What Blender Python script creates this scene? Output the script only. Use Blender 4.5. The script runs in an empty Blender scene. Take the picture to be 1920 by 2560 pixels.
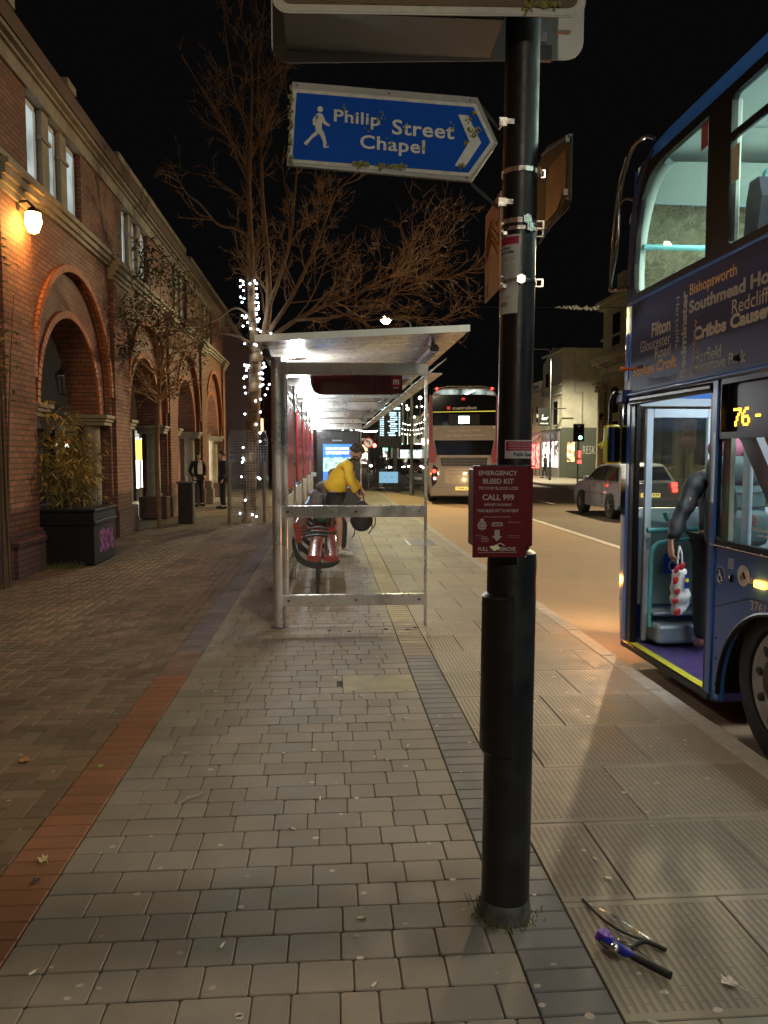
import bpy, bmesh, math, random
from mathutils import Vector, Matrix
R = math.radians
PI = math.pi
S = bpy.context.scene
COL = S.collection

# ------------------------------------------------------------------ camera
cd = bpy.data.cameras.new('camera')
cam = bpy.data.objects.new('camera', cd); COL.objects.link(cam)
cd.sensor_fit = 'VERTICAL'; cd.sensor_height = 24.0; cd.lens = 24.0 * 1920 / 2560
cd.clip_start = 0.05; cd.clip_end = 600
cam.location = (0, 0, 1.6)
YAW, PITCH = R(4.111), R(4.170)
cam.rotation_euler = (PI / 2 - PITCH, 0, -YAW)
S.camera = cam

# ------------------------------------------------------------------ night sky
w = bpy.data.worlds.new('World'); S.world = w; w.use_nodes = True
wn = w.node_tree
bg = wn.nodes['Background']
bg.inputs[0].default_value = (0.52, 0.48, 0.50, 1)
bg.inputs[1].default_value = 0.004

# ------------------------------------------------------------------ exposure / render settings
S.view_settings.view_transform = 'Standard'
S.view_settings.look = 'None'
S.view_settings.exposure = 0.18
S.view_settings.gamma = 1.0
cy = S.cycles
cy.max_bounces = 6; cy.diffuse_bounces = 3; cy.glossy_bounces = 3; cy.transmission_bounces = 4
cy.transparent_max_bounces = 24
cy.caustics_reflective = False; cy.caustics_refractive = False
cy.sample_clamp_indirect = 3.0
cy.use_denoising = True

def lamp(kind, name, loc, power, col, size=0.1, target=None, spot=None, blend=0.6, sx=None, sy=None, parent=None):
    d = bpy.data.lights.new(name, kind)
    d.energy = power; d.color = col
    if kind == 'AREA':
        d.shape = 'RECTANGLE' if sy else 'DISK'
        d.size = sx or size
        if sy: d.size_y = sy
    else:
        d.shadow_soft_size = size
    if kind == 'SPOT':
        d.spot_size = R(spot or 120); d.spot_blend = blend
    o = bpy.data.objects.new(name, d); COL.objects.link(o)
    o.location = loc
    if target is not None:
        o.rotation_euler = (Vector(target) - Vector(loc)).to_track_quat('-Z', 'Y').to_euler()
    return o

# lamps of the place, the last one added (each stands in or under a luminaire built further down)
WARM = (1.0, 0.83, 0.58); SODIUM = (1.0, 0.42, 0.07); NEUT = (1.0, 0.85, 0.64); COOL = (0.86, 0.95, 1.0)
lamp('SPOT', 'post_lamp_light', (1.30, 2.50, 7.9), 490, NEUT, 0.10, (1.30, 2.8, 0), 165, 0.5)
lamp('POINT', 'wall_lamp_light', (-3.93, 10.87, 4.66), 240, SODIUM, 0.1)
lamp('SPOT', 'far_street_light', (2.30, 31.0, 6.78), 2300, (1.0, 0.86, 0.42), 0.15, (2.3, 29, 0), 170, 0.4)
lamp('SPOT', 'opposite_light', (11.15, 25.2, 8.30), 6500, (1.0, 0.74, 0.43), 0.15, (6.5, 18.5, 0), 118, 0.7)
lamp('SPOT', 'opposite_light', (12.9, 50.0, 8.30), 9000, (1.0, 0.88, 0.62), 0.15, (15.5, 52, 0), 125, 0.5)  # added lamp, aimed to brighten the facades over the road

# ------------------------------------------------------------------ helpers
WM = {}
def tag(o, label=None, cat=None, group=None, kind=None):
    if label: o['label'] = label
    if cat: o['category'] = cat
    if group: o['group'] = group
    if kind: o['kind'] = kind
    return o
def thing(name, loc, label, cat, group=None, rz=0):
    o = bpy.data.objects.new(name, None); COL.objects.link(o)
    o.location = loc; o.rotation_euler = (0, 0, rz); o.empty_display_size = 0.1
    WM[o.name] = Matrix.Translation(loc) @ Matrix.Rotation(rz, 4, 'Z')
    return tag(o, label, cat, group)
def link(name, me, mats, parent=None, local=False, label=None):
    o = bpy.data.objects.new(name, me); COL.objects.link(o)
    for m in (mats if isinstance(mats, (list, tuple)) else [mats]): me.materials.append(m)
    if parent is not None:
        o.parent = parent
        if local: WM[o.name] = WM[parent.name]
        else:
            o.matrix_parent_inverse = WM[parent.name].inverted(); WM[o.name] = Matrix.Identity(4)
    else: WM[o.name] = Matrix.Identity(4)
    if label: o['label'] = label
    return o

class MB:
    def __init__(s): s.v = []; s.f = []; s.m = []; s.c = []; s.mi = 0; s.col = (1, 1, 1)
    def add(s, vs, fs):
        n = len(s.v); s.v += [tuple(p) for p in vs]
        s.f += [tuple(n + i for i in f) for f in fs]; s.m += [s.mi] * len(fs); s.c += [s.col] * len(fs)
        return s
    def box(s, x0, x1, y0, y1, z0, z1, M=None):
        vs = [(x0,y0,z0),(x1,y0,z0),(x1,y1,z0),(x0,y1,z0),(x0,y0,z1),(x1,y0,z1),(x1,y1,z1),(x0,y1,z1)]
        if M is not None: vs = [M @ Vector(p) for p in vs]
        return s.add(vs, [(0,3,2,1),(4,5,6,7),(0,1,5,4),(1,2,6,5),(2,3,7,6),(3,0,4,7)])
    def cbox(s, x0, x1, y0, y1, z0, z1, c=0.01, M=None):
        """box with chamfered edges"""
        b = bmesh.new(); bmesh.ops.create_cube(b, size=1)
        for v in b.verts: v.co = Vector(((x0+x1)/2 + v.co.x*(x1-x0), (y0+y1)/2 + v.co.y*(y1-y0), (z0+z1)/2 + v.co.z*(z1-z0)))
        bmesh.ops.bevel(b, geom=b.edges[:], offset=c, segments=2, profile=0.5, affect='EDGES')
        b.verts.index_update()
        vs = [v.co.copy() for v in b.verts]
        if M is not None: vs = [M @ p for p in vs]
        fs = [tuple(v.index for v in f.verts) for f in b.faces]; b.free()
        return s.add(vs, fs)
    def tube(s, pts, r, seg=8, cap=True, closed=False):
        pts = [Vector(p) for p in pts]; n = len(pts)
        rs = r if isinstance(r, (list, tuple)) else [r] * n
        ref = None; rings = []
        for i, p in enumerate(pts):
            a = pts[i-1] if (i > 0 or closed) else p
            b = pts[(i+1) % n] if (i < n-1 or closed) else p
            t = (b - a); t = t.normalized() if t.length > 1e-9 else Vector((0,0,1))
            if ref is None: ref = t.orthogonal().normalized()
            ref = (ref - t * ref.dot(t)); ref = ref.normalized() if ref.length > 1e-6 else t.orthogonal().normalized()
            q = t.cross(ref)
            rings.append([p + (ref*math.cos(2*PI*k/seg) + q*math.sin(2*PI*k/seg)) * rs[i] for k in range(seg)])
        vs = [v for rg in rings for v in rg]; fs = []
        for i in range(n - (0 if closed else 1)):
            j = (i+1) % n
            for k in range(seg):
                l = (k+1) % seg; fs.append((i*seg+k, i*seg+l, j*seg+l, j*seg+k))
        if cap and not closed:
            fs.append(tuple(reversed(range(seg)))); fs.append(tuple((n-1)*seg+k for k in range(seg)))
        return s.add(vs, fs)
    def lathe(s, prof, c, seg=24, axis='Z', cap=True):
        vs = []; fs = []
        for r, h in prof:
            for k in range(seg):
                a = 2*PI*k/seg; x, y = r*math.cos(a), r*math.sin(a)
                p = {'Z': (x, y, h), 'Y': (x, h, y), 'X': (h, x, y)}[axis]
                vs.append((c[0]+p[0], c[1]+p[1], c[2]+p[2]))
        for i in range(len(prof)-1):
            for k in range(seg):
                l = (k+1) % seg; fs.append((i*seg+k, i*seg+l, (i+1)*seg+l, (i+1)*seg+k))
        if cap:
            fs.append(tuple(reversed(range(seg)))); fs.append(tuple((len(prof)-1)*seg+k for k in range(seg)))
        return s.add(vs, fs)
    def prism(s, poly, f, d):
        """poly: 2-D outline; f maps (u,v) to a 3-D point; d: extrusion vector"""
        n = len(poly); d = Vector(d); a = [Vector(f(u, v)) for u, v in poly]
        b = [p + d for p in a]
        return s.add(a + b, [tuple(range(n)), tuple(n + i for i in reversed(range(n)))] + [(i, i+n, (i+1) % n + n, (i+1) % n) for i in range(n)])
    def ball(s, c, r, seg=10, rings=7, sc=(1,1,1), M=None):
        vs = [(0,0,1)]; fs = []
        for i in range(1, rings):
            th = PI*i/rings
            for k in range(seg):
                a = 2*PI*k/seg; vs.append((math.sin(th)*math.cos(a), math.sin(th)*math.sin(a), math.cos(th)))
        vs.append((0,0,-1))
        for k in range(seg): fs.append((0, 1+k, 1+(k+1) % seg))
        for i in range(rings-2):
            for k in range(seg):
                a = 1+i*seg; fs.append((a+k, a+seg+k, a+seg+(k+1) % seg, a+(k+1) % seg))
        L = len(vs)-1; a = 1+(rings-2)*seg
        for k in range(seg): fs.append((L, a+(k+1) % seg, a+k))
        o = []
        for v in vs:
            p = Vector((v[0]*r*sc[0], v[1]*r*sc[1], v[2]*r*sc[2]))
            if M is not None: p = M @ p
            o.append(p + Vector(c))
        return s.add(o, fs)
    def quad(s, a, b, c, d): return s.add([a, b, c, d], [(0,1,2,3)])
    def block(s, x0, x1, y0, y1, z=0.0, e=0.004, dz=0.005, cr=0.0, depth=0.02):
        """paver: domed edge, optional clipped corners"""
        def ring(i, zz, c):
            X0, X1, Y0, Y1 = x0+i, x1-i, y0+i, y1-i
            if cr <= 0: return [(X0,Y0,zz),(X1,Y0,zz),(X1,Y1,zz),(X0,Y1,zz)]
            return [(X0+c,Y0,zz),(X1-c,Y0,zz),(X1,Y0+c,zz),(X1,Y1-c,zz),(X1-c,Y1,zz),(X0+c,Y1,zz),(X0,Y1-c,zz),(X0,Y0+c,zz)]
        A, B, C = ring(e, z, cr), ring(0, z-dz, cr*0.8), ring(0, z-depth, cr*0.8)
        n = len(A); fs = [tuple(range(n))]
        for k in range(n):
            l = (k+1) % n
            fs += [(k, n+k, n+l, l), (n+k, 2*n+k, 2*n+l, n+l)]
        fs = [f if i == 0 else f for i, f in enumerate(fs)]
        return s.add(A+B+C, fs)
    def mesh(s, name, smooth=False, color=False):
        me = bpy.data.meshes.new(name); me.from_pydata([tuple(p) for p in s.v], [], s.f)
        if any(s.m): me.polygons.foreach_set('material_index', s.m)
        if color:
            ca = me.color_attributes.new('tone', 'FLOAT_COLOR', 'CORNER')
            data = []
            for p, c in zip(me.polygons, s.c): data += [c[0], c[1], c[2], 1.0] * p.loop_total
            ca.data.foreach_set('color', data)
        me.update()
        if smooth:
            me.polygons.foreach_set('use_smooth', [True]*len(me.polygons)); me.set_sharp_from_angle(angle=R(smooth if smooth is not True else 40))
        return me
    def build(s, name, mats, parent=None, smooth=False, local=False, label=None, color=False, fix=True):
        me = s.mesh(name, smooth, color)
        if fix:
            b = bmesh.new(); b.from_mesh(me); bmesh.ops.recalc_face_normals(b, faces=b.faces[:]); b.to_mesh(me); b.free()
        return link(name, me, mats, parent, local, label)

def copy_tree(o, parent=None):
    c = o.copy(); COL.objects.link(c); WM[c.name] = WM[o.name]
    if parent is not None: c.parent = parent
    for ch in list(o.children): copy_tree(ch, c)
    return c
def XY(z): return lambda u, v: (u, v, z)
def XZ(y): return lambda u, v: (u, y, v)
def YZ(x): return lambda u, v: (x, u, v)
def lerp(a, b, t): return a + (b - a) * t
def V(*a): return Vector(a)
def spline(pts, n=6):
    """Catmull-Rom through points"""
    P = [Vector(p) for p in pts]; P = [P[0]*2-P[1]] + P + [P[-1]*2-P[-2]]; out = []
    for i in range(1, len(P)-2):
        for k in range(n):
            t = k/n; a, b, c, d = P[i-1], P[i], P[i+1], P[i+2]
            out.append(0.5*((2*b) + (c-a)*t + (2*a-5*b+4*c-d)*t*t + (3*b-a-3*c+d)*t**3))
    out.append(P[-2]); return out

# ------------------------------------------------------------------ lettering
_fc = {}
def glyphs(body, bold=0.0, sp=1.0):
    k = (body, bold, sp)
    if k not in _fc:
        c = bpy.data.curves.new('t', 'FONT'); c.body = body; c.size = 1; c.offset = bold; c.space_character = sp; c.resolution_u = 3
        o = bpy.data.objects.new('t', c); me = bpy.data.meshes.new_from_object(o)
        vs = [v.co.copy() for v in me.vertices]; fs = [tuple(p.vertices) for p in me.polygons]
        bpy.data.objects.remove(o); bpy.data.curves.remove(c); bpy.data.meshes.remove(me)
        xs = [v.x for v in vs]; ys = [v.y for v in vs]
        _fc[k] = (vs, fs, min(xs), max(xs), min(ys), max(ys))
    return _fc[k]
def text(mb, body, p, u, v, bold=0.0, lift=(0,0,0), sp=1.0):
    """fits the word's bounding box on the parallelogram p, p+u, p+v"""
    vs, fs, x0, x1, y0, y1 = glyphs(body, bold, sp)
    p, u, v, l = Vector(p), Vector(u), Vector(v), Vector(lift)
    mb.add([p + u*((q.x-x0)/(x1-x0)) + v*((q.y-y0)/(y1-y0)) + l for q in vs], fs)

# ------------------------------------------------------------------ materials
def mat(name, col, rough=0.6, metal=0.0, var=0.12, scale=6.0, bump=0.0, bscale=60.0, coat=0.0, spec=0.5, emis=None, es=0.0, tone=False, stain=0.0, rvar=0.0):
    m = bpy.data.materials.new(name); m.use_nodes = True; nt = m.node_tree; N = nt.nodes; L = nt.links
    b = N['Principled BSDF']
    b.inputs['Base Color'].default_value = (*col, 1); b.inputs['Roughness'].default_value = rough
    b.inputs['Metallic'].default_value = metal; b.inputs['Coat Weight'].default_value = coat
    b.inputs['Specular IOR Level'].default_value = spec
    if emis: b.inputs['Emission Color'].default_value = (*emis, 1); b.inputs['Emission Strength'].default_value = es
    tc = N.new('ShaderNodeTexCoord')
    cur = None
    if var > 0:
        n = N.new('ShaderNodeTexNoise'); n.inputs['Scale'].default_value = scale; n.inputs['Detail'].default_value = 6; n.inputs['Roughness'].default_value = 0.62
        L.new(tc.outputs['Object'], n.inputs['Vector'])
        mr = N.new('ShaderNodeMapRange'); mr.inputs[1].default_value = 0.3; mr.inputs[2].default_value = 0.7
        mr.inputs[3].default_value = 1-var; mr.inputs[4].default_value = 1+var
        L.new(n.outputs['Fac'], mr.inputs[0])
        mx = N.new('ShaderNodeVectorMath'); mx.operation = 'SCALE'; mx.inputs[0].default_value = col
        L.new(mr.outputs[0], mx.inputs['Scale']); cur = mx.outputs[0]
        if rvar > 0:
            r2 = N.new('ShaderNodeMapRange'); r2.inputs[1].default_value = 0.35; r2.inputs[2].default_value = 0.65
            r2.inputs[3].default_value = max(0.02, rough-rvar); r2.inputs[4].default_value = min(1, rough+rvar)
            L.new(n.outputs['Fac'], r2.inputs[0]); L.new(r2.outputs[0], b.inputs['Roughness'])
    if stain > 0:
        n2 = N.new('ShaderNodeTexNoise'); n2.inputs['Scale'].default_value = 0.9; n2.inputs['Detail'].default_value = 8; n2.inputs['Roughness'].default_value = 0.7
        L.new(tc.outputs['Object'], n2.inputs['Vector'])
        m2 = N.new('ShaderNodeMapRange'); m2.inputs[1].default_value = 0.38; m2.inputs[2].default_value = 0.6; m2.inputs[3].default_value = 1-stain; m2.inputs[4].default_value = 1
        L.new(n2.outputs['Fac'], m2.inputs[0])
        mx = N.new('ShaderNodeVectorMath'); mx.operation = 'SCALE'
        if cur: L.new(cur, mx.inputs[0])
        else: mx.inputs[0].default_value = col
        L.new(m2.outputs[0], mx.inputs['Scale']); cur = mx.outputs[0]
    if tone:
        at = N.new('ShaderNodeAttribute'); at.attribute_name = 'tone'
        mx = N.new('ShaderNodeVectorMath'); mx.operation = 'MULTIPLY'
        if cur: L.new(cur, mx.inputs[0])
        else: mx.inputs[0].default_value = col
        L.new(at.outputs['Color'], mx.inputs[1]); cur = mx.outputs[0]
    if cur: L.new(cur, b.inputs['Base Color'])
    if bump > 0:
        n = N.new('ShaderNodeTexNoise'); n.inputs['Scale'].default_value = bscale; n.inputs['Detail'].default_value = 5
        L.new(tc.outputs['Object'], n.inputs['Vector'])
        bp = N.new('ShaderNodeBump'); bp.inputs['Strength'].default_value = 1.0; bp.inputs['Distance'].default_value = bump
        L.new(n.outputs['Fac'], bp.inputs['Height']); L.new(bp.outputs[0], b.inputs['Normal'])
    return m
def glow(name, col, s, var=0.0, scale=5.0):
    m = bpy.data.materials.new(name); m.use_nodes = True; nt = m.node_tree; nt.nodes.clear()
    o = nt.nodes.new('ShaderNodeOutputMaterial'); e = nt.nodes.new('ShaderNodeEmission')
    e.inputs[0].default_value = (*col, 1); e.inputs[1].default_value = s
    if var:
        tc = nt.nodes.new('ShaderNodeTexCoord'); n = nt.nodes.new('ShaderNodeTexNoise'); n.inputs['Scale'].default_value = scale
        mr = nt.nodes.new('ShaderNodeMapRange'); mr.inputs[1].default_value = .35; mr.inputs[2].default_value = .65
        mr.inputs[3].default_value = s*(1-var); mr.inputs[4].default_value = s*(1+var)
        nt.links.new(tc.outputs['Object'], n.inputs['Vector']); nt.links.new(n.outputs['Fac'], mr.inputs[0]); nt.links.new(mr.outputs[0], e.inputs[1])
    nt.links.new(e.outputs[0], o.inputs[0]); return m
def glass(name, tint=(0.95, 0.97, 0.96), dirt=0.03, refl=1.0, dcol=(0.7, 0.75, 0.7), dscale=7.0, dmax=None):
    """see-through pane: transparent + mirror by Fresnel + smeared film of dirt"""
    m = bpy.data.materials.new(name); m.use_nodes = True; nt = m.node_tree; N = nt.nodes; L = nt.links; N.clear()
    o = N.new('ShaderNodeOutputMaterial'); t = N.new('ShaderNodeBsdfTransparent'); t.inputs[0].default_value = (*tint, 1)
    g = N.new('ShaderNodeBsdfGlossy'); g.inputs['Roughness'].default_value = 0.03
    fr = N.new('ShaderNodeLayerWeight'); fr.inputs[0].default_value = 0.5
    pw = N.new('ShaderNodeMath'); pw.operation = 'POWER'; pw.inputs[1].default_value = 5.0; L.new(fr.outputs['Facing'], pw.inputs[0])
    ml = N.new('ShaderNodeMath'); ml.operation = 'MULTIPLY_ADD'; ml.inputs[1].default_value = 0.8*refl; ml.inputs[2].default_value = 0.035*refl
    L.new(pw.outputs[0], ml.inputs[0])
    mx = N.new('ShaderNodeMixShader'); L.new(ml.outputs[0], mx.inputs[0]); L.new(t.outputs[0], mx.inputs[1]); L.new(g.outputs[0], mx.inputs[2])
    d = N.new('ShaderNodeBsdfDiffuse'); d.inputs[0].default_value = (*dcol, 1)
    tr = N.new('ShaderNodeBsdfTranslucent'); tr.inputs[0].default_value = (*dcol, 1)
    dd = N.new('ShaderNodeMixShader'); dd.inputs[0].default_value = 0.5; L.new(d.outputs[0], dd.inputs[1]); L.new(tr.outputs[0], dd.inputs[2])
    tc = N.new('ShaderNodeTexCoord'); n = N.new('ShaderNodeTexNoise'); n.inputs['Scale'].default_value = dscale; n.inputs['Detail'].default_value = 10; n.inputs['Roughness'].default_value = 0.75; n.inputs['Distortion'].default_value = 1.2
    L.new(tc.outputs['Object'], n.inputs['Vector'])
    mr = N.new('ShaderNodeMapRange'); mr.inputs[1].default_value = 0.3; mr.inputs[2].default_value = 0.75; mr.inputs[3].default_value = dirt*0.3; mr.inputs[4].default_value = dmax or dirt*2.2
    L.new(n.outputs['Fac'], mr.inputs[0])
    mm = N.new('ShaderNodeMixShader'); L.new(mr.outputs[0], mm.inputs[0]); L.new(mx.outputs[0], mm.inputs[1]); L.new(dd.outputs[0], mm.inputs[2])
    L.new(mm.outputs[0], o.inputs[0]); return m
def brickmat(name, c1, c2, mortar, axis='YZ', bw=0.225, bh=0.075, rough=0.75, bump=0.006, msize=0.010, var=0.18):
    """stretcher bond laid on a wall plane; axis picks the plane"""
    m = bpy.data.materials.new(name); m.use_nodes = True; nt = m.node_tree; N = nt.nodes; L = nt.links
    b = N['Principled BSDF']; b.inputs['Roughness'].default_value = rough
    tc = N.new('ShaderNodeTexCoord'); sp = N.new('ShaderNodeSeparateXYZ'); L.new(tc.outputs['Object'], sp.inputs[0])
    cb = N.new('ShaderNodeCombineXYZ')
    if axis == 'YZ':
        ad = N.new('ShaderNodeMath'); ad.operation = 'ADD'; L.new(sp.outputs[0], ad.inputs[0]); L.new(sp.outputs[1], ad.inputs[1])
        L.new(ad.outputs[0], cb.inputs[0]); L.new(sp.outputs[2], cb.inputs[1])
    else: L.new(sp.outputs[0], cb.inputs[0]); L.new(sp.outputs[1], cb.inputs[1])
    bt = N.new('ShaderNodeTexBrick'); bt.inputs['Color1'].default_value = (*c1, 1); bt.inputs['Color2'].default_value = (*c2, 1)
    bt.inputs['Mortar'].default_value = (*mortar, 1); bt.inputs['Scale'].default_value = 1.0; bt.inputs['Mortar Size'].default_value = msize
    bt.inputs['Brick Width'].default_value = bw; bt.inputs['Row Height'].default_value = bh; bt.inputs['Mortar Smooth'].default_value = 0.25
    L.new(cb.outputs[0], bt.inputs['Vector'])
    n = N.new('ShaderNodeTexNoise'); n.inputs['Scale'].default_value = 2.2; n.inputs['Detail'].default_value = 8; n.inputs['Roughness'].default_value = 0.7
    L.new(tc.outputs['Object'], n.inputs['Vector'])
    mr = N.new('ShaderNodeMapRange'); mr.inputs[1].default_value = .3; mr.inputs[2].default_value = .7; mr.inputs[3].default_value = 1-var*1.4; mr.inputs[4].default_value = 1+var
    L.new(n.outputs['Fac'], mr.inputs[0])
    mx = N.new('ShaderNodeVectorMath'); mx.operation = 'SCALE'; L.new(bt.outputs['Color'], mx.inputs[0]); L.new(mr.outputs[0], mx.inputs['Scale'])
    L.new(mx.outputs[0], b.inputs['Base Color'])
    n3 = N.new('ShaderNodeTexNoise'); n3.inputs['Scale'].default_value = 90; L.new(tc.outputs['Object'], n3.inputs['Vector'])
    hh = N.new('ShaderNodeMath'); hh.operation = 'MULTIPLY_ADD'; hh.inputs[1].default_value = 0.25
    iv = N.new('ShaderNodeMath'); iv.operation = 'SUBTRACT'; iv.inputs[0].default_value = 1.0; L.new(bt.outputs['Fac'], iv.inputs[1])
    L.new(n3.outputs['Fac'], hh.inputs[0]); L.new(iv.outputs[0], hh.inputs[2])
    bp = N.new('ShaderNodeBump'); bp.inputs['Strength'].default_value = 1; bp.inputs['Distance'].default_value = bump
    L.new(hh.outputs[0], bp.inputs['Height']); L.new(bp.outputs[0], b.inputs['Normal'])
    return m

M = {}
M['paver'] = mat('paver', (0.245, 0.205, 0.163), 0.66, var=0.13, scale=7, bump=0.0018, bscale=240, tone=True, stain=0.22, rvar=0.12)
M['joint'] = mat('joint_sand', (0.075, 0.063, 0.048), 0.95, var=0.3, scale=30)
M['asphalt'] = mat('asphalt', (0.13, 0.105, 0.075), 0.78, var=0.16, scale=14, bump=0.002, bscale=160, stain=0.15, rvar=0.08)
M['bay'] = mat('bus_bay_surface', (0.34, 0.225, 0.125), 0.75, var=0.10, scale=14, bump=0.0015, bscale=160, stain=0.12, rvar=0.08)
M['kerb'] = mat('kerb_stone', (0.30, 0.28, 0.245), 0.6, var=0.2, scale=14, bump=0.002, bscale=150, stain=0.2)
M['paint'] = mat('worn_paint', (0.55, 0.52, 0.44), 0.6, var=0.45, scale=10)
M['yellowpaint'] = mat('yellow_paint', (0.55, 0.42, 0.04), 0.6, var=0.3, scale=16)
M['steel'] = mat('brushed_steel', (0.62, 0.60, 0.57), 0.30, 0.72, var=0.12, scale=3, rvar=0.12)
M['dsteel'] = mat('dark_steel', (0.16, 0.16, 0.165), 0.4, 0.85, var=0.15, scale=6)
M['chrome'] = mat('bright_strap', (0.75, 0.73, 0.68), 0.22, 1.0, var=0.15, scale=20, rvar=0.1)
M['black'] = mat('black_paint', (0.012, 0.012, 0.013), 0.42, var=0.3, scale=9, bump=0.0008, bscale=70, rvar=0.12)
M['rubber'] = mat('black_rubber', (0.014, 0.014, 0.014), 0.7, var=0.2)
M['white'] = mat('white_paint', (0.74, 0.73, 0.69), 0.5, var=0.08)
M['stone'] = mat('cream_stone', (0.37, 0.32, 0.24), 0.75, var=0.18, scale=5, bump=0.003, bscale=60, stain=0.35)
M['render'] = mat('grey_render', (0.22, 0.21, 0.19), 0.85, var=0.1, scale=2, stain=0.2)
M['brick'] = brickmat('red_brick', (0.32, 0.125, 0.065), (0.22, 0.08, 0.05), (0.10, 0.07, 0.05), msize=.011)
M['brickdark'] = brickmat('plum_brick', (0.20, 0.085, 0.07), (0.145, 0.065, 0.055), (0.08, 0.06, 0.05))
M['voussoir'] = mat('rubbed_brick', (0.42, 0.14, 0.055), 0.7, var=0.25, scale=12, bump=0.002)
M['glass'] = glass('clear_glass', dirt=0.02)
M['darkglass'] = mat('dark_glass', (0.01, 0.011, 0.012), 0.06, var=0.0, spec=0.8)
M['red'] = mat('red_panel', (0.40, 0.006, 0.012), 0.55, var=0.06, spec=.2)
# ================================================================== THE GROUND
def ribmat():
    m = mat('ribbed_slab', (0.285, 0.245, 0.20), 0.6, var=0.16, scale=7, stain=0.25, tone=True, rvar=0.1)
    nt = m.node_tree; N = nt.nodes; L = nt.links; b = N['Principled BSDF']
    tc = N.new('ShaderNodeTexCoord'); sp = N.new('ShaderNodeSeparateXYZ'); L.new(tc.outputs['Object'], sp.inputs[0])
    m4 = N.new('ShaderNodeMath'); m4.operation = 'MULTIPLY'; m4.inputs[1].default_value = 2.6; L.new(sp.outputs[1], m4.inputs[0])
    cb = N.new('ShaderNodeCombineXYZ'); L.new(m4.outputs[0], cb.inputs[0]); L.new(sp.outputs[0], cb.inputs[1])
    bt = N.new('ShaderNodeTexBrick'); bt.inputs['Scale'].default_value = 1; bt.inputs['Brick Width'].default_value = 0.36; bt.inputs['Row Height'].default_value = 0.0275
    bt.inputs['Mortar Size'].default_value = 0.0068; bt.inputs['Mortar Smooth'].default_value = 0.35
    bt.inputs['Color1'].default_value = (1,1,1,1); bt.inputs['Color2'].default_value = (1,1,1,1); bt.inputs['Mortar'].default_value = (0,0,0,1)
    L.new(cb.outputs[0], bt.inputs['Vector'])
    # plain margin beside every cross joint (slabs are 0.59 m long)
    su = N.new('ShaderNodeMath'); su.operation = 'SUBTRACT'; su.inputs[1].default_value = 0.24 - 0.59*10; L.new(sp.outputs[1], su.inputs[0])
    fm = N.new('ShaderNodeMath'); fm.operation = 'MODULO'; fm.inputs[1].default_value = 0.59; L.new(su.outputs[0], fm.inputs[0])
    s2 = N.new('ShaderNodeMath'); s2.operation = 'SUBTRACT'; s2.inputs[1].default_value = 0.295; L.new(fm.outputs[0], s2.inputs[0])
    ab = N.new('ShaderNodeMath'); ab.operation = 'ABSOLUTE'; L.new(s2.outputs[0], ab.inputs[0])
    gt = N.new('ShaderNodeMath'); gt.operation = 'GREATER_THAN'; gt.inputs[1].default_value = 0.262; L.new(ab.outputs[0], gt.inputs[0])
    mxx = N.new('ShaderNodeMath'); mxx.operation = 'MAXIMUM'; L.new(bt.outputs['Color'], mxx.inputs[0]); L.new(gt.outputs[0], mxx.inputs[1])
    bp = N.new('ShaderNodeBump'); bp.inputs['Strength'].default_value = 1; bp.inputs['Distance'].default_value = 0.0036
    L.new(mxx.outputs[0], bp.inputs['Height']); L.new(bp.outputs[0], b.inputs['Normal'])
    # grooves darker than the ribs
    mr = N.new('ShaderNodeMapRange'); mr.inputs[3].default_value = 0.68; mr.inputs[4].default_value = 1.0; L.new(mxx.outputs[0], mr.inputs[0])
    old = b.inputs['Base Color'].links[0].from_socket
    sc = N.new('ShaderNodeVectorMath'); sc.operation = 'SCALE'; L.new(old, sc.inputs[0]); L.new(mr.outputs[0], sc.inputs['Scale']); L.new(sc.outputs[0], b.inputs['Base Color'])
    return m
M['ribs'] = ribmat()
rg = random.Random(5)

# bedding sheets: everything stands on one ground sheet at road level
g = MB(); g.quad((-300,-60,-0.16), (300,-60,-0.16), (300,500,-0.16), (-300,500,-0.16)); tag(g.build('ground', M['asphalt']), kind='structure')
g = MB(); g.box(-8.4, 2.17, -6, 33.0, -0.15, -0.0125)
g.prism([(2.17,33.0),(1.9,34.6),(1.0,35.9),(-0.6,36.6),(-8.4,36.6),(-8.4,33.0)], XY(-0.15), (0,0,0.1375))
tag(g.build('pavement_bed', M['joint']), kind='structure')

def gumspots(mb, n, x0, x1, y0, y1, rng):
    for _ in range(n):
        x, y = rng.uniform(x0, x1), y0 + (y1-y0)*rng.random()**1.6; r = rng.uniform(0.003, 0.016); k = rng.uniform(1.25, 2.6)
        mb.col = (k, k*1.0, k*0.98); ph = rng.random()*6; st = rng.uniform(.6, 1)
        mb.add([(x+r*math.cos(a*PI/4+ph)*rng.uniform(.8, 1.1), y+r*st*math.sin(a*PI/4+ph)*rng.uniform(.8, 1.1), 0.0012) for a in range(8)], [tuple(range(8))])

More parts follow.
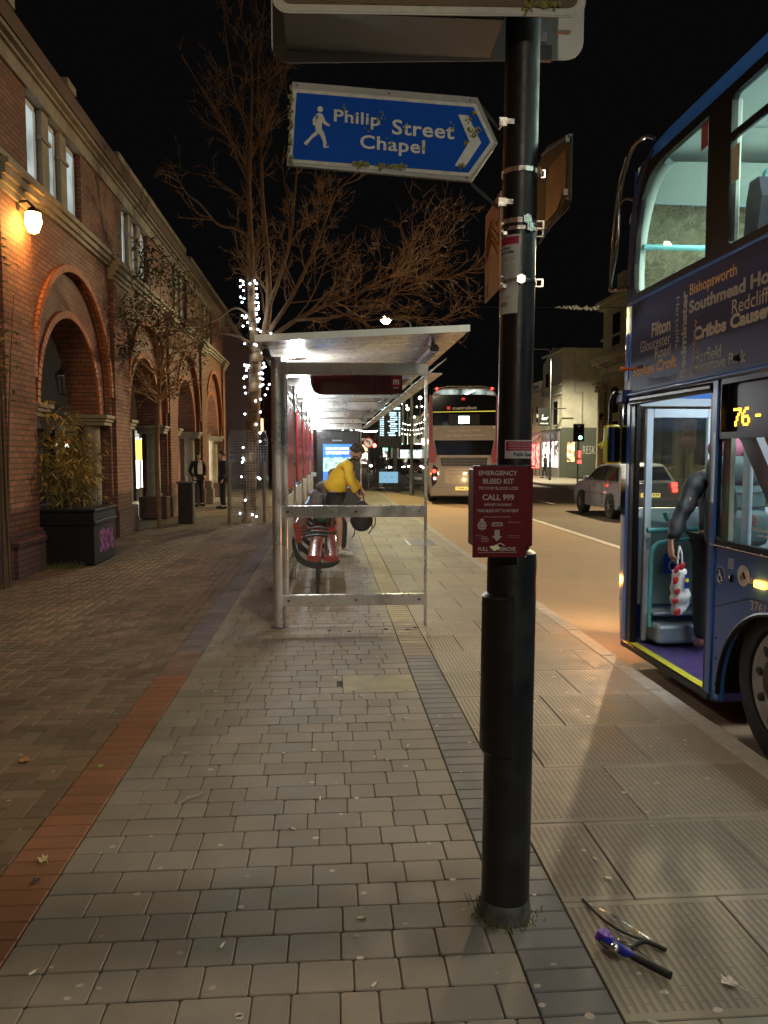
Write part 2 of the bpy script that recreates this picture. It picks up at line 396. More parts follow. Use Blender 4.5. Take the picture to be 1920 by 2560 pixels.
# tumbled setts of the middle strip, in cross courses of mixed lengths
mb = MB(); y = 1.325; k = 0
while y < 24.5:
    x = -1.035; c = 0
    while x < 0.597:
        L_ = rg.choice([0.115, 0.145, 0.145, 0.172, 0.21, 0.235]); x1 = x + L_
        if x1 > 0.597 - 0.07: x1 = 0.597
        t = rg.uniform(0.88, 1.08); q = rg.uniform(-0.03, 0.04)
        if 5.16 < y+0.07 < 5.56 and x1 > 0.085 and x < 0.60:   # iron cover sits here
            if x < 0.085-0.04: mb.col = (t, t, t); mb.block(x+.002, 0.087, y+.002, y+.143, 0, 0.004, 0.004, 0.006)
            break
        mb.col = (t*(1+q), t, t*(1-q)); z = rg.uniform(-0.0015, 0.0015)
        mb.block(x+.0016, x1-.0016, y+.0016, y+.1434, z, 0.0036, 0.003, 0.009 if y < 6.5 else 0)
        x = x1
    y += 0.145; k += 1
gumspots(mb, 230, -1.0, 0.58, 1.5, 14, rg)
tag(mb.build('sett_paving', M['paver'], color=True, fix=False), kind='structure')

# brown herringbone blocks beside the arcade
mb = MB(); a = 0.1; nx0, nx1 = -42, -13; ny0, ny1 = 13, 240
for i in range(nx0, nx1+1):
    for j in range(ny0, ny1):
        d = (i - j) % 4; x, y = i*a+0.036, j*a
        t = rg.uniform(0.62, 1.05); q = rg.uniform(-.05, .08); mb.col = (t*(0.80+q), t*0.63, t*0.48)
        if d == 0: mb.block(x+.002, min(x+2*a-.002, -1.262), y+.002, y+a-.002, 0, 0.004, 0.004)
        elif d == 3: mb.block(x+.002, min(x+a-.002, -1.262), y+.002, y+2*a-.002, 0, 0.004, 0.004)
gumspots(mb, 200, -4.0, -1.3, 2.5, 18, rg)
tag(mb.build('herringbone_paving', M['paver'], color=True, fix=False), kind='structure')

# the two coloured bands (cross-laid 200 x 100 blocks)
mb = MB()
for j in range(13, 245):
    y = j*0.1 + 0.02; t = rg.uniform(0.82, 1.12)
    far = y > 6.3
    mb.col = (t*0.62, t*0.60, t*0.78) if far else (t*1.02, t*0.50, t*0.30)  # far blocks: purple-blue tint of the light put into their colour
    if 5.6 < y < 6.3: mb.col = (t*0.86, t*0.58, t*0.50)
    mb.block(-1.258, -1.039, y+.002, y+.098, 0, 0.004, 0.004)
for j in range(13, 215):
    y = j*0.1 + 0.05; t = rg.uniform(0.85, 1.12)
    mb.col = (t*0.66, t*0.74, t*0.92) if y < 6.0 else ((t*1.0, t*.95, t*.82) if y < 7.3 else (t*1.35, t*1.28, t*.86))  # yellow further on: shelter lamplight put into the block colour
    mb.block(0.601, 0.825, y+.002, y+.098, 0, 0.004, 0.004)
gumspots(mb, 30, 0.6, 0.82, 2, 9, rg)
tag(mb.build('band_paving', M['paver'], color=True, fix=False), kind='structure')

# ribbed boarding slabs, staggered
mb = MB(); j = 0; y = 0.83
while y < 30:
    y1 = y + 0.59; xs = [0.83, 1.10, 1.692, 2.172] if (j % 2 == 1) else [0.83, 1.40, 1.99, 2.172]
    for x0, x1 in zip(xs, xs[1:]):
        t = rg.uniform(0.88, 1.1); flat = y > 8.2 and rg.random() < 0.33
        mb.col = (t, t*rg.uniform(.96, 1.0), t*rg.uniform(.9, .98)); mb.mi = 1 if flat else 0
        mb.block(x0+.002, x1-.002, y+.002, y1-.002, rg.uniform(-.001, .001), 0.003, 0.003, depth=0.03)
    y = y1; j += 1
mb.mi = 0
gumspots(mb, 110, 0.9, 2.1, 2, 9, rg)
tag(mb.build('ribbed_paving', [M['ribs'], M['paver']], color=True, fix=False), kind='structure')
# end of the pavement
mb = MB(); mb.col = (.85, .8, .75)
mb.prism([(-4.3,24.45),(0.6,24.45),(0.6,21.5),(0.83,21.5),(0.83,30),(2.17,30),(2.17,33.0),(1.9,34.6),(1.0,35.9),(-0.6,36.6),(-8.4,36.6),(-8.4,24.4)], XY(-0.02), (0,0,0.019))
tag(mb.build('pavement_end', M['paver'], color=True), kind='structure')
# kerb
mb = MB(); y = -5.0
while y < 33:
    mb.cbox(2.175, 2.305, y+.004, y+.908, -0.15, rg.uniform(-.002, .002), 0.012); y += 0.912
for i, (p, q) in enumerate(zip([(2.24,33.0),(1.97,34.7),(1.05,36.0),(-0.6,36.7)], [(1.97,34.7),(1.05,36.0),(-0.6,36.7),(-8.4,36.7)])):
    d = (V(*q)-V(*p)).normalized()*.065; n = V(-d.y, d.x)
    mb.prism([(p[0]+n.x,p[1]+n.y),(q[0]+n.x,q[1]+n.y),(q[0]-n.x,q[1]-n.y),(p[0]-n.x,p[1]-n.y)], XY(-0.15), (0,0,0.15))
tag(mb.build('kerb', M['kerb']), kind='structure')
# bus bay of buff concrete, edged by a worn line
mb = MB(); mb.quad((2.3,-6,-0.124), (5.25,-6,-0.124), (5.45,24,-0.124), (2.3,40,-0.124)); tag(mb.build('bus_bay', M['bay']), kind='structure')
mb = MB()
for i in range(26):
    y = -2 + i*1.0; x = lerp(5.22, 5.46, (y+2)/26)
    mb.quad((x,y,-.116), (x+.17,y,-.116), (x+.178,y+.985,-.116), (x+.008,y+.985,-.116))
mb.quad((9.0,37,-.116),(9.12,37,-.116),(9.7,46,-.116),(9.58,46,-.116))
for i in range(9): mb.quad((8.0,27+i*5,-.116),(8.1,27+i*5,-.116),(8.1,29.2+i*5,-.116),(8.0,29.2+i*5,-.116))
for i in range(5): mb.quad((2.2+i*.9,40.0,-.116),(2.7+i*.9,40.0,-.116),(2.9+i*.9,42.6,-.116),(2.4+i*.9,42.6,-.116))
mb.quad((-3,45.2,-.116),(7.5,45.2,-.116),(7.5,45.4,-.116),(-3,45.4,-.116))
tag(mb.build('road_marking', M['paint']), kind='structure')
# pavement across the road
mb = MB(); mb.box(12.75, 17.6, -6, 70, -0.15, 0.0); tag(mb.build('far_pavement', mat('far_flags', (0.25,0.225,0.17), 0.7, var=.15, scale=2, stain=.3)), kind='structure')
mb = MB(); mb.cbox(12.6, 12.745, -6, 70, -0.15, 0.008, 0.015); tag(mb.build('far_kerb', M['kerb']), kind='structure')
# arcade walk
mb = MB(); mb.box(-6.9, -4.75, -4, 32.5, -0.02, 0.012); tag(mb.build('arcade_walk', mat('arcade_floor', (0.30,0.26,0.21), 0.4, var=.15, scale=3)), kind='structure')

# inspection cover in the setts
t = thing('inspection_cover', (0.34, 5.36, 0), 'buff stone faced inspection cover set in the block paving', 'manhole cover')
mb = MB(); mb.block(0.090, 0.595, 5.100, 5.528, 0.000, 0.003, 0.003, 0.006)
mb.build('cover_plate', mat('buff_cover', (0.30,0.25,0.145), 0.65, var=.2, scale=6, bump=.002, stain=.3), t)
for x in (0.16, 0.34, 0.52): mb = MB(); mb.lathe([(0.011,0.0006),(0.011,0.003),(0.006,0.003)], (x, 5.50 if x == .34 else 5.14, 0), 12); mb.build('lifting_ring', M['dsteel'], t)
t = thing('drain_cover', (1.7, 14.2, 0), 'blue grey ribbed access cover near the kerb', 'manhole cover')
mb = MB(); mb.block(1.42, 1.98, 13.6, 14.7, 0.006, 0.006, 0.006)
for i in range(14): mb.box(1.47, 1.93, 13.66+i*.073, 13.69+i*.073, 0.006, 0.011)
mb.build('cover_plate', mat('blue_cover', (0.16,0.17,0.24), 0.45, .5, var=.2), t)

# litter: leaves, a twig, cigarette ends
def leaf_mesh(r, cup, rng):
    b = MB(); n = 14; pts = []
    for i in range(n):
        a = 2*PI*i/n; rr = r*(0.55+0.45*abs(math.cos(a*2.5)))*rng.uniform(.85, 1.1)
        pts.append((rr*math.cos(a), rr*0.8*math.sin(a), cup*rr*rng.uniform(.1, 1)+.002))
    c = len(pts); b.add(pts+[(0,0,0.003)], [(i, (i+1) % n, c) for i in range(n)])
    b.tube([(0,0,.003),(-r*.9,-r*.5,.006),(-r*1.7,-r*.6,.004)], r*.04, 4)
    return b
lv = [((-1.597,4.045), 0.042, (0.42,0.20,0.07), 'curled orange brown leaf on the herringbone blocks'), ((-1.137,3.024), 0.028, (0.55,0.42,0.22), 'small pale crumpled leaf on the red brick band'),
      ((1.204,2.142), 0.03, (0.60,0.50,0.42), 'torn pale pink leaf on the ribbed slabs past the tool'), ((-1.108,2.87), 0.022, (0.05,0.035,0.025), 'dark shrivelled leaf on the red brick band'),
      ((-1.18,3.95), 0.02, (0.35,0.45,0.08), 'tiny yellow green leaf where red band meets brown blocks')]
for (x, y), r, c, lb in lv:
    t = leaf_mesh(r, 0.5, rg).build('fallen_leaf', mat('leaf_litter', c, 0.6, var=.3, scale=60)); t.location = (x, y, 0.001); t.rotation_euler = (0, 0, rg.random()*6)
    tag(t, lb, 'leaf', 'fallen leaves')
b = MB(); b.tube([(-.70,3.48,.004),(-.66,3.52,.012),(-.60,3.585,.006)], 0.0035, 5); b.tube([(-.66,3.52,.012),(-.665,3.56,.006)], 0.0025, 4)
tag(b.build('twig', mat('dry_twig', (.45,.38,.22), .7)), 'thin forked straw coloured twig lying on the setts', 'twig')
bits = [(0.37,6.0),(0.22,5.0),(0.42,4.1),(-0.26,4.06),(-0.15,3.2),(-.05,3.48),(0.30,3.92),(0.09,2.55),(-.36,2.42),(0.47,4.55),(1.05,2.86),(1.06,2.73),(1.1,4.6),(-0.93,2.33),(0.12,2.2)]
for i, (x, y) in enumerate(bits):
    a = rg.random()*3; b = MB(); b.tube([(x,y,.005),(x+.022*math.cos(a), y+.022*math.sin(a),.005)], .0042, 7); b.mi = 1; b.tube([(x+.022*math.cos(a), y+.022*math.sin(a),.005),(x+.032*math.cos(a), y+.032*math.sin(a),.005)], .0044, 7)
    tag(b.build('cigarette_end', [mat('cig_paper',(.75,.72,.62),.7,var=0), mat('cig_filter',(.5,.28,.1),.7,var=0)] if i == 0 else [bpy.data.materials['cig_paper'], bpy.data.materials['cig_filter']]), 'trodden white cigarette end dropped on the paving', 'cigarette end', 'dropped cigarette ends')
# ================================================================== LAMP POST AND ITS SIGNS
PX, PY = 0.607, 2.545
post = thing('lamp_post', (PX, PY, 0), 'black painted steel lamp post carrying signs, in the foreground', 'lamp post')
def px(z): return PX + 0.0085*z      # the post leans a touch
mb = MB()
mb.tube([(px(0),PY,-.01),(px(0),PY,.02),(px(.05),PY,.05),(px(1.2),PY,1.245),(px(1.24),PY,1.275),(px(1.25),PY,1.288)], [.088,.088,.083,.083,.08,.058], 40)
mb.tube([(px(1.25),PY,1.25),(px(3.2),PY,3.2),(px(5.4),PY,5.4),(px(7.8),PY,7.8)], [.0575,.0555,.045,.04], 36)
mb.build('column', M['black'], post, smooth=True)
mb = MB(); mb.tube([(px(0),PY,-.005),(px(0),PY,.03),(px(0),PY,.07)], [.0895,.0885,.0845], 40); mb.build('base_collar', mat('scuffed_base', (.10,.10,.095), .8, var=.5, scale=22, bump=.003), post, smooth=True)
# access door: curved plate standing off the left of the column
mb = MB(); n = 12; A0, A1 = R(150), R(263); vs = []
def doorring(z, k): return [(px(z)+(.083+k)*math.cos(lerp(A0,A1,i/n)), PY+(.083+k)*math.sin(lerp(A0,A1,i/n)), z) for i in range(n+1)]
for z, k in ((.585,.0),(.60,.016),(1.125,.016),(1.14,.0)): vs += doorring(z, k)
fs = [(r*(n+1)+i, r*(n+1)+i+1, (r+1)*(n+1)+i+1, (r+1)*(n+1)+i) for r in range(3) for i in range(n)]
mb.add(vs, fs); mb.add(doorring(.585,0)+doorring(.6,.016)+doorring(1.125,.016)+doorring(1.14,0), [(0,(n+1),2*(n+1),3*(n+1)),(n,n+(n+1),n+2*(n+1),n+3*(n+1))])
mb.build('access_door', M['black'], post, smooth=30)
mb = MB(); mb.lathe([(.008,0),(.008,-.004)], (px(1.0)+.045, PY-.074, 1.02), 8, 'Y'); mb.build('door_lock', M['rubber'], post)
mb = MB(); mb.tube(spline([(px(7.7),PY,7.7),(px(7.9),PY,8.0),(px(8)+.2,PY-.03,8.08),(1.30,2.50,8.06)]), .03, 12); mb.build('lamp_arm', M['black'], post, smooth=True)
mb = MB(); mb.cbox(.97, 1.62, 2.38, 2.62, 8.0, 8.09, .03); h = mb.build('lamp_head', M['black'], post)
mb = MB(); mb.quad((1.1,2.42,7.995),(1.5,2.42,7.995),(1.5,2.58,7.995),(1.1,2.58,7.995)); mb.build('lens', glow('lamp_lens', (1,.9,.74), 20), h, fix=False)

# grass tufts at the foot
mb = MB(); r2 = random.Random(3)
for i in range(110):
    a = r2.uniform(0, 2*PI); rr = .088 + abs(r2.gauss(0, .022)); x, y = PX+rr*math.cos(a), PY+rr*math.sin(a)
    if math.cos(a) > -.2 and r2.random() < .45 and math.sin(a) > .2: continue
    hgt = r2.uniform(.010, .036)*(1.5 if math.cos(a) < -.2 else 1); b = r2.uniform(0, 2*PI); dx, dy = math.cos(b)*hgt*.8, math.sin(b)*hgt*.8; wv = .0016
    mb.add([(x-wv,y,0),(x+wv,y,0),(x+dx*.5+wv,y+dy*.5,hgt*.7),(x+dx*.5-wv,y+dy*.5,hgt*.7),(x+dx,y+dy,hgt*.8)], [(0,1,2,3),(3,2,4)])
tag(mb.build('grass_tuft', mat('grass', (.11,.13,.03), .7, var=.5, scale=40), fix=False), 'ragged grass and moss growing round the post foot', 'grass', kind='stuff')

# straps
def strap(parent, z, r=.0595, h=.014, buckle=None, tail=None):
    mb = MB(); n = 30
    prof = [(r,-h/2),(r+.002,-h/2),(r+.002,h/2),(r,h/2)]
    mb.lathe(prof, (px(z), PY, z), n, cap=False)
    if buckle is not None:
        a = R(buckle); M4 = Matrix.Translation((px(z), PY, z)) @ Matrix.Rotation(a, 4, 'Z')
        mb.box(r, r+.011, -.013, .013, -.011, .011, M4); mb.box(r+.01, r+.013, -.006, .006, -.014, .014, M4)
    if tail is not None:
        a = R(tail); M4 = Matrix.Translation((px(z), PY, z)) @ Matrix.Rotation(a, 4, 'Z')
        mb.box(r, r+.025, -.004, .004, -.013, -.010, M4); mb.box(r, r+.025, -.004, .004, .010, .013, M4); mb.box(r+.02, r+.025, -.004, .004, -.012, .012, M4)
    return mb.build('strap', M['chrome'], parent)

# brown tourist sign: two back to back plates, only their lower edges are in view
BY = 2.40
t = thing('tourist_sign', (.3, BY, 2.95), 'big brown sign with white border at the post top', 'sign')
def rrect(x0, x1, z0, z1, r, n=6):
    o = []
    for cx, cz, a0 in ((x1-r,z1-r,0),(x0+r,z1-r,90),(x0+r,z0+r,180),(x1-r,z0+r,270)):
        for k in range(n+1):
            a = R(a0+90*k/n); o.append((cx+r*math.cos(a), cz+r*math.sin(a)))
    return o
def tilt(y, x0=0.3, s=.02): return lambda u, v: (u, y, v + (u-x0)*s)
mb = MB(); mb.prism(rrect(-.16,.79,2.925,3.55,.045), tilt(BY,s=.025), (0,.004,0)); mb.build('front_plate', mat('aluminium_back', (.42,.42,.40), .5, .5, var=.1), t)
mb = MB(); mb.prism(rrect(-.155,.785,2.93,3.54,.042), tilt(BY-.0012,s=.025), (0,.001,0)); mb.build('white_border', mat('sign_white', (.62,.60,.52), .5, var=.12, scale=30), t)
mb = MB(); mb.prism(rrect(-.135,.765,2.95,3.52,.03), tilt(BY-.0030,s=.025), (0,.0012,0)); mb.build('brown_face', mat('sign_brown', (.11,.06,.018), .5, var=.15), t)
mb = MB(); mb.prism(rrect(-.182,.875,2.925,3.56,.06), tilt(2.675,s=.045), (0,.004,0)); mb.build('rear_plate', bpy.data.materials['aluminium_back'], t)
mb = MB()
for z in (2.965, 3.3): mb.box(-.13, .545, 2.43, 2.655, z-.03, z+.03)
mb.build('mounting_rail', M['dsteel'], t)
mb = MB(); mb.box(.705,.75,2.412,2.43,2.90,2.905); mb.build('clamp', M['dsteel'], t)
mb = MB(); mb.box(.70,.76,2.655,2.672,2.935,2.985); mb.build('clamp', M['dsteel'], t)
mb = MB(); mb.box(.695,.745,2.665,2.6735,3.0,3.03); k = mb.build('sticker', M['white'], t)
mb = MB(); text(mb, 'OREST', (.699,2.664,3.016), (.03,0,.0005), (0,0,.010), .01); mb.build('lettering', M['rubber'], k, fix=False)
# moss on its lower right edge
mb = MB(); r3 = random.Random(9)
def moss(mb, cx, cz, y, sx, sz, n, s):
    for i in range(n):
        x, z = r3.gauss(cx, sx), r3.gauss(cz, sz); mb.ball((x, y-abs(r3.gauss(0,.002)), z), s*r3.uniform(.5, 1.3), 5, 4, (1,.5,r3.uniform(.7,1.3)))
moss(mb, .66, 2.967, BY-.004, .018, .006, 60, .0055); moss(mb, .61, 2.957, BY-.004, .008, .010, 26, .0045)
for i in range(30): moss(mb, r3.uniform(-.05,.35), 2.951, BY-.004, .004, .001, 2, .002)
mb.build('moss', mat('moss', (.25,.24,.06), .9, var=.4, scale=80), t, fix=False)
M['moss'] = bpy.data.materials['moss']

# blue chapel fingerboard
SY = 2.42
t = thing('direction_sign', (.2, SY, 2.58), 'mossy blue Philip Street Chapel arrow sign strapped to the post', 'sign')
out = [(-.104,2.727),(.462,2.699),(.527,2.565),(.447,2.448),(-.122,2.482)]
mb = MB(); mb.prism(out, XZ(SY), (0,.014,0))
mb.build('panel', mat('sign_grey', (.20,.20,.19), .5, .6, var=.2), t)
def inset(poly, d):
    n = len(poly); o = []; cx = sum(p[0] for p in poly)/n; cz = sum(p[1] for p in poly)/n
    for i in range(n):
        p, q, s_ = V(*poly[i-1]), V(*poly[i]), V(*poly[(i+1) % n])
        e1 = (q-p).normalized(); e2 = (s_-q).normalized(); n1 = V(e1.y,-e1.x); n2 = V(e2.y,-e2.x)
        if n1.dot(V(cx,cz)-q) < 0: n1 = -n1
        if n2.dot(V(cx,cz)-q) < 0: n2 = -n2
        b = (n1+n2).normalized(); o.append(tuple(q + b*(d/max(.3,b.dot(n1)))))
    return o
W_ = [(-.101,2.706),(.457,2.679),(.516,2.565),(.441,2.462),(-.117,2.490)]
mb = MB(); mb.prism(W_, XZ(SY-.0012), (0,.0022,0)); mb.build('white_border', mat('dirty_white', (.66,.65,.58), .6, var=.2, scale=35), t)
mb = MB(); mb.prism(inset(W_, .011), XZ(SY-.0028), (0,.0018,0)); mb.build('blue_face', mat('sign_blue', (.001,.085,.52), .6, var=.08, spec=.12), t)
mb = MB(); y = SY-.0046
text(mb, 'Philip', (.021,y,2.602), (.140,0,-.011), (.001,0,.047), .018, sp=1.05)
text(mb, 'Street', (.198,y,2.580), (.192,0,-.010), (.001,0,.045), .018, sp=1.05)
text(mb, 'Chapel', (.100,y,2.524), (.199,0,-.012), (.001,0,.053), .018, sp=1.05)
mb.build('lettering', mat('sign_letter', (.74,.74,.68), .6, var=.1, scale=40), t, fix=False)
mb = MB(); f = XZ(SY-.0046)   # walking figure
mb.prism([(-.020+.0088*math.cos(i*PI/6), 2.6475+.0088*math.sin(i*PI/6)) for i in range(12)], f, (0,.001,0))
mb.prism([(-.031,2.634),(-.022,2.637),(-.012,2.632),(-.004,2.612),(.009,2.603),(.006,2.597),(-.009,2.604),(-.014,2.612),(-.016,2.592),(-.007,2.575),(-.001,2.548),(-.005,2.536),(-.012,2.540),(-.012,2.552),(-.021,2.572),(-.034,2.581),(-.036,2.600)], f, (0,.001,0))
mb.prism([(-.030,2.634),(-.043,2.617),(-.042,2.600),(-.036,2.600),(-.035,2.614),(-.027,2.622)], f, (0,.001,0))
mb.prism([(-.034,2.583),(-.024,2.576),(-.046,2.560),(-.062,2.540),(-.070,2.545),(-.068,2.550),(-.056,2.560),(-.046,2.572)], f, (0,.001,0))
mb.prism([(-.005,2.5365),(.001,2.539),(.006,2.541),(.004,2.536),(-.010,2.534),(-.012,2.540)], f, (0,.001,0))
mb.build('walking_figure', bpy.data.materials['sign_letter'], t)
mb = MB(); mb.prism([(.402,2.645),(.432,2.643),(.474,2.563),(.425,2.490),(.392,2.492),(.437,2.566)], f, (0,.001,0)); mb.build('chevron', bpy.data.materials['sign_letter'], t)
mb = MB()
for i in range(5): moss(mb, -.113+.006*r3.random(), lerp(2.50,2.68,i/4), SY-.005, .003, .012, 14, .0035)
for x, z in ((.115,2.489),(.165,2.486),(.205,2.484),(.225,2.484),(.10,2.49)): moss(mb, x, z, SY-.005, .010, .003, 20, .0035)
for x, z in ((.414,2.495),(.44,2.60),(.452,2.585),(.435,2.63),(.462,2.60),(.425,2.56),(.448,2.65)): moss(mb, x, z, SY-.005, .006, .005, 12, .0032)
for x, z in ((.085,2.62),(.125,2.60),(.15,2.615),(.06,2.65),(.17,2.63),(.38,2.60),(.24,2.6),(.19,2.545),(.29,2.54)): moss(mb, x, z, SY-.0055, .006, .009, 7, .0026)
mb.build('moss', M['moss'], t, fix=False)
mb = MB()
for x, z in ((-.09,2.717),(.19,2.703),(.44,2.69),(.16,2.473),(.43,2.458)): mb.ball((x,SY-.002,z), .003, 6, 4)
for a, b in (((.462,2.425,2.699),(.545,2.50,2.65)),((.447,2.425,2.448),(.545,2.50,2.405))):
    d = (V(*b)-V(*a)); s_ = V(0,.012,.006); mb.add([V(*a)-s_*.3, V(*b)-s_*.3, V(*b)+s_, V(*a)+s_, V(*a)+V(0,.004,-.012), V(*b)+V(0,.004,-.012)], [(0,1,2,3),(0,4,5,1),(4,0,3),(1,5,2),(3,2,5,4)])
mb.build('bracket', mat('bracket_grey', (.16,.16,.15), .5, .6, var=.2), t)
for z in (2.652, 2.405):
    mb = MB(); mb.box(.543, .568, PY-.072, PY-.066, z-.012, z+.014); mb.box(.545,.55,PY-.085,PY-.05,z-.016,z-.012); mb.box(.563,.59,PY-.074,PY-.062,z-.006,z+.010); mb.build('clamp', M['chrome'], t)

# brown fingerboard seen from behind on the right of the post
t = thing('rear_finger_sign', (.75, 2.62, 2.5), 'dark backed arrow sign with brown patch, right of the post', 'sign')
F = lambda u, v: (lerp(.742,.772,u), lerp(2.72,2.46,u), v)
mb = MB(); mb.prism([(1,2.617),(.96,2.623),(.25,2.655),(-.3,2.60),(-.3,2.43),(.25,2.37),(.95,2.395),(1,2.412)], F, (.004,.001,0)); mb.build('panel', mat('dark_back', (.035,.035,.036), .5, .3, var=.2), t)
mb = MB(); mb.prism([(.86,2.585),(.35,2.575),(.25,2.53),(.25,2.40),(.60,2.41),(.86,2.47)], lambda u, v: (F(u,v)[0]-.003, F(u,v)[1], v), (.001,0,0)); mb.build('brown_face', mat('brown_reflection', (.32,.12,.03), .4, var=.25, scale=30), t)  # brown patch: an oblique reflection put into the colour
mb = MB(); mb.tube([(.767,2.462,2.613),(.742,2.70,2.64)], .005, 5); mb.tube([(.764,2.462,2.417),(.735,2.70,2.34)], .005, 5)
mb.box(.756,.768,2.468,2.474,2.595,2.615); mb.box(.752,.765,2.468,2.474,2.43,2.45); mb.build('bracket', M['dsteel'], t)
strap(t, 2.518, .0575, .015, buckle=-25, tail=-5); strap(t, 2.357, .0577, .016, buckle=-80, tail=-3)

# small red topped notice plate facing the shops
t = thing('notice_plate', (.55, 2.6, 2.28), 'narrow red and pink notice plate strapped left of the post', 'sign')
mb = MB(); mb.prism([(2.475,2.440),(2.71,2.430),(2.71,2.135),(2.475,2.138)], YZ(.549), (.004,0,0)); mb.build('plate', mat('faded_pink', (.50,.24,.17), .5, var=.1, scale=9), t)
mb = MB(); mb.prism([(2.485,2.433),(2.70,2.424),(2.70,2.36),(2.485,2.355)], YZ(.5475), (.001,0,0))
for i in range(4): mb.tube([(.5475,2.69,2.27+i*.022),(.5475,2.60,2.32+i*.022),(.5475,2.50,2.25+i*.03)], .0035, 4)
mb.prism([(2.66,2.19),(2.70,2.19),(2.70,2.145),(2.66,2.145)], YZ(.5475), (.001,0,0))
mb.build('printing', mat('faded_red', (.42,.07,.04), .5, var=.15), t)
for z in (2.335, 2.168):
    mb = MB()
    for dz in (.012, -.012): mb.box(.553,.566,2.50,2.506,z+dz-.002,z+dz+.002)
    mb.box(.553,.556,2.50,2.506,z-.012,z+.012); mb.box(.566,.577,2.496,2.506,z-.024,z-.014); mb.build('clamp', M['chrome'], t)
strap(t, 2.333, .0577, .012, buckle=-70, tail=0); strap(t, 2.168, .058, .012, buckle=-95, tail=-8)

# paper notice wrapped round the post
def wrapped(parent_t, z0, z1, a0, a1, zs, r=.0590, skew=0.0):
    """patch on the column between angles, with its own local frame u,v in 0..1"""
    def P(u, v, k=0):
        z = lerp(z0, z1, v); a = R(lerp(a0, a1, u) + skew*(1-v)); rr = r + k
        return (px(z)+rr*math.cos(a), PY+rr*math.sin(a), z)
    return P
def patch(P, u0, u1, v0, v1, k, n=8):
    mb = MB(); vs = []
    for j in range(2):
        for i in range(n+1): vs.append(P(lerp(u0,u1,i/n), v0 if j == 0 else v1, k))
    mb.add(vs, [(i, i+1, n+2+i, n+1+i) for i in range(n)]); return mb
def wtext(mb, P, s_, u0, u1, v0, v1, k, bold=.01):
    vs, fs, x0, x1, y0, y1 = glyphs(s_, bold)
    mb.add([P(lerp(u0,u1,(q.x-x0)/(x1-x0)), lerp(v0,v1,(q.y-y0)/(y1-y0)), k) for q in vs], fs)
t = thing('paper_notice', (px(2.2)-.05, PY-.03, 2.06), 'long white order notice taped round the post', 'notice')
P = wrapped(t, 2.062, 2.312, 172, 263, 0, skew=-6)
patch(P, 0, 1, 0, 1, 0, 14).build('sheet', mat('paper', (.62,.63,.61), .6, var=.06), t, smooth=True, fix=False)
patch(P, .08, .94, .88, .975, .0006, 14).build('red_header', mat('notice_red', (.42,.02,.06), .5, var=.05), t, fix=False)
mb = MB(); wtext(mb, P, 'Public Space', .10, .66, .815, .855, .0009, .03); wtext(mb, P, 'Protection Order', .06, .80, .765, .805, .0009, .03)
for j in range(14):
    v = .72 - j*.026 - (.02 if j > 2 else 0)
    wtext(mb, P, ['relevant authority designates', 'within the area shown below', 'prohibits any person from'][j % 3], .06, .84, v, v+.012, .0009, .01)
wtext(mb, P, 'By order of the Council', .1, .7, .2, .215, .0009); wtext(mb, P, '2023', .3, .62, .10, .15, .0009, .02)
mb.build('lettering', mat('ink', (.03,.03,.04), .6, var=0), t, fix=False)
t = thing('public_notice', (px(1.7), PY-.058, 1.63), 'white and red public space notice just above the kit box', 'notice')
P = wrapped(t, 1.592, 1.652, 225, 338, 0)
patch(P, 0, 1, 0, 1, 0, 14).build('sheet', bpy.data.materials['paper'], t, smooth=True, fix=False)
patch(P, .04, .97, .42, .93, .0006, 14).build('red_header', bpy.data.materials['notice_red'], t, fix=False)
mb = MB(); wtext(mb, P, 'Public Space', .26, .88, .05, .34, .0009, .03); mb.build('lettering', bpy.data.materials['ink'], t, fix=False)
mb = MB()
for j in range(3): wtext(mb, P, 'BRISTOL CITY COUNCIL NOTICE', .12, .9, .50+.14*j, .57+.14*j, .0009)
mb.build('small_print', bpy.data.materials['paper'], t, fix=False)

# emergency bleed kit box
t = thing('bleed_kit_box', (.53, 2.40, 1.28), 'red EMERGENCY BLEED KIT box strapped to the post', 'first aid box')
redbox = mat('kit_red', (.15,.006,.014), .4, var=.05, coat=.1, spec=.3)
X0, X1, Y0, Z0, Z1 = .447, .617, 2.36, 1.287, 1.567
mb = MB(); mb.cbox(X0+.004, X1+.022, Y0+.004, Y0+.105, Z0+.028, Z1-.004, .006); mb.build('case', redbox, t)
mb = MB(); mb.cbox(X0, X1, Y0-.003, Y0+.004, Z0-.004, Z1+.001, .0015); lid = mb.build('front_panel', redbox, t)
mb = MB(); mb.cbox(X0+.02, X1+.026, Y0+.0, Y0+.11, Z1-.001, Z1+.004, .0015); mb.build('lid', M['black'], t)
mb = MB(); f = Y0-.0034
def ct(s_, z0, z1, x0, x1, bold=.02): text(mb, s_, (X0+x0*.17, f, Z0+z0*.28), ((x1-x0)*.17,0,-.0008), (0,0,(z1-z0)*.28), bold)
ct('EMERGENCY', .905, .957, .10, .82, .03); ct('BLEED KIT', .812, .868, .18, .75, .03)
ct('TO STOP BLOOD LOSS', .745, .778, .10, .83, .02); ct('CALL 999', .628, .695, .17, .76, .03)
ct('REPORT INCIDENT', .565, .592, .21, .72, .02); ct('TAKE BLEED KIT TO PATIENT', .495, .528, .07, .85, .02)
ct('Making a stand for their Community', .433, .450, .21, .70, .01)
ct('Supported by', .377, .386, .37, .53); ct('Powered by', .237, .246, .06, .18); ct('OFFICE OF', .215, .226, .15, .27); ct('COMMUNITY', .198, .209, .15, .30); ct('SAFETY FUND', .181, .192, .15, .30); ct('AVON', .164, .175, .15, .28)
ct('Bleed Control', .378, .388, .66, .88); ct('Find your nearest', .227, .236, .66, .86); ct('kit and report use', .207, .216, .66, .86)
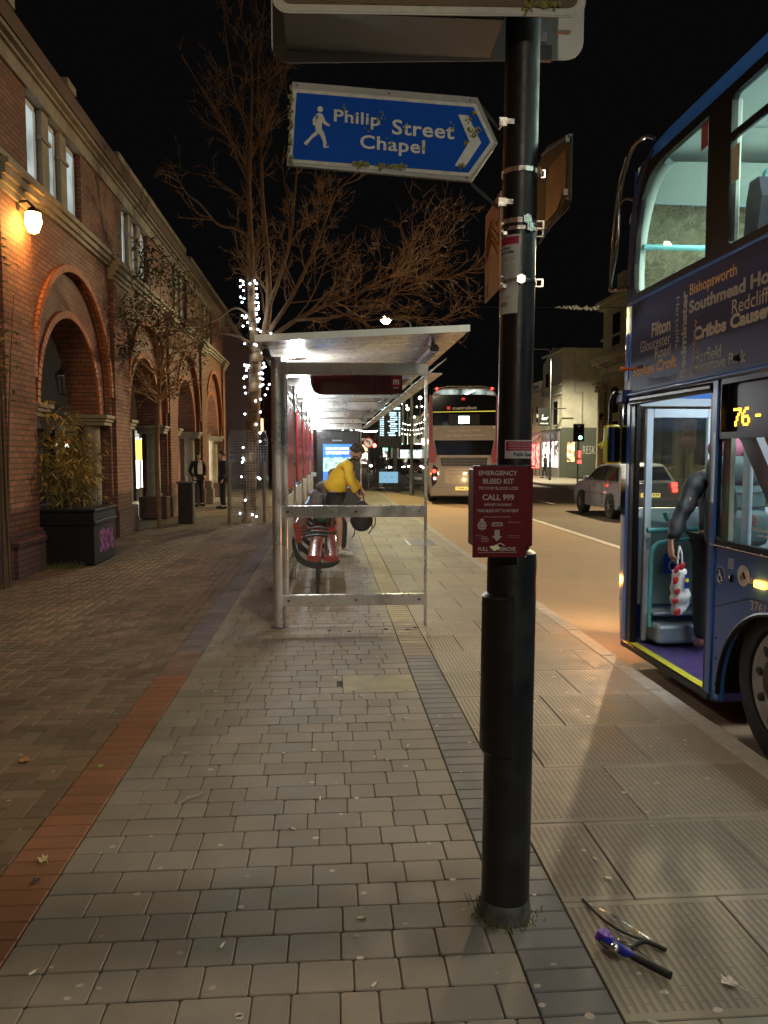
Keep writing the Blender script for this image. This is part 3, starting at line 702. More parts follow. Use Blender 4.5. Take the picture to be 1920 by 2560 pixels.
ct('PULL TO REMOVE', .060, .105, .10, .80, .03)
mb.box(X0+.017, X0+.140, f-.0002, f+.0006, Z0+.0115, Z0+.0128)
# arrow, health badge, police crest
AX_ = X0+.17*.45
mb.prism([(AX_-.008,Z0+.083),(AX_+.008,Z0+.083),(AX_+.008,Z0+.063),(AX_+.016,Z0+.063),(AX_,Z0+.047),(AX_-.016,Z0+.063),(AX_-.008,Z0+.063)], XZ(f-.0003), (0,.0008,0))
mb.prism([(AX_-.017,Z0+.106),(AX_+.017,Z0+.106),(AX_+.017,Z0+.094),(AX_-.017,Z0+.094)], XZ(f-.0003), (0,.0008,0))
cx, cz = X0+.029, Z0+.097
star = []
for i in range(16):
    a = PI/2 + i*PI/8; r_ = .016 if i % 2 == 0 else .0125; star.append((cx+r_*math.cos(a), cz+r_*math.sin(a)))
mb.prism(star, XZ(f-.0003), (0,.0008,0)); mb.prism([(cx-.006,cz+.014),(cx+.006,cz+.014),(cx+.007,cz+.019),(cx+.003,cz+.0195),(cx+.002,cz+.023),(cx-.002,cz+.023),(cx-.003,cz+.0195),(cx-.007,cz+.019)], XZ(f-.0003), (0,.0008,0))
mb.build('lettering', mat('kit_letter', (.46,.41,.41), .5, var=.03), lid, fix=False)
mb = MB(); text(mb, 'NHS', (AX_-.014,f-.0012,Z0+.0955), (.028,0,0), (.0,0,.009), .03)
mb.lathe([(.0085,-.0010),(.0085,-.0004)], (cx, f, cz), 20, 'Y'); mb.build('badge_marks', redbox, lid, fix=False)
mb = MB(); mb.lathe([(.0062,-.0016),(.0062,-.0008)], (cx, f, cz), 20, 'Y'); mb.build('crest_centre', bpy.data.materials['kit_letter'], lid, fix=False)
mb = MB(); mb.prism([(X0+.008,Z0+.066),(X0+.022,Z0+.066),(X0+.022,Z0+.050),(X0+.008,Z0+.050)], XZ(f-.0003), (0,.0008,0)); mb.build('purple_mark', mat('kit_purple', (.10,.015,.06), .5, var=0), lid)
tab = mat('pull_tab', (.72,.70,.45), .5, var=.05)
mb = MB(); mb.prism([(X0+.052,Z0+.031),(X0+.078,Z0+.034),(X0+.086,Z0+.026),(X0+.066,Z0+.018)], lambda u, v: (u, f-.004-(Z0+.034-v)*.5, v), (0,.001,.001))
mb.tube(spline([(X0+.07,f-.002,Z0+.034),(X0+.085,f-.010,Z0+.041),(X0+.10,f-.004,Z0+.033)]), .0015, 6); mb.build('pull_tab', tab, t)
mb = MB(); mb.ball((X1-.003, Y0-.002, Z0-.003), .003, 8, 6); mb.build('corner_screw', M['chrome'], t)
strap(t, 1.42, .058, .018)

# blue banding tool and offcuts dropped on the slabs
blue = mat('tool_blue', (.015,.02,.30), .3, var=.1, coat=.3); purp = mat('tool_purple', (.16,.03,.36), .35, var=.1)
t = thing('banding_tool', (.95, 2.31, 0), 'blue and purple strap tensioning tool with black grips', 'tool')
def seg(a, b): return (V(*b)-V(*a))
mb = MB(); mb.tube(spline([(.884,2.352,.022),(.900,2.325,.024),(.925,2.296,.022),(.958,2.262,.018)]), [.016]*4+[.019]*6+[.016]*6+[.012]*3, 8); mb.build('body', blue, t, smooth=50)
M4 = Matrix.Translation((.894,2.352,.026)) @ Matrix.Rotation(R(-38), 4, 'Z') @ Matrix.Rotation(R(20), 4, 'Y')
mb = MB(); mb.cbox(-.026, .026, -.016, .016, -.017, .015, .004, M4); mb.cbox(-.010,.010,-.020,.020,-.010,.020,.003, M4); mb.build('head', purp, t)
mb = MB(); mb.tube([(.952,2.268,.017),(.990,2.222,.017),(1.034,2.168,.017)], [.0115,.013,.0125], 14); mb.build('grip', M['rubber'], t, smooth=50)
mb = MB(); mb.tube(spline([(.972,2.312,.012),(.998,2.330,.014),(1.022,2.338,.014),(1.045,2.326,.013),(1.078,2.297,.010)]), .0075, 10); mb.build('lever', M['rubber'], t, smooth=50)
mb = MB(); mb.ball((.903,2.285,.034), .0155, 14, 10, (1,1,.8)); mb.tube([(.903,2.285,.03),(.89,2.30,.02)], .006, 8); mb.tube([(.875,2.33,.028),(.893,2.298,.030)], .005, 8)
mb.tube([(.92,2.315,.034),(.965,2.300,.026),(1.0,2.245,.020)], .0022, 6); mb.tube([(.925,2.333,.03),(.955,2.318,.026),(.972,2.312,.016)], .0026, 6); mb.ball((.932,2.33,.032),.004,8,6); mb.build('linkage', M['chrome'], t, smooth=True)
mb = MB(); pts = spline([(.906,2.606,.004),(.914,2.545,.010),(.930,2.470,.014),(.962,2.410,.012),(1.0,2.368,.012),(1.045,2.343,.010),(1.075,2.318,.006)], 8)
mb.tube(pts, [.0045]*len(pts), 6); tag(mb.build('strap_offcut', M['rubber']), 'long curved black plastic strap offcut beside the tool', 'strap')
mb = MB(); pts = spline([(.943,2.545,.006),(.965,2.490,.016),(1.0,2.430,.016),(1.052,2.366,.004)], 8)
for p, q in zip(pts, pts[1:]):
    n = V((q-p).y, -(q-p).x, 0).normalized()*.0045; mb.add([p-n, p+n, q+n, q-n, p-n+V(0,0,.0012), p+n+V(0,0,.0012), q+n+V(0,0,.0012), q-n+V(0,0,.0012)], [(0,1,2,3),(4,5,6,7),(0,1,5,4),(2,3,7,6),(1,2,6,5),(3,0,4,7)])
tag(mb.build('strap_offcut', M['chrome']), 'short bowed bright steel strap offcut beside the tool', 'strap')
# ================================================================== BUS SHELTER
SX0, SX1, SY0, SY1 = -0.44, 0.905, 7.15, 21.65
BAYS = [7.15, 10.05, 12.95, 15.85, 18.75, 21.65]
M['roofpanel'] = mat('shelter_ceiling', (0.52, 0.47, 0.40), 0.26, 0.40, var=0.22, scale=2.4, rvar=0.1)
M['shglass'] = glass('shelter_glass', dirt=0.008, refl=1.0, dcol=(.6,.6,.55), dscale=9)
sh = thing('bus_shelter', (0.2, 14.4, 0), 'long steel and glass bus shelter with lit ceiling and red panels', 'bus shelter')
mb = MB()
def pill(x, y): mb.tube([(x,y,-.01),(x,y,2.50)], .045, 24)
for i, y in enumerate(BAYS): pill(SX0-.035, y)
pill(SX0+.045-.0, BAYS[0]+.02)
for o_, y in enumerate(BAYS):
    b = MB(); b.tube([(SX0-.035,y,-.01),(SX0-.035,y,2.50)], .047, 24)
    if o_ == 0: b.tube([(SX0+.035,y+.01,-.01),(SX0+.035,y+.01,2.46)], .030, 20)
    b.build('post', M['steel'], sh, smooth=True)
    b = MB(); b.lathe([(.07,-.005),(.07,.006),(.05,.010)], (SX0-.035,y,0), 20); b.build('foot_plate', M['dsteel'], sh)
for y in (SY0, SY1):
    b = MB(); b.cbox(SX1-.012, SX1+.014, y-.012, y+.012, 0, 2.36, .003); b.build('post', M['steel'], sh)
    for z0, z1, nm in ((2.345,2.455,'top_rail'),(1.03,1.14,'middle_rail'),(.20,.305,'bottom_rail')):
        b = MB(); b.cbox(SX0+.0 if nm != 'top_rail' else SX0-.04, SX1-.001 if nm != 'top_rail' else SX1+.02, y-.022, y+.022, z0, z1, .006); rl = b.build(nm, M['steel'], sh)
        if nm != 'top_rail':
            b = MB()
            for x in (SX0+.06, SX0+.69, SX1-.06): b.lathe([(.012,-.024),(.012,-.0215),(.008,-.0215),(.008,-.024)], (x, y, (z0+z1)/2), 12, 'Y')
            b.build('fixings', M['dsteel'], rl)
    b = MB(); b.box(SX0+.02, SX1-.014, y-.005, y+.005, .305, 1.03); b.build('glass_pane', M['shglass'], sh)
    b = MB(); b.box(SX0+.02, SX1-.014, y-.005, y+.005, 1.14, 2.345); b.build('glass_pane', M['shglass'], sh)
# back wall: glazed bays, red banners, cream slats added for a lit panel's reflections
cream = mat('cream_reflection', (.62,.52,.36), .45, var=.08)
for i in range(5):
    a, b_ = BAYS[i]+.05, BAYS[i+1]-.05
    b = MB(); b.box(SX0-.040, SX0-.030, a, b_, .30, 2.33); b.build('glass_pane', M['shglass'], sh)
    b = MB(); b.box(SX0-.05, SX0-.02, a, b_, 2.33, 2.44); b.build('back_rail', M['steel'], sh)
    b = MB(); b.box(SX0-.05, SX0-.02, a, b_, .22, .30); b.build('back_rail', M['steel'], sh)
    b = MB(); b.cbox(SX0-.022, SX0-.004, a+1.08, b_-.10, 1.22, 2.24, .004); b.build('red_panel', M['red'], sh)
    for j in range(6):
        y = a + .25 + j*.42; b = MB(); b.cbox(SX0-.024, SX0+.006, y, y+.09, .45, 1.16, .004); b.build('reflected_slat', cream, sh)
    b = MB(); b.cbox(SX0-.015, SX0+.012, a+.2, a+.62, .98, 1.20, .003); b.build('notice_frame', M['white'], sh)
# roof: long sloping slab with underside boards, edge beams and cross beams
def rz(x, k=0): return lerp(2.545, 2.650, (x+.60)/1.785) + k
b = MB(); ya, yb = 6.48, 22.1
X0, X1 = -.60, 1.185
b.add([(X0,ya,rz(X0,.0)),(X1,ya,rz(X1,.0)),(X1,yb,rz(X1,.0)),(X0,yb,rz(X0,.0)),(X0,ya,rz(X0,.045)),(X1,ya,rz(X1,.045)),(X1,yb,rz(X1,.045)),(X0,yb,rz(X0,.045))],
      [(0,3,2,1),(4,5,6,7),(0,1,5,4),(1,2,6,5),(2,3,7,6),(3,0,4,7)])
b.build('roof', M['dsteel'], sh)
b = MB(); y = ya+.01
while y < yb-.1:
    y1 = min(y+.232, yb-.01); b.add([(X0+.01,y,rz(X0,-.003)),(X1-.01,y,rz(X1,-.003)),(X1-.01,y1-.006,rz(X1,-.003)),(X0+.01,y1-.006,rz(X0,-.003)),(X0+.01,y,rz(X0,-.0005)),(X1-.01,y,rz(X1,-.0005)),(X1-.01,y1-.006,rz(X1,-.0005)),(X0+.01,y1-.006,rz(X0,-.0005))],
      [(0,3,2,1),(4,5,6,7),(0,1,5,4),(1,2,6,5),(2,3,7,6),(3,0,4,7)]); y = y1
b.build('ceiling_boards', M['roofpanel'], sh)
b = MB(); b.box(X0, X1, ya-.006, ya, rz(X0,-.002), rz(X0,.05)); 
b2 = MB(); b2.add([(X0-.004,ya-.008,rz(X0,-.006)),(X1+.004,ya-.008,rz(X1,-.006)),(X1+.004,ya-.008,rz(X1,.05)),(X0-.004,ya-.008,rz(X0,.05)),(X0-.004,ya-.001,rz(X0,-.006)),(X1+.004,ya-.001,rz(X1,-.006)),(X1+.004,ya-.001,rz(X1,.05)),(X0-.004,ya-.001,rz(X0,.05))], [(0,1,2,3),(4,7,6,5),(0,4,5,1),(3,2,6,7),(0,3,7,4),(1,5,6,2)])
b2.build('roof_edge', M['white'], sh)
b = MB(); b.tube([(.945,6.88,2.555),(.945,21.9,2.555)], .042, 20); b.build('edge_beam', M['dsteel'], sh, smooth=60)
b = MB(); b.tube([(-.545,6.88,2.50),(-.545,21.9,2.50)], .036, 20); b.build('edge_beam', M['dsteel'], sh, smooth=60)
b = MB(); b.box(.93,1.06, 7.17, 21.6, 2.36, 2.372); b.add([(.915,7.17,2.36),(.915,21.6,2.36),(1.10,21.6,2.50),(1.10,7.17,2.50),(.915,7.17,2.372),(.915,21.6,2.372),(1.10,21.6,2.512),(1.10,7.17,2.512)], [(0,1,2,3),(4,7,6,5),(0,4,5,1),(3,2,6,7),(0,3,7,4),(1,5,6,2)]); b.build('gutter', M['steel'], sh)
for i, y in enumerate(BAYS):
    for x in (.945, -.545):
        b = MB(); zt = rz(x)
        b.tube([(x, y-.05, 2.52), (x, y-.05, zt)], .014, 10); b.tube([(x, y-.05, zt-.016), (x, y-.05, zt-.003)], .024, 10); b.build('roof_bracket', M['dsteel'], sh)
b = MB(); b.tube([(.945,7.02,2.555),(.945,7.02,2.64)], .02, 12); b.build('roof_bracket', M['dsteel'], sh)
for y in BAYS[1:]:
    b = MB(); b.cbox(SX0-.02, SX1+.03, y-.02, y+.02, 2.39, 2.50, .004); b.build('cross_beam', M['steel'], sh)
for y in [8.6, 11.5, 14.4, 17.3, 20.2]:
    b = MB(); b.cbox(SX0-.02, SX1+.03, y-.015, y+.015, 2.46, 2.52, .004); b.build('cross_beam', M['steel'], sh)
led = glow('shelter_led', (.93,.97,1.0), 55)
for i, y in enumerate([7.75, 10.75, 13.6, 16.5, 19.4, 21.2]):
    b = MB(); b.lathe([(.058,0),(.062,.01),(.062,.03)], (-.30, y, 2.475), 20); h = b.build('light_fitting', M['white'], sh)
    b = MB(); b.ball((-.30, y, 2.472), .046, 16, 8, (1,1,.35)); b.build('lens', led, h, smooth=True, fix=False)
    lamp('POINT', 'shelter_light', (-.30, y, 2.40), 52, (.93,.97,1.0), .045)
# near end decals: maroon board with rounded lower corner, square m mark, mirrored stop name
b = MB(); yy = SY0+.06
pts = [(-.172,2.352),(-.160,2.26),(-.135,2.20),(-.105,2.178),(-.06,2.170),(.60,2.172),(.665,2.18),(.690,2.20),(.690,2.352)]
b.prism(pts, XZ(yy), (0,.012,0)); brd = b.build('name_board', mat('maroon', (.10,.006,.012), .25, var=.05), sh)
b = MB(); b.prism(rrect(.585,.678,2.243,2.342,.014), XZ(yy-.003), (0,.0025,0)); b.build('logo_square', M['red'], brd)
b = MB(); text(b, 'm', (.605,yy-.0045,2.266), (.054,0,0), (0,0,.046), .04); b.build('lettering', M['white'], brd, fix=False)
b = MB(); text(b, 'stop', (.655,yy-.0045,2.226), (-.05,0,0), (0,0,.014), .02)
text(b, 'Bedminster', (.688,SY0-.007,2.130), (-.165,0,0), (0,0,.036), .03); text(b, 'Parade', (.688,SY0-.007,2.085), (-.098,0,0), (0,0,.036), .03)
b.build('stop_name', M['white'], brd, fix=False)
# the pale blue reflection low on the glass is a panel under the departure totem


# advertising unit at the far end
t = thing('advert_screen', (.25, 21.3, 0), 'lit blue advertising screen at the far end of the shelter', 'screen')
b = MB(); b.cbox(-.34, .87, 21.25, 21.42, .12, 2.30, .03); fr = b.build('housing', M['black'], t)
b = MB(); b.box(-.155, .655, 21.235, 21.248, .72, 1.925)
b.build('screen', glow('screen_blue', (.10,.30,.95), 1.5, .25, 2), t)
b = MB()
b.prism([(-.15,1.50),(-.14,1.545),(-.08,1.56),(.03,1.555),(.085,1.53),(.15,1.56),(.30,1.57),(.40,1.555),(.44,1.53),(.50,1.56),(.65,1.57),(.65,1.18),(-.15,1.18)], XZ(21.232), (0,.0015,0)); b.build('burger_picture', glow('screen_burger', (.55,.95,.80), 1.5, .55, 9), t)
b = MB(); text(b, 'FRESH, HOT, LOADED', (-.075,21.231,1.755), (.635,0,0), (0,0,.085), .05); text(b, 'GET IT BURGERED TODAY', (-.075,21.231,1.648), (.635,0,0), (0,0,.085), .05)
b.build('headline', glow('screen_white', (1,1,1), 2.6), t, fix=False)
b = MB(); text(b, 'North Street', (.10,21.247,2.01), (.27,0,0), (0,0,.04), .02); b.build('lettering', glow('soft_white', (1,1,1), .8), fr, fix=False)

# ------------------------------------------------------------------ benches
M['bred'] = mat('bench_red', (.33,.020,.018), .16, var=.08, coat=.6)
def make_bench(name, label, nslat_len):
    t = thing(name, (0,0,0), label, 'bench', 'red slatted benches in the shelter')
    L_ = nslat_len
    def slat(cx, cz, wx, tz, ang, nm):
        mb = MB(); n = 16; poly = []
        for k in range(n):
            a = 2*PI*k/n; x = wx/2*math.copysign(abs(math.cos(a))**.55, math.cos(a)); z = tz/2*math.copysign(abs(math.sin(a))**.7, math.sin(a))
            poly.append((cx + x*math.cos(ang) - z*math.sin(ang), cz + x*math.sin(ang) + z*math.cos(ang)))
        mb.prism(poly, XZ(0), (0,L_,0)); mb.build(nm, M['bred'], t, smooth=60, local=True)
    slat(-.165, .475, .165, .07, R(-4), 'seat_slat'); slat(.022, .472, .165, .07, R(3), 'seat_slat'); slat(-.345, .76, .06, .23, R(14), 'back_slat')
    for k, y in enumerate((.18, L_/2, L_-.18)):
        mb = MB(); o = []; path = [(-.392,.70),(-.385,.60),(-.345,.49),(-.26,.415),(-.13,.385),(.0,.388),(.075,.405),(.115,.43)]
        w_ = [.018,.045,.06,.075,.085,.075,.05,.02]
        up = []; dn = []
        sp = spline([V(x,0,z) for x, z in path], 4)
        for i, p in enumerate(sp):
            tt = (sp[min(i+1,len(sp)-1)]-sp[max(i-1,0)]).normalized(); nn = V(-tt.z,0,tt.x); ww = lerp(.012,.050,math.sin(PI*i/(len(sp)-1)))
            up.append((p.x+nn.x*ww*.4, p.z+nn.z*ww*.4)); dn.append((p.x-nn.x*ww, p.z-nn.z*ww))
        for i in range(len(up)-1): mb.prism([up[i],up[i+1],dn[i+1],dn[i]], XZ(y-.012), (0,.024,0))
        mb.build('end_frame', M['black'], t, local=True)
        mb = MB(); mb.tube([(-.13,y,.37),(-.13,y,-.005)], .020, 14); mb.tube([(-.13,y,.012),(-.13,y,-.002)], .05, 14); mb.build('leg', M['black'], t, smooth=50, local=True)
    for y in (.18, .62, 1.08):
        for o_ in (0,):
            mb = MB(); mb.tube(spline([(-.34,y,.56),(-.33,y,.645),(-.24,y,.70),(-.12,y,.715),(-.01,y,.700)]), [.014]*24+[.010], 12); mb.tube([(-.03,y,.70),(-.035,y,.50)], .010, 10)
            mb.build('armrest', M['black'], t, smooth=50, local=True)
    return t
b1 = make_bench('bench', 'nearest glossy red slatted bench with black armrests behind the glass', 2.3); b1.location = (0, 8.42, 0)
b2 = copy_tree(b1); b2.location = (0, 11.75, 0); b2['label'] = 'second red bench, where the grey hooded person sits'
b3 = copy_tree(b1); b3.location = (0, 15.1, 0); b3['label'] = 'furthest red bench, beyond the hunched seated person'

for i, (x, y) in enumerate([(.0,6.98),(.18,6.93),(.52,7.0),(.72,6.97),(.80,7.05)]):
    mb = MB(); mb.lathe([(.022,.0),(.02,.004),(.008,.006)], (x,y,0), 10); tag(mb.build('bolt_plug', M['rubber'] if i else M['rubber']), 'black plug left in the paving just before the shelter', 'bolt', 'black plugs in the paving before the shelter')
# ================================================================== PEOPLE
def skin(name, P, Ed, rad, m, parent=None, sub=2, root=0, local=False, bumpy=0.0, seed=1, fscale=9.0, flat=None):
    """one continuous surface grown along a jointed skeleton"""
    me = bpy.data.meshes.new(name); me.from_pydata([tuple(p) for p in P], Ed, []); o = bpy.data.objects.new(name, me); COL.objects.link(o)
    md = o.modifiers.new('s', 'SKIN'); md.use_smooth_shade = True
    for i, v in enumerate(me.skin_vertices[0].data):
        r_ = rad[i]; v.radius = r_ if isinstance(r_, tuple) else (r_, r_); v.use_root = (i == root)
    sb = o.modifiers.new('u', 'SUBSURF'); sb.levels = sub; sb.render_levels = sub
    dg = bpy.context.evaluated_depsgraph_get(); e = o.evaluated_get(dg); nm = bpy.data.meshes.new_from_object(e)
    bpy.data.objects.remove(o); bpy.data.meshes.remove(me)
    nm.materials.clear()
    if bumpy:
        from mathutils import noise
        for v, n in zip(nm.vertices, [v.normal.copy() for v in nm.vertices]):
            k = noise.noise(v.co*fscale + V(seed*7.1,0,0)) + .5*noise.noise(v.co*fscale*2.3 + V(0,seed*3.3,0))
            v.co += n*k*bumpy
    nm.polygons.foreach_set('use_smooth', [True]*len(nm.polygons))
    return link(name, nm, m, parent, local)
SK = mat('skin', (.52,.27,.18), .5, var=.08, scale=20); SKP = mat('pale_skin', (.60,.38,.30), .5, var=.06, scale=20)
CL = lambda n, c, r=.8, v=.15: mat(n, c, r, var=v, scale=14, bump=.002, bscale=90)
def head(parent, c, fwd, upv, s=1.0, m=SK, hair=None, hairlen=0, curly=False, local=False, beard=None, cap=None):
    """head with brow, nose, lips, chin, ears, eyes; c = centre, fwd = gaze direction"""
    fwd = V(*fwd).normalized(); upv = V(*upv); rt = fwd.cross(upv).normalized(); upv = rt.cross(fwd).normalized()
    Mx = Matrix((( rt.x, fwd.x, upv.x, c[0]), (rt.y, fwd.y, upv.y, c[1]), (rt.z, fwd.z, upv.z, c[2]), (0,0,0,1)))
    from mathutils import noise
    mb = MB(); mb.ball((0,0,0), 1, 24, 18); vs = []
    for p in mb.v:
        x, y, z = p; X = x*.077; Y = y*.098; Z = z*.118
        if z < 0: X *= 1-.32*(-z)**1.4; Y = Y*(1-.12*(-z)) + (.018*(-z) if y > 0 else -.0)
        f = max(0, y)
        Y += f*.028*math.exp(-((z+.12)/.16)**2)*math.exp(-(x/.16)**2)       # nose
        Y -= f*.012*math.exp(-((z-.08)/.12)**2)*(math.exp(-((abs(x)-.38)/.2)**2))  # sockets
        Y += f*.008*math.exp(-((z+.48)/.08)**2)*math.exp(-(x/.35)**2)      # lips
        Y += f*.012*math.exp(-((z+.86)/.15)**2)*math.exp(-(x/.4)**2)        # chin
        Y += f*.006*math.exp(-((z-.27)/.09)**2)                           # brow
        vs.append(V(X,Y,Z)*s)
    mb.v = [Mx @ p for p in vs]
    for sx in (-1, 1): mb.ball(Mx @ (V(sx*.078,-.005,-.005)*s), .03*s, 8, 6, (.35,.7,1), Mx.to_3x3().normalized())
    h = mb.build('head', m, parent, smooth=80, local=local)
    e = MB()
    for sx in (-1, 1): e.ball(Mx @ (V(sx*.03,.088,.010)*s), .010*s, 8, 6)
    e.build('eyes', M['rubber'], h, smooth=True, local=local)
    if hair:
        hb = MB(); rr = random.Random(int(abs(c[0]*100))+3)
        hb.ball((0,0,0), 1, 22, 14); vs = []; keep = []
        for p in hb.v:
            x, y, z = p; k = 1.0
            lim = -.25 if y < .1 else .34
            zz = max(z, lim)
            n_ = noise.noise(V(x,y,z)*5)*(.10 if curly else .03)
            vs.append(Mx @ (V(x*.089*(1+n_), y*.108*(1+n_)-.008, zz*.128*(1+n_)+.006)*s))
        hb.v = vs
        if curly:
            for i in range(170):
                a = rr.uniform(0, 2*PI); z = rr.uniform(-.15, 1); q = math.sqrt(max(0, 1-z*z)); x, y = q*math.cos(a), q*math.sin(a)
                if y > .35 and z < .55: continue
                hb.ball(Mx @ (V(x*.094, y*.112-.008, z*.130+.006)*s), rr.uniform(.011,.022)*s, 6, 5)
        if hairlen:
            for i in range(60):
                a = R(rr.uniform(130, 410)); x, y = .082*math.cos(a), .098*math.sin(a)-.01
                if y > .03: continue
                p0 = Mx @ (V(x,y,.03)*s); hb.tube([p0, p0+V(x*.2, y*.1-.0, -hairlen*.5), p0+V(x*.35+rr.uniform(-.015,.015), y*.1, -hairlen*rr.uniform(.8,1.1))], [.017,.016,.004], 5)
        hb.build('hair', hair, parent, smooth=60, local=local)
    if beard:
        bb = MB(); rr = random.Random(8)
        for i in range(110):
            a = R(rr.uniform(-20, 200)); z = rr.uniform(-.98, -.35)
            q = math.sqrt(1-z*z); x, y = q*math.cos(a), q*math.sin(a)
            if abs(x) < .25 and z > -.55: continue
            bb.ball(Mx @ (V(x*.077*(1-.25*-z), y*.100+.022*-z, z*.122)*s), rr.uniform(.009,.015)*s, 5, 4)
        bb.build('beard', beard, parent, smooth=60, local=local)
    return Mx
def hand(parent, wrist, d, palm_n, m, curl=.5, s=1.0, side=1, name='hand', local=False):
    """palm, four unequal jointed fingers and a thumb from the side of the palm"""
    d = V(*d).normalized(); n = V(*palm_n); n = (n - d*n.dot(d)).normalized(); r_ = d.cross(n)*side; w0 = V(*wrist)
    mb = MB(); mb.tube([w0-d*.03*s, w0+d*.01*s, w0+d*.05*s, w0+d*.088*s], [.026*s,.028*s,.036*s,.030*s], 10)
    vs = mb.v; c = w0
    mb.v = [tuple(V(*p) - n*((V(*p)-c).dot(n))*.45) for p in vs]
    for k, (off, L_, a0) in enumerate(((-.030,.068,0),(-.010,.078,.05),(.011,.073,.1),(.030,.058,.16))):
        p = w0 + d*.082*s + r_*off*s; ang = curl*.55; pts = [p]; 
        for j, fr in enumerate((.45,.32,.23)):
            dd = d*math.cos(ang+a0) + n*math.sin(ang+a0); p = p + dd*L_*fr*s; pts.append(p); ang += curl*.95
        mb.tube(pts, [.0098*s,.009*s,.0083*s,.0065*s], 7)
    p = w0 + d*.022*s - r_*.030*s; dd = (d*.65 - r_*.6 + n*(.25+curl*.5)).normalized(); q = p + dd*.040*s; dd2 = (d*.9 - r_*.05 + n*(.3+curl*.5)).normalized()
    mb.tube([p-dd*.01*s, q, q+dd2*.032*s], [.0125*s,.0108*s,.0085*s], 7)
    return mb.build(name, m, parent, smooth=60, local=local)

# ---- man in the yellow fleece, stooping to his bag beside the bench (faces the road, +X)
yel = CL('yellow_fleece', (.88,.54,.03), .85, .12); shorts = CL('black_shorts', (.012,.012,.014))
mx_, my_ = .16, 12.35
t = thing('person', (mx_, my_, 0), 'person in yellow fleece and black shorts stooping over a dark bag', 'person')
HP = (-.10, .98)   # hips (x offset, z)
def Q(x, y, z): return V(mx_+x, my_+y, z)
bp_ = [Q(-.10,0,.98), Q(-.03,0,1.13), Q(.06,0,1.32), Q(.16,0,1.47), Q(.215,-.0,1.53),      # pelvis..neck base
       Q(.14,-.17,1.44), Q(.17,-.22,1.20), Q(.27,-.16,1.02),        # near arm: shoulder elbow wrist
       Q(.14,.17,1.44), Q(.22,.20,1.20), Q(.36,.12,1.06),
       Q(-.08,-.11,.92), Q(.01,-.12,.52), Q(-.0,-.12,.10), Q(.02,-.12,.055),
       Q(-.10,.11,.92), Q(-.11,.12,.52), Q(-.17,.12,.11), Q(-.14,.12,.06)]
ed = [(0,1),(1,2),(2,3),(3,4),(3,5),(5,6),(6,7),(3,8),(8,9),(9,10),(0,11),(11,12),(12,13),(13,14),(0,15),(15,16),(16,17),(17,18)]
rd = [.14,.13,.145,.12,.055,.062,.047,.03,.062,.047,.03,.088,.056,.038,.038,.088,.056,.038,.038]
skin('body', bp_, ed, rd, SK, t)
jk = bp_[:11]; je = [e for e in ed if max(e) < 11]
jp = [Q(-.15,0,.97)] + [p.copy() for p in bp_[1:4]] + [Q(.19,0,1.505)] + [p.copy() for p in bp_[5:11]]
jr = [(.185,.205),(.175,.195),(.175,.19),(.15,.16),.078,.088,.074,.050,.088,.074,.050]
skin('yellow_fleece', jp, je, jr, yel, t, bumpy=.016, seed=4)
sp_ = [Q(-.13,0,1.0), Q(-.08,-.11,.90), Q(-.03,-.125,.68), Q(-.11,.11,.90), Q(-.10,.125,.68)]
skin('shorts', sp_, [(0,1),(1,2),(0,3),(3,4)], [(.17,.185),.135,.122,.135,.122], shorts, t, bumpy=.01)
mb = MB(); mb.tube([Q(.16,-.075,1.50),Q(.21,-.07,1.55),Q(.245,0,1.54),Q(.21,.07,1.55),Q(.16,.075,1.50),Q(.15,0,1.545)], .022, 8, closed=True); mb.tube([Q(.245,-.01,1.53),Q(.25,-.01,1.45),Q(.225,-.01,1.34)], .012, 6); mb.build('collar', shorts, t, smooth=60)
skin('neck', [Q(.19,0,1.50), Q(.25,0,1.585)], [(0,1)], [.058,.055], SK, t)
head(t, Q(.285,-.01,1.655), (.80,-.12,-.62), (.62,0,.80), 1.0, SK, hair=mat('brown_hair', (.055,.038,.026), .8, var=.4, scale=60), curly=True, beard=mat('beard_hair', (.05,.03,.02), .85, var=.3))
hand(t, Q(.28,-.155,1.0), (.6,.25,-.75), (.7,.4,.3), SK, .7)
hand(t, Q(.375,.11,1.05), (.45,-.35,-.8), (-.6,.1,.6), SK, .7, side=-1)
shoe = mat('white_shoe', (.62,.60,.57), .5, var=.1); 
for sy, dx, dz in ((-.12,.0,0), (.12,-.17,.0)):
    mb = MB(); mb.tube([Q(dx-.065,sy,.045),Q(dx+.0,sy,.06),Q(dx+.10,sy,.045),Q(dx+.19,sy-.01,.033),Q(dx+.235,sy-.015,.026)], [.038,.046,.042,.035,.016], 12)
    sh_ = mb.build('shoe', shoe, t, smooth=60)
    mb = MB(); 
    for k in range(3): mb.tube([Q(dx+.02+k*.028,sy-.046,.025),Q(dx+.05+k*.028,sy-.036,.075)], .005, 4)
    mb.build('stripes', M['rubber'], sh_)
    mb = MB(); mb.tube([Q(dx-.0,sy,.07),Q(dx-.005 if dx == 0 else dx-.01,sy,.17)], [.043,.043], 12); mb.build('sock', shoe, t, smooth=60)
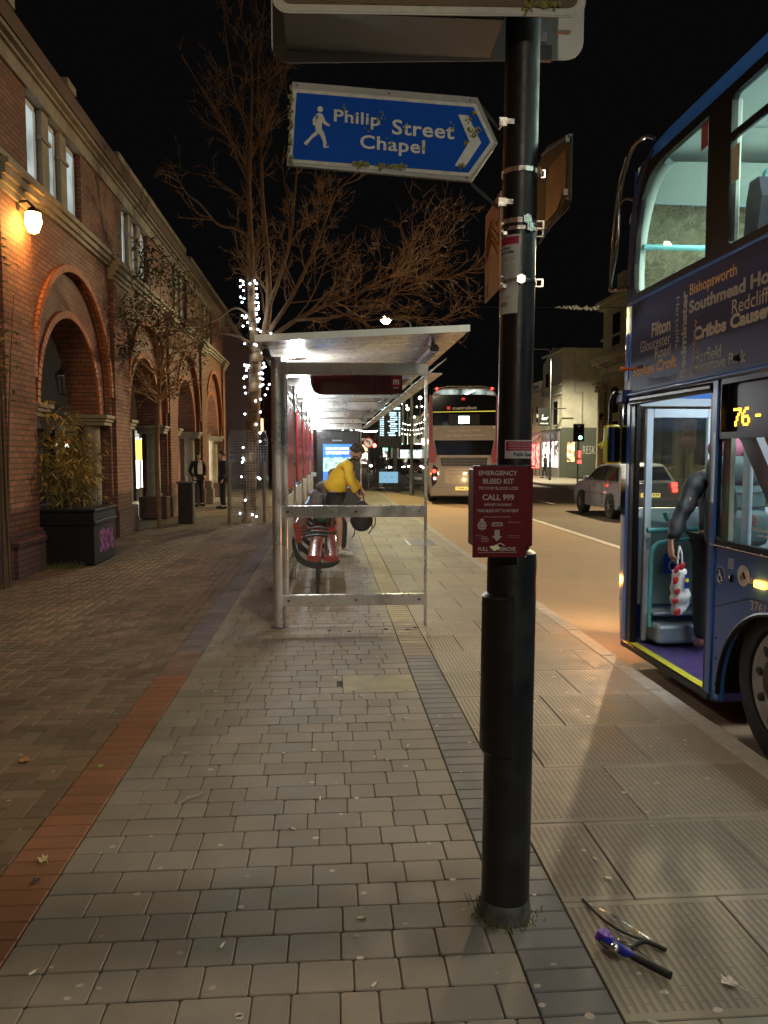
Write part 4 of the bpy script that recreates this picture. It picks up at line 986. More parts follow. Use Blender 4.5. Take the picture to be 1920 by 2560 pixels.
# the dark rucksack he is holding
bagm = CL('bag_cloth', (.018,.012,.014), .7)
t = thing('rucksack', (mx_+.36, my_-.05, .42), 'dark maroon rucksack hanging from the yellow dressed person', 'bag')
mb = MB(); mb.ball((0,0,0), 1, 22, 16)
from mathutils import noise as _nz
mb.v = [(mx_+.36+v[0]*(.17+.05*max(0,-v[2]))*(1+.12*_nz.noise(V(*v)*2.5)), my_-.08+v[1]*.13*(1+.15*_nz.noise(V(*v)*3)), .64+v[2]*.25) for v in mb.v]
mb.build('bag_body', bagm, t, smooth=True)
mb = MB()
for pts in ([(.50,.56),(.53,.48),(.50,.40),(.47,.36)], [(.24,.50),(.25,.40),(.23,.33),(.20,.30)], [(.28,.82),(.31,.99),(.37,1.0),(.42,.82)], [(.52,.7),(.58,.58),(.55,.44)]):
    mb.tube(spline([V(mx_+x,my_-.14,z) for x, z in pts]), .009, 6)
mb.build('strap', bagm, t)

# ---- seated figure in grey, hunched
t = thing('person', (-.12, 12.55, 0), 'person in grey hoodie hunched forward on the second bench', 'person')
def Q2(x, y, z): return V(-.12+x, 12.62+y, z)
gy = CL('grey_hoodie', (.17,.15,.13))
bp2 = [Q2(-.06,0,.60), Q2(-.07,0,.80), Q2(.0,0,1.02), Q2(.08,0,1.13), Q2(.16,0,1.20), Q2(.06,-.18,1.08), Q2(.13,-.22,.85), Q2(.30,-.12,.78), Q2(.06,.18,1.08), Q2(.13,.22,.85), Q2(.30,.12,.78),
       Q2(-.02,-.1,.56), Q2(.36,-.12,.56), Q2(.34,-.12,.08), Q2(.42,-.12,.05), Q2(-.02,.1,.56), Q2(.36,.12,.56), Q2(.34,.12,.08), Q2(.42,.12,.05)]
skin('body', bp2, ed[:4]+[(3,5),(5,6),(6,7),(3,8),(8,9),(9,10),(0,11),(11,12),(12,13),(13,14),(0,15),(15,16),(16,17),(17,18)], [.14,.13,.14,.11,.05,.06,.045,.03,.06,.045,.03,.08,.058,.04,.035,.08,.058,.04,.035], SK, t)
skin('hoodie', bp2[:4]+[Q2(.13,0,1.17)]+bp2[5:11], [(0,1),(1,2),(2,3),(3,4),(3,5),(5,6),(6,7),(3,8),(8,9),(9,10)], [.165,.17,.17,.15,.09,.09,.07,.05,.09,.07,.05], gy, t, bumpy=.014, seed=2)
skin('trousers', [bp2[0]]+bp2[11:14]+bp2[15:18], [(0,1),(1,2),(2,3),(0,4),(4,5),(5,6)], [.14,.1,.078,.06,.1,.078,.06], CL('dark_jeans', (.03,.035,.05)), t, bumpy=.008)
head(t, Q2(.20,-.0,1.28), (.75,0,-.65), (.65,0,.75), .98, SK, hair=mat('fawn_beanie', (.24,.17,.13), .9, var=.15, scale=40))
hand(t, Q2(.31,-.11,.76), (.7,.2,-.5), (0,.6,.6), SK, .6)
t = thing('tote_bag', (-.08, 12.35, .5), 'green topped shopping bag on the bench beside the grey hoodie', 'bag')
skin('bag_body', [V(-.10,12.30,.52),V(-.10,12.30,.66),V(-.12,12.30,.84)], [(0,1),(1,2)], [(.13,.09),(.14,.10),(.10,.06)], CL('green_bag', (.05,.13,.07)), t, bumpy=.018)
mb = MB(); mb.tube(spline([(-.17,12.25,.86),(-.15,12.25,.98),(-.08,12.25,.98),(-.06,12.25,.86)]), .008, 6); mb.build('handle', CL('bag_handle', (.3,.25,.2)), t)

# ---- standing figures in the dark by the arcade and further off
def stander(name_label, x, y, face, h, coat, legs, m=SKP, hair=None, hairlen=0, top=None, arms='down', coatlen=.85, stride=0, skirt=False):
    t = thing('person', (x, y, 0), name_label, 'person'); s = h/1.75; fx, fy = math.cos(face), math.sin(face)
    def W(f, l, z): return V(x + (f*fx - l*fy)*s, y + (f*fy + l*fx)*s, z*s)
    if arms == 'down': aR = [W(0,-.19,1.42), W(-.03,-.25,1.14), W(.06,-.25,.90)]; aL = [W(0,.19,1.42), W(-.03,.25,1.14), W(.06,.25,.90)]
    elif arms == 'phone': aR = [W(0,-.19,1.42), W(.04,-.24,1.15), W(.26,-.10,1.20)]; aL = [W(0,.19,1.42), W(.02,.24,1.13), W(.24,.08,1.16)]
    else: aR = [W(0,-.19,1.42), W(-.06,-.27,1.16), W(.10,-.20,.96)]; aL = [W(0,.19,1.42), W(-.04,.27,1.16), W(.12,.18,1.0)]
    P_ = [W(0,0,.97), W(0,0,1.13), W(.01,0,1.33), W(0,0,1.45), W(.015,0,1.54)] + aR + aL + [W(0,-.10,.88), W(.02+stride,-.11,.50), W(-.0+stride*1.2,-.12,.09), W(.10+stride*1.2,-.13,.045), W(0,.10,.88), W(.02-stride*.6,.11,.50), W(-stride*1.6,.12,.09), W(.10-stride*1.6,.13,.045)]
    r_ = [.125,.115,.13,.10,.048,.055,.042,.028,.055,.042,.028,.08,.055,.04,.036,.08,.055,.04,.036]
    skin('body', P_, ed, [q*s for q in r_], m, t)
    lp = [P_[0], P_[11], P_[12], P_[13], P_[15], P_[16], P_[17]]
    skin('trousers', lp, [(0,1),(1,2),(2,3),(0,4),(4,5),(5,6)], [q*s for q in (.135,.098,.075,.062,.098,.075,.062)], legs, t, bumpy=.006)
    cp = [W(0,0,coatlen), W(0,0,1.12)] + [P_[2], P_[3], W(.0,0,1.50)] + P_[5:11]
    skin('coat', cp, [(0,1),(1,2),(2,3),(3,4),(3,5),(5,6),(6,7),(3,8),(8,9),(9,10)], [(q*s if not isinstance(q, tuple) else (q[0]*s,q[1]*s)) for q in (.165,.15,.155,.125,.075,.078,.062,.048,.078,.062,.048)], coat, t, bumpy=.012, seed=int(abs(x*3)))
    if top:
        mb = MB(); mb.prism([(-.055,1.44),(.055,1.44),(.085,1.30),(.08,1.06),(-.08,1.06),(-.085,1.30)], lambda u, v: tuple(W(.150,u,v)), tuple(V(fx,fy,0)*.012)); mb.build('shirt', top, t)
    skin('neck', [W(.0,0,1.49), W(.02,0,1.58)], [(0,1)], [.05*s,.05*s], m, t)
    head(t, W(.03,0,1.635), (fx,fy,-.05 if arms != 'phone' else -.5), (0,0,1), s*.98, m, hair=hair, hairlen=hairlen)
    for sg, a in ((1, aR), (-1, aL)): hand(t, a[2], (a[2]-a[1]), (fx, fy, .2), m, .5, s, side=sg)
    for k in (13, 17):
        mb = MB(); c = P_[k]; mb.tube([c-V(fx,fy,0)*.06*s+V(0,0,-.035*s), c+V(fx,fy,0)*.08*s+V(0,0,-.04*s), c+V(fx,fy,0)*.20*s+V(0,0,-.055*s)], [.045*s,.045*s,.028*s], 10); mb.build('shoe', legs if k else m, t, smooth=60)
    return t
blk = CL('black_coat', (.010,.010,.012)); dk = mat('dark_hair', (.015,.011,.010), .6, var=.3, scale=50)
stander('person with long dark hair in black coat over white top', -4.13, 24.7, R(-55), 1.70, blk, CL('black_trousers', (.010,.010,.011)), hair=dk, hairlen=.34, top=CL('white_top', (.62,.60,.55)), arms='x')
stander('person in dark navy clothes standing behind the caged tree', -3.20, 23.6, R(200), 1.74, CL('navy_coat', (.012,.014,.025)), blk, hair=dk)
stander('dark figure leaning in the bright arcade opening', -5.95, 29.4, R(-70), 1.75, blk, blk, hair=dk, arms='x')
stander('person in dark jacket and blue jeans looking at a phone', 2.52, 37.2, R(20), 1.74, blk, CL('blue_jeans', (.06,.10,.19)), hair=dk, arms='phone')
stander('person in black walking past the pub window', 15.6, 54.6, R(160), 1.76, blk, blk, hair=dk, stride=.14)
stander('person in yellow trousers crossing near the lights', 1.25, 40.8, R(150), 1.72, CL('maroon_coat', (.12,.02,.02)), CL('yellow_trousers', (.5,.34,.04)), hair=dk, stride=.12)
# ================================================================== BLUE DOUBLE DECKER (near side faces the pavement, front faces up the street)
BX, BW = 2.40, 2.50; BXR = BX + BW
BF, BR = 6.42, -4.6            # front and rear along the street
M['bblue'] = mat('bus_blue', (.030,.12,.42), .28, var=.06, coat=.4, scale=3)
M['bnavy'] = mat('bus_navy', (.020,.032,.13), .45, var=.06, coat=.0, scale=3, spec=.25)
M['bblack'] = mat('bus_black_trim', (.006,.005,.005), .3, var=.1, spec=.25)
M['bgrey'] = mat('bus_grey_panel', (.30,.34,.38), .45, var=.08, scale=3)
M['bcream'] = mat('bus_interior', (.55,.62,.58), .5, var=.04)
M['bpale'] = mat('bus_pale_frame', (.50,.58,.68), .4, var=.03)
M['cyan'] = mat('cyan_rail', (.11,.44,.48), .3, var=.04)
M['seat'] = mat('bus_seat', (.03,.03,.07), .9, var=.3, scale=60)
M['busglass'] = glass('bus_glass', tint=(.88,.93,.90), dirt=.012, dscale=5)
M['dirtyglass'] = glass('misted_glass', tint=(.80,.86,.80), dirt=.18, dcol=(.66,.72,.46), dscale=18, dmax=.58)
bus = thing('double_decker_bus', (3.65, 1.0, -.12), 'blue double decker bus with open door beside the kerb', 'bus')
# --- side skins (near side), outlines in (Y, Z)
def side(poly, m, nm, x=BX, d=.035, smooth=False, parent=None):
    mb = MB(); mb.prism(poly, YZ(x), (d,0,0)); return mb.build(nm, m, parent or bus)
AC, AZ, AR = 3.90, .13, .61
arch = [(AC+AR*math.cos(a), AZ+AR*math.sin(a)) for a in [PI*i/24 for i in range(25)]]
side([(4.665,.085)] + [(4.665,1.035)] + [(BR+.25,1.035),(BR+.25,.085),(AC-AR,.085)] + list(reversed(arch)) + [(AC+AR,.085)], M['bblue'], 'lower_panel')
mb = MB(); mb.tube([(BX-.004, p[0], p[1]) for p in arch], .016, 8); mb.build('arch_trim', M['bblack'], bus, smooth=True)
mb = MB(); vs = [(BX+.035, AC+AR*math.cos(a), AZ+AR*math.sin(a)) for a in [PI*i/24 for i in range(25)]]; vs2 = [(BX+.62, p[1], p[2]) for p in vs]
mb.add(vs+vs2, [(i,i+1,26+i,25+i) for i in range(24)]); mb.add(vs2+[(BX+.62,AC-AR,.0),(BX+.62,AC+AR,.0)], [tuple(range(25))]); mb.build('wheel_housing', M['rubber'], bus, fix=False)
# seams, rivets
mb = MB(); mb.tube([(BX-.0015,4.655,.64),(BX-.0015,4.18,.79),(BX-.0015,3.4,.83),(BX-.0015,0,.83)], .003, 4); mb.build('panel_seam', M['bnavy'], bus)
mb = MB(); mb.cbox(BX-.012, BX+.004, 4.60, 4.665, .06, 2.07, .006); mb.build('door_pillar', M['bblue'], bus)
mb = MB()
for z in (.18,.34,.47): mb.ball((BX-.001,4.55,z), .006, 6, 5)
mb.build('rivets', M['bblack'], bus)
side([(6.02,2.075),(6.02,2.79),(BR+.2,2.79),(BR+.2,2.075)], M['bnavy'], 'advert_panel')
mb = MB(); mb.tube([(BX-.004,6.03,2.085),(BX-.004,BR+.2,2.085)], .018, 10); mb.tube([(BX-.004,6.05,2.80),(BX-.004,BR+.2,2.80)], .014, 10); mb.build('blue_moulding', M['bblue'], bus, smooth=True)
# window bands: black surround with real openings
def ring(y0, y1, z0, z1, holes, m, nm, x=BX-.002, d=.04, outer=None):
    """panel with rounded holes, filled by triangulation"""
    b = bmesh.new(); loops = [outer or [(y0,z0),(y1,z0),(y1,z1),(y0,z1)]] + holes; es = []
    for lp in loops:
        vs = [b.verts.new((x,u,v)) for u, v in lp]; es += [b.edges.new((vs[i], vs[(i+1) % len(vs)])) for i in range(len(vs))]
    bmesh.ops.triangle_fill(b, use_beauty=True, use_dissolve=False, edges=es)
    r_ = bmesh.ops.extrude_face_region(b, geom=b.faces[:]); bmesh.ops.translate(b, vec=(d,0,0), verts=[v for v in r_['geom'] if isinstance(v, bmesh.types.BMVert)])
    bmesh.ops.recalc_face_normals(b, faces=b.faces[:]); me = bpy.data.meshes.new(nm); b.to_mesh(me); b.free(); return link(nm, me, m, bus)
def rr2(y0, y1, z0, z1, r=.05, r2=None):
    o = rrect(y0, y1, z0, z1, r); return o
frontwin = [(5.50,3.735),(4.84,3.735),(4.84,2.865),(5.93,2.865),(5.985,2.91),(5.985,3.10),(5.955,3.35),(5.88,3.56),(5.72,3.70)]
ups = [(3.36,4.56),(1.9,3.16),(.44,1.7),(-1.02,.24),(-2.5,-1.2),(-4.0,-2.7)]
lows = [(3.06,4.62),(1.5,2.9),(0.0,1.36),(-1.5,-.1),(-3.0,-1.6)]
ring(0,0,0,0, [frontwin] + [rr2(a,b,2.865,3.735,.04) for a, b in ups], M['bblack'], 'window_band', outer=[(BR+.2,2.81),(5.96,2.81),(6.05,2.90),(6.045,3.15),(6.0,3.42),(5.90,3.66),(5.76,3.80),(BR+.2,3.80)])
ring(0,0,0,0, [rr2(a,b,1.085,1.705,.045) for a, b in lows] + [rr2(3.15,4.575,1.745,2.035,.02)], M['bblack'], 'window_band', outer=[(BR+.2,1.036),(4.66,1.036),(4.66,2.074),(BR+.2,2.074)])
mb = MB(); mb.tube([(BX-.006,4.66,1.05),(BX-.006,BR+.3,1.05)], .007, 6); mb.build('chrome_moulding', M['chrome'], bus)
def pane(poly, m, nm='window_pane', x=BX+.008): 
    mb = MB(); mb.prism(poly, YZ(x), (.003,0,0)); return mb.build(nm, m, bus)
pane(frontwin, M['busglass'])
for a, b in ups: 
    pane([(a,2.865),(b,2.865),(b,3.735),(a,3.735)], M['busglass']); mb = MB(); mb.cbox(BX-.004,BX+.02,a,b,3.47,3.52,.004); mb.build('hopper_bar', M['bblack'], bus)
for a, b in lows: pane([(a,1.085),(b,1.085),(b,1.705),(a,1.705)], M['busglass'])
# roof and far side
rp = [(BX,3.80),(BX+.012,3.88),(BX+.06,3.96),(BX+.15,4.02),(BX+.4,4.06),(BX+1.25,4.09)]
rp = rp + [(2*(BX+1.25)-x, z) for x, z in reversed(rp[:-1])]
def roofring(y, sh=0, s=1): return [(BX+1.25+(x-BX-1.25)*s, y, 3.80+(z-3.80)*(1-sh*.0)-sh) for x, z in rp]
mb = MB(); rings = [roofring(BR+.1), roofring(5.55), roofring(5.80,.012,.995), roofring(5.96,.05,.985), roofring(6.07,.12,.97), roofring(6.12,.24,.95)]
n = len(rp); vs = [v for r_ in rings for v in r_]; mb.add(vs, [(i*n+k, i*n+k+1, (i+1)*n+k+1, (i+1)*n+k) for i in range(len(rings)-1) for k in range(n-1)])
mb.build('roof', M['bblue'], bus, smooth=50, fix=False)
ceil_m = M['bcream']
mb = MB(); mb.add([(x*.985+.055, y, z-.07) for y in (BR+.2, 6.0) for x, z in rp], [(k, k+1, n+k+1, n+k) for k in range(n-1)]); mb.build('upper_ceiling', ceil_m, bus, smooth=50, fix=False)
def far(poly, m, nm): mb = MB(); mb.prism(poly, YZ(BXR-.035), (.035,0,0)); return mb.build(nm, m, bus)
far([(BR,.1),(BR,1.15),(6.2,1.15),(6.2,.1)], M['bblue'], 'offside_panel'); far([(BR,1.95),(BR,2.87),(6.0,2.87),(6.2,2.2),(6.2,1.95)], M['bblue'], 'offside_panel'); far([(BR,3.72),(BR,3.80),(5.9,3.80),(5.9,3.72)], M['bblue'], 'offside_panel')
for k in range(8):
    y = lerp(BR+.05, 5.85, k/7); mb = MB(); mb.box(BXR-.04, BXR, y-.06, y+.06, 2.87, 3.72); mb.box(BXR-.04, BXR, y-.06, y+.06, 1.15, 1.95); mb.build('offside_pillar', M['bblack'], bus)
mb = MB(); mb.prism([(BR,1.15),(6.2,1.15),(6.2,1.95),(BR,1.95)], YZ(BXR-.02), (.003,0,0)); mb.prism([(BR,2.87),(5.9,2.87),(5.9,3.72),(BR,3.72)], YZ(BXR-.02), (.003,0,0)); mb.build('offside_glazing', M['busglass'], bus)
# rear
mb = MB(); mb.cbox(BX+.02, BXR-.02, BR, BR+.25, .1, 3.98, .08); mb.build('rear_panel', M['bblue'], bus)
# floors
mb = MB(); mb.box(BX+.04, BXR-.05, BR+.2, 6.05, 2.30, 2.42); mb.build('upper_floor', ceil_m, bus)
flo = mat('purple_floor', (.075,.05,.17), .35, var=.35, scale=9)
mb = MB(); mb.box(BX+.03, BXR-.05, 4.62, 6.1, .04, .105); mb.box(BX+.7, BXR-.05, 3.0, 4.62, .04, .105); mb.build('entrance_floor', flo, bus)
mb = MB(); mb.box(BX+.03, BXR-.05, BR+.2, 3.0, .06, .28); mb.build('saloon_floor', M['seat'], bus)
yel2 = mat('step_yellow', (.60,.56,.04), .45, var=.15, scale=30)
mb = MB(); mb.box(BX-.004, BX+.055, 4.67, 5.99, .1055, .111); mb.build('yellow_step_edge', yel2, bus)
mb = MB(); mb.cbox(BX-.018, BX+.0, 4.60, 6.05, .055, .100, .006); mb.build('sill', M['bblack'], bus)
# --- front corner and nose : curved plan, in height bands
plan = [(BX,6.02),(BX+.004,6.12),(BX+.03,6.23),(BX+.10,6.33),(BX+.25,6.40),(BX+.6,6.44),(BX+1.25,6.46)]
plan = plan + [(2*(BX+1.25)-x, y) for x, y in reversed(plan[:-1])]
def nose(nm, z0, z1, m, dy0=0, dy1=0, k=0.0, sub=1):
    mb = MB(); n = len(plan); vs = []
    for j in range(sub+1):
        t_ = j/sub; z = lerp(z0,z1,t_); dy = lerp(dy0,dy1,t_)
        vs += [(BX+1.25+(x-BX-1.25)*(1+k), 6.02+(y-6.02)+dy*((y-6.02)/.44), z) for x, y in plan]
    mb.add(vs, [(j*n+i, j*n+i+1, (j+1)*n+i+1, (j+1)*n+i) for j in range(sub) for i in range(n-1)])
    return mb.build(nm, m, bus, smooth=60, fix=False)
nose('front_bumper', .04, .42, M['bblue'], -.10, 0, .002); nose('front_panel', .42, 1.10, M['bblue'], 0, .02)
nose('lower_windscreen', 1.10, 2.06, M['busglass'], .02, -.02); nose('front_band', 2.06, 2.80, M['bblue'], -.02, -.06, .0005)
nose('upper_windscreen', 2.80, 3.62, M['dirtyglass'], -.06, -.26); nose('front_cornice', 3.62, 3.82, M['bblue'], -.26, -.36, -.004)
nose('front_inner_dome', 3.60, 3.84, M['bcream'], -.34, -.62, -.02)
# side slivers behind the nose: door post column and upper corner pillar
mb = MB(); mb.prism([(6.00,.06),(6.06,.06),(6.06,2.075),(6.00,2.075)], YZ(BX-.004), (.03,0,0)); mb.build('corner_pillar', M['bblue'], bus)
mb = MB(); mb.prism([(6.045,1.12),(6.17,1.12),(6.17,2.05),(6.045,2.05)], YZ(BX-.001), (.006,0,0)); mb.build('corner_glass', M['darkglass'], bus)
mb = MB(); mb.prism([(5.76,3.80),(5.90,3.66),(6.0,3.42),(6.045,3.15),(6.05,2.9),(5.96,2.81),(6.02,2.79),(6.12,2.79),(6.13,3.1),(6.10,3.45),(6.02,3.70),(5.90,3.83),(5.7,3.86)], YZ(BX+.001), (.03,0,0)); mb.build('corner_pillar', M['bnavy'], bus)
mb = MB(); mb.prism(rrect(6.055,6.115,2.20,2.58,.028), YZ(BX-.006), (.006,0,0)); mb.build('light_blue_grille', mat('bright_blue', (.01,.08,.55), .4, var=.1), bus)
mb = MB(); mb.lathe([(.012,.0),(.012,-.05),(.018,-.055),(.020,-.09),(.012,-.105)], (BX,5.98,2.285), 14, 'X'); mb.build('marker_lamp', mat('amber_plastic', (.5,.12,.03), .2, var=0, coat=.5), bus, smooth=50)
mb = MB(); mb.cbox(BX-.045, BX+.02, 6.05, 6.22, 2.02, 2.13, .02); mb.build('corner_scuttle', M['bnavy'], bus)
mb = MB(); mb.tube([(BX-.06,6.16,2.11),(BX-.06,6.20,2.12),(BX-.065,6.26,2.05),(BX-.065,6.28,1.65)], .016, 10); mb.build('mirror_arm', M['bblack'], bus, smooth=60)
my = mat('mirror_yellow', (.50,.48,.03), .35, var=.05, coat=.3)
mb = MB(); mb.cbox(BX-.130, BX+.005, 6.20, 6.26, 1.535, 1.855, .022); mb.ball((BX-.14, 6.25, 1.69), .028, 12, 8); mi = mb.build('mirror_housing', my, bus, smooth=50)
mb = MB(); mb.prism(rrect(BX-.112, BX-.006, 1.552, 1.838, .02), XZ(6.194), (0,.004,0)); mb.build('mirror_glass', mat('mirror', (.8,.82,.85), .04, 1.0, var=0), mi)
# tree guard hoop
g1 = [(2.37,5.60,3.90),(2.35,5.74,3.965),(2.33,5.90,3.945),(2.32,6.02,3.82),(2.32,6.13,3.62),(2.32,6.16,3.28),(2.32,6.28,3.02),(2.325,6.30,2.965),(2.345,6.20,2.945),(2.39,6.09,2.94)]
mb = MB(); mb.tube(spline(g1, 5), .013, 10); mb.tube(spline([(2.32,6.14,3.60),(2.34,6.06,3.62),(2.39,6.02,3.60)], 4), .010, 8); mb.tube(spline([(2.30,5.95,3.90),(2.295,6.08,3.72),(2.29,6.15,3.45),(2.30,6.24,3.10),(2.325,6.28,2.965)], 5), .009, 8); mb.build('tree_guard', mat('black_chrome', (.20,.19,.18), .15, .9, var=.1), bus, smooth=60)
# --- doorway
mb = MB(); mb.tube([(BX+.01,4.68,2.03),(BX+.01,5.98,2.045)], .035, 12); mb.cbox(BX-.008,BX+.03,4.66,6.02,2.0,2.075,.01); mb.build('door_header', M['bblack'], bus)
mb = MB(); mb.cbox(BX+.0, BX+.05, 5.90, 5.99, .10, 2.0, .012); mb.build('door_post', M['bblack'], bus)
mb = MB(); mb.cbox(BX+.0, BX+.05, 4.66, 4.715, .10, 2.0, .01); mb.build('door_post', M['bblack'], bus)
mb = MB()
for (x0,x1,z0,z1) in ((BX+.10,BX+.155,.12,1.97),(BX+.60,BX+.655,.12,1.97),(BX+.155,BX+.60,1.90,1.97),(BX+.155,BX+.60,.12,.17)): mb.cbox(x0,x1,5.915,5.955,z0,z1,.006)
lf = mb.build('door_leaf', M['bpale'], bus)
mb = MB(); mb.box(BX+.15,BX+.605,5.930,5.936,.17,1.90); mb.build('glass_pane', M['busglass'], lf)
mb = MB(); mb.box(BX+.07, BXR-.1, 6.10, 6.16, 1.135, 1.175); mb.box(BX+.07,BXR-.1,6.04,6.10,2.0,2.06); mb.build('windscreen_ledge', M['bpale'], bus)
mb = MB(); mb.add([(BX+.10,6.02,.40),(BX+.85,5.95,.40),(BX+.85,5.95,.93),(BX+.55,5.98,1.02),(BX+.10,6.02,1.10),(BX+.10,6.10,1.14),(BX+.85,6.05,1.14)], [(0,1,2,3,4),(4,3,2,6,5)]); mb.box(BX+.85, BXR-.1, 5.7, 6.1, .1, 1.14); mb.build('dash_panel', M['bgrey'], bus, fix=False)
mb = MB(); mb.cbox(BX+.14,BX+.9,5.80,6.05,.345,.375,.01); mb.cbox(BX+.14,BX+.9,5.72,6.05,.135,.29,.03); mb.build('step_box', mat('step_metal', (.32,.36,.40), .35, .4, var=.25), bus)
mb = MB(); mb.tube([(BX+.10,5.86,1.015),(BX+.95,5.86,1.03)], .020, 12); mb.tube([(BX+.24,5.86,1.16),(BX+.255,5.86,1.12),(BX+.31,5.86,1.03)], .019, 12); mb.build('handrail', M['cyan'], bus, smooth=60)
mb = MB(); mb.tube(spline([(BX+.125,5.84,.25),(BX+.125,5.84,.60),(BX+.13,5.84,.82),(BX+.16,5.84,.895),(BX+.24,5.84,.93),(BX+.60,5.84,.955)]), .017, 12); mb.build('handrail', M['cyan'], bus, smooth=60)
mb = MB(); mb.prism(rrect(BX+.26,BX+.62,1.075,1.12,.02), XZ(6.09), (0,.002,0)); st = mb.build('emergency_label', M['bblack'], bus)
mb = MB(); text(mb, 'EMERGENCY DOOR', (BX+.285,6.088,1.10), (.27,0,0), (0,0,.013), .02); text(mb, 'push', (BX+.40,6.088,1.082), (.04,0,0), (0,0,.011), .02); mb.build('lettering', M['white'], st, fix=False)
mb = MB(); mb.prism(rrect(BX+.275,BX+.44,.66,.82,.012), lambda u, v: (u, 5.936, v), (0,.002,0)); ws = mb.build('wheelchair_sign', mat('wc_blue', (.01,.08,.55), .4, var=0), bus)
def wheelchair(mb, c, s, ux, uz, lift):
    c = V(*c); ux, uz, lf_ = V(*ux), V(*uz), V(*lift); f = lambda u, v: c + ux*(u*s) + uz*(v*s) + lf_
    mb.prism([(-.02+.09*math.cos(i*PI/5), .36+.09*math.sin(i*PI/5)) for i in range(10)], f, lf_*.2)
    pts = [f(.28*math.cos(a)+.0, -.15+.28*math.sin(a)) for a in [R(d) for d in range(105, 385, 14)]]; mb.tube(pts, .035*s, 5)
    mb.tube([f(-.02,.25), f(.0,.0), f(.22,.0), f(.34,-.30), f(.42,-.28)], .045*s, 5); mb.tube([f(-.01,.12), f(.18,.12)], .035*s, 5)
mb = MB(); wheelchair(mb, (BX+.36,5.934,.745), .15, (1,0,0), (0,0,1), (0,-.001,0)); mb.build('wheelchair_symbol', M['white'], ws)
# side symbols by the door
mb = MB(); mb.lathe([(.055,-.002),(.055,-.0005)], (BX, 4.525, .870), 26, 'X'); wcb = mb.build('ramp_badge', mat('badge_ring', (.45,.50,.55), .4, var=0), bus)
mb = MB(); mb.lathe([(.050,-.0032),(.050,-.0015)], (BX, 4.525, .870), 26, 'X'); mb.build('badge_face', M['bnavy'], wcb)
mb = MB(); wheelchair(mb, (BX,4.525,.865), .085, (0,-1,0), (0,0,1), (-.0045,0,0)); mb.build('wheelchair_symbol', M['white'], wcb)
mb = MB(); mb.lathe([(.062,-.003),(.062,-.0005)], (BX, 4.262, .905), 28, 'X'); cb_ = mb.build('camera_badge', mat('badge_grey', (.50,.52,.52), .4, var=.04), bus)
mb = MB(); P_ = lambda u, v: (BX-.0045, 4.262-u, .905+v)
mb.prism([(-.012,.012),(.006,.026),(.032,-.008),(.014,-.020)], P_, (.001,0,0)); mb.prism([(-.028,-.002),(-.020,.003),(-.008,-.014),(-.016,-.020)], P_, (.001,0,0)); mb.prism([(-.030,-.020),(-.010,-.024),(-.010,-.028),(-.030,-.024)], P_, (.001,0,0)); mb.build('camera_symbol', M['bblack'], cb_)
mb = MB()
for k in range(6): mb.prism([(4.435,.925+k*.011),(4.375,.928+k*.011),(4.375,.933+k*.011),(4.435,.930+k*.011)], YZ(BX-.003), (.003,0,0))
mb.build('small_notice', bpy.data.materials['badge_grey'], bus)
mb = MB(); mb.ball((BX-.004,4.395,.87), .022, 14, 10, (.5,1,1.2)); mb.build('door_button', M['bblack'], bus, smooth=True)
mb = MB(); mb.ball((BX-.012,4.395,.875), .008, 8, 6); mb.build('button_lamp', M['chrome'], bus)
amb = glow('amber_indicator', (1,.28,.02), 22)
mb = MB(); mb.cbox(BX-.022, BX, 4.02, 4.12, .865, .905, .008); mb.build('side_indicator', amb, bus)
lamp('POINT', 'indicator_light', (BX-.06,4.08,.885), .25, (1,.30,.03), .02)
mb = MB(); text(mb, '37612', (BX-.002,4.175,.725), (0,-.21,0), (0,0,.055), .0); mb.build('fleet_number', bpy.data.materials['badge_ring'], bus, fix=False)
mb = MB()
for k in range(3): mb.box(BX-.002,BX,4.165,4.235,.875+k*.013,.880+k*.013)
mb.build('vent_slots', bpy.data.materials['badge_ring'], bus)
# wheel
def busw(cx, cy, cz, sgn, parent, full=True):
    mb = MB(); mb.lathe([(.30,.0),(.33,-.03*sgn),(.43,-.035*sgn),(.475,-.005*sgn),(.48,.05*sgn),(.48,.24*sgn),(.44,.28*sgn),(.3,.28*sgn)], (cx,cy,cz), 48, 'X'); ty = mb.build('tyre', M['rubber'], parent, smooth=40)
    rimm = bpy.data.materials.get('bus_rim') or mat('bus_rim', (.36,.33,.30), .42, .55, var=.2, scale=14)
    mb = MB(); mb.lathe([(.315,-.012*sgn),(.295,-.030*sgn),(.255,-.028*sgn),(.20,-.022*sgn),(.175,.015*sgn),(.165,.05*sgn),(.10,.055*sgn),(.095,-.03*sgn),(.05,-.04*sgn),(.0001,-.04*sgn)], (cx,cy,cz), 48, 'X', cap=False); mb.build('rim', rimm, parent, smooth=40)
    mb = MB()
    for k in range(10):
        a = 2*PI*k/10+.15; c = (cx-.0285*sgn, cy+.232*math.cos(a), cz+.232*math.sin(a)); Mr = Matrix.Rotation(a, 3, 'X')
        mb.ball(c, .033, 14, 8, (.16,1.0,.72), Mr)
    mb.build('rim_holes', M['rubber'], parent, smooth=True)
    mb = MB()
    for k in range(10):
        a = 2*PI*k/10+.46; mb.lathe([(.013,-.004*sgn),(.013,-.03*sgn),(.007,-.034*sgn)], (cx+.045*sgn, cy+.135*math.cos(a), cz+.135*math.sin(a)), 8, 'X')
    mb.build('wheel_nuts', M['dsteel'], parent)
wh = MB(); wh.tube([(BX+.09,AC,.345),(BX+2.35,AC,.345)], .05, 12); ax = wh.build('front_wheel', M['rubber'], bus)
busw(BX+.065, AC, .345, 1, ax); busw(BXR-.065, AC, .345, -1, ax)
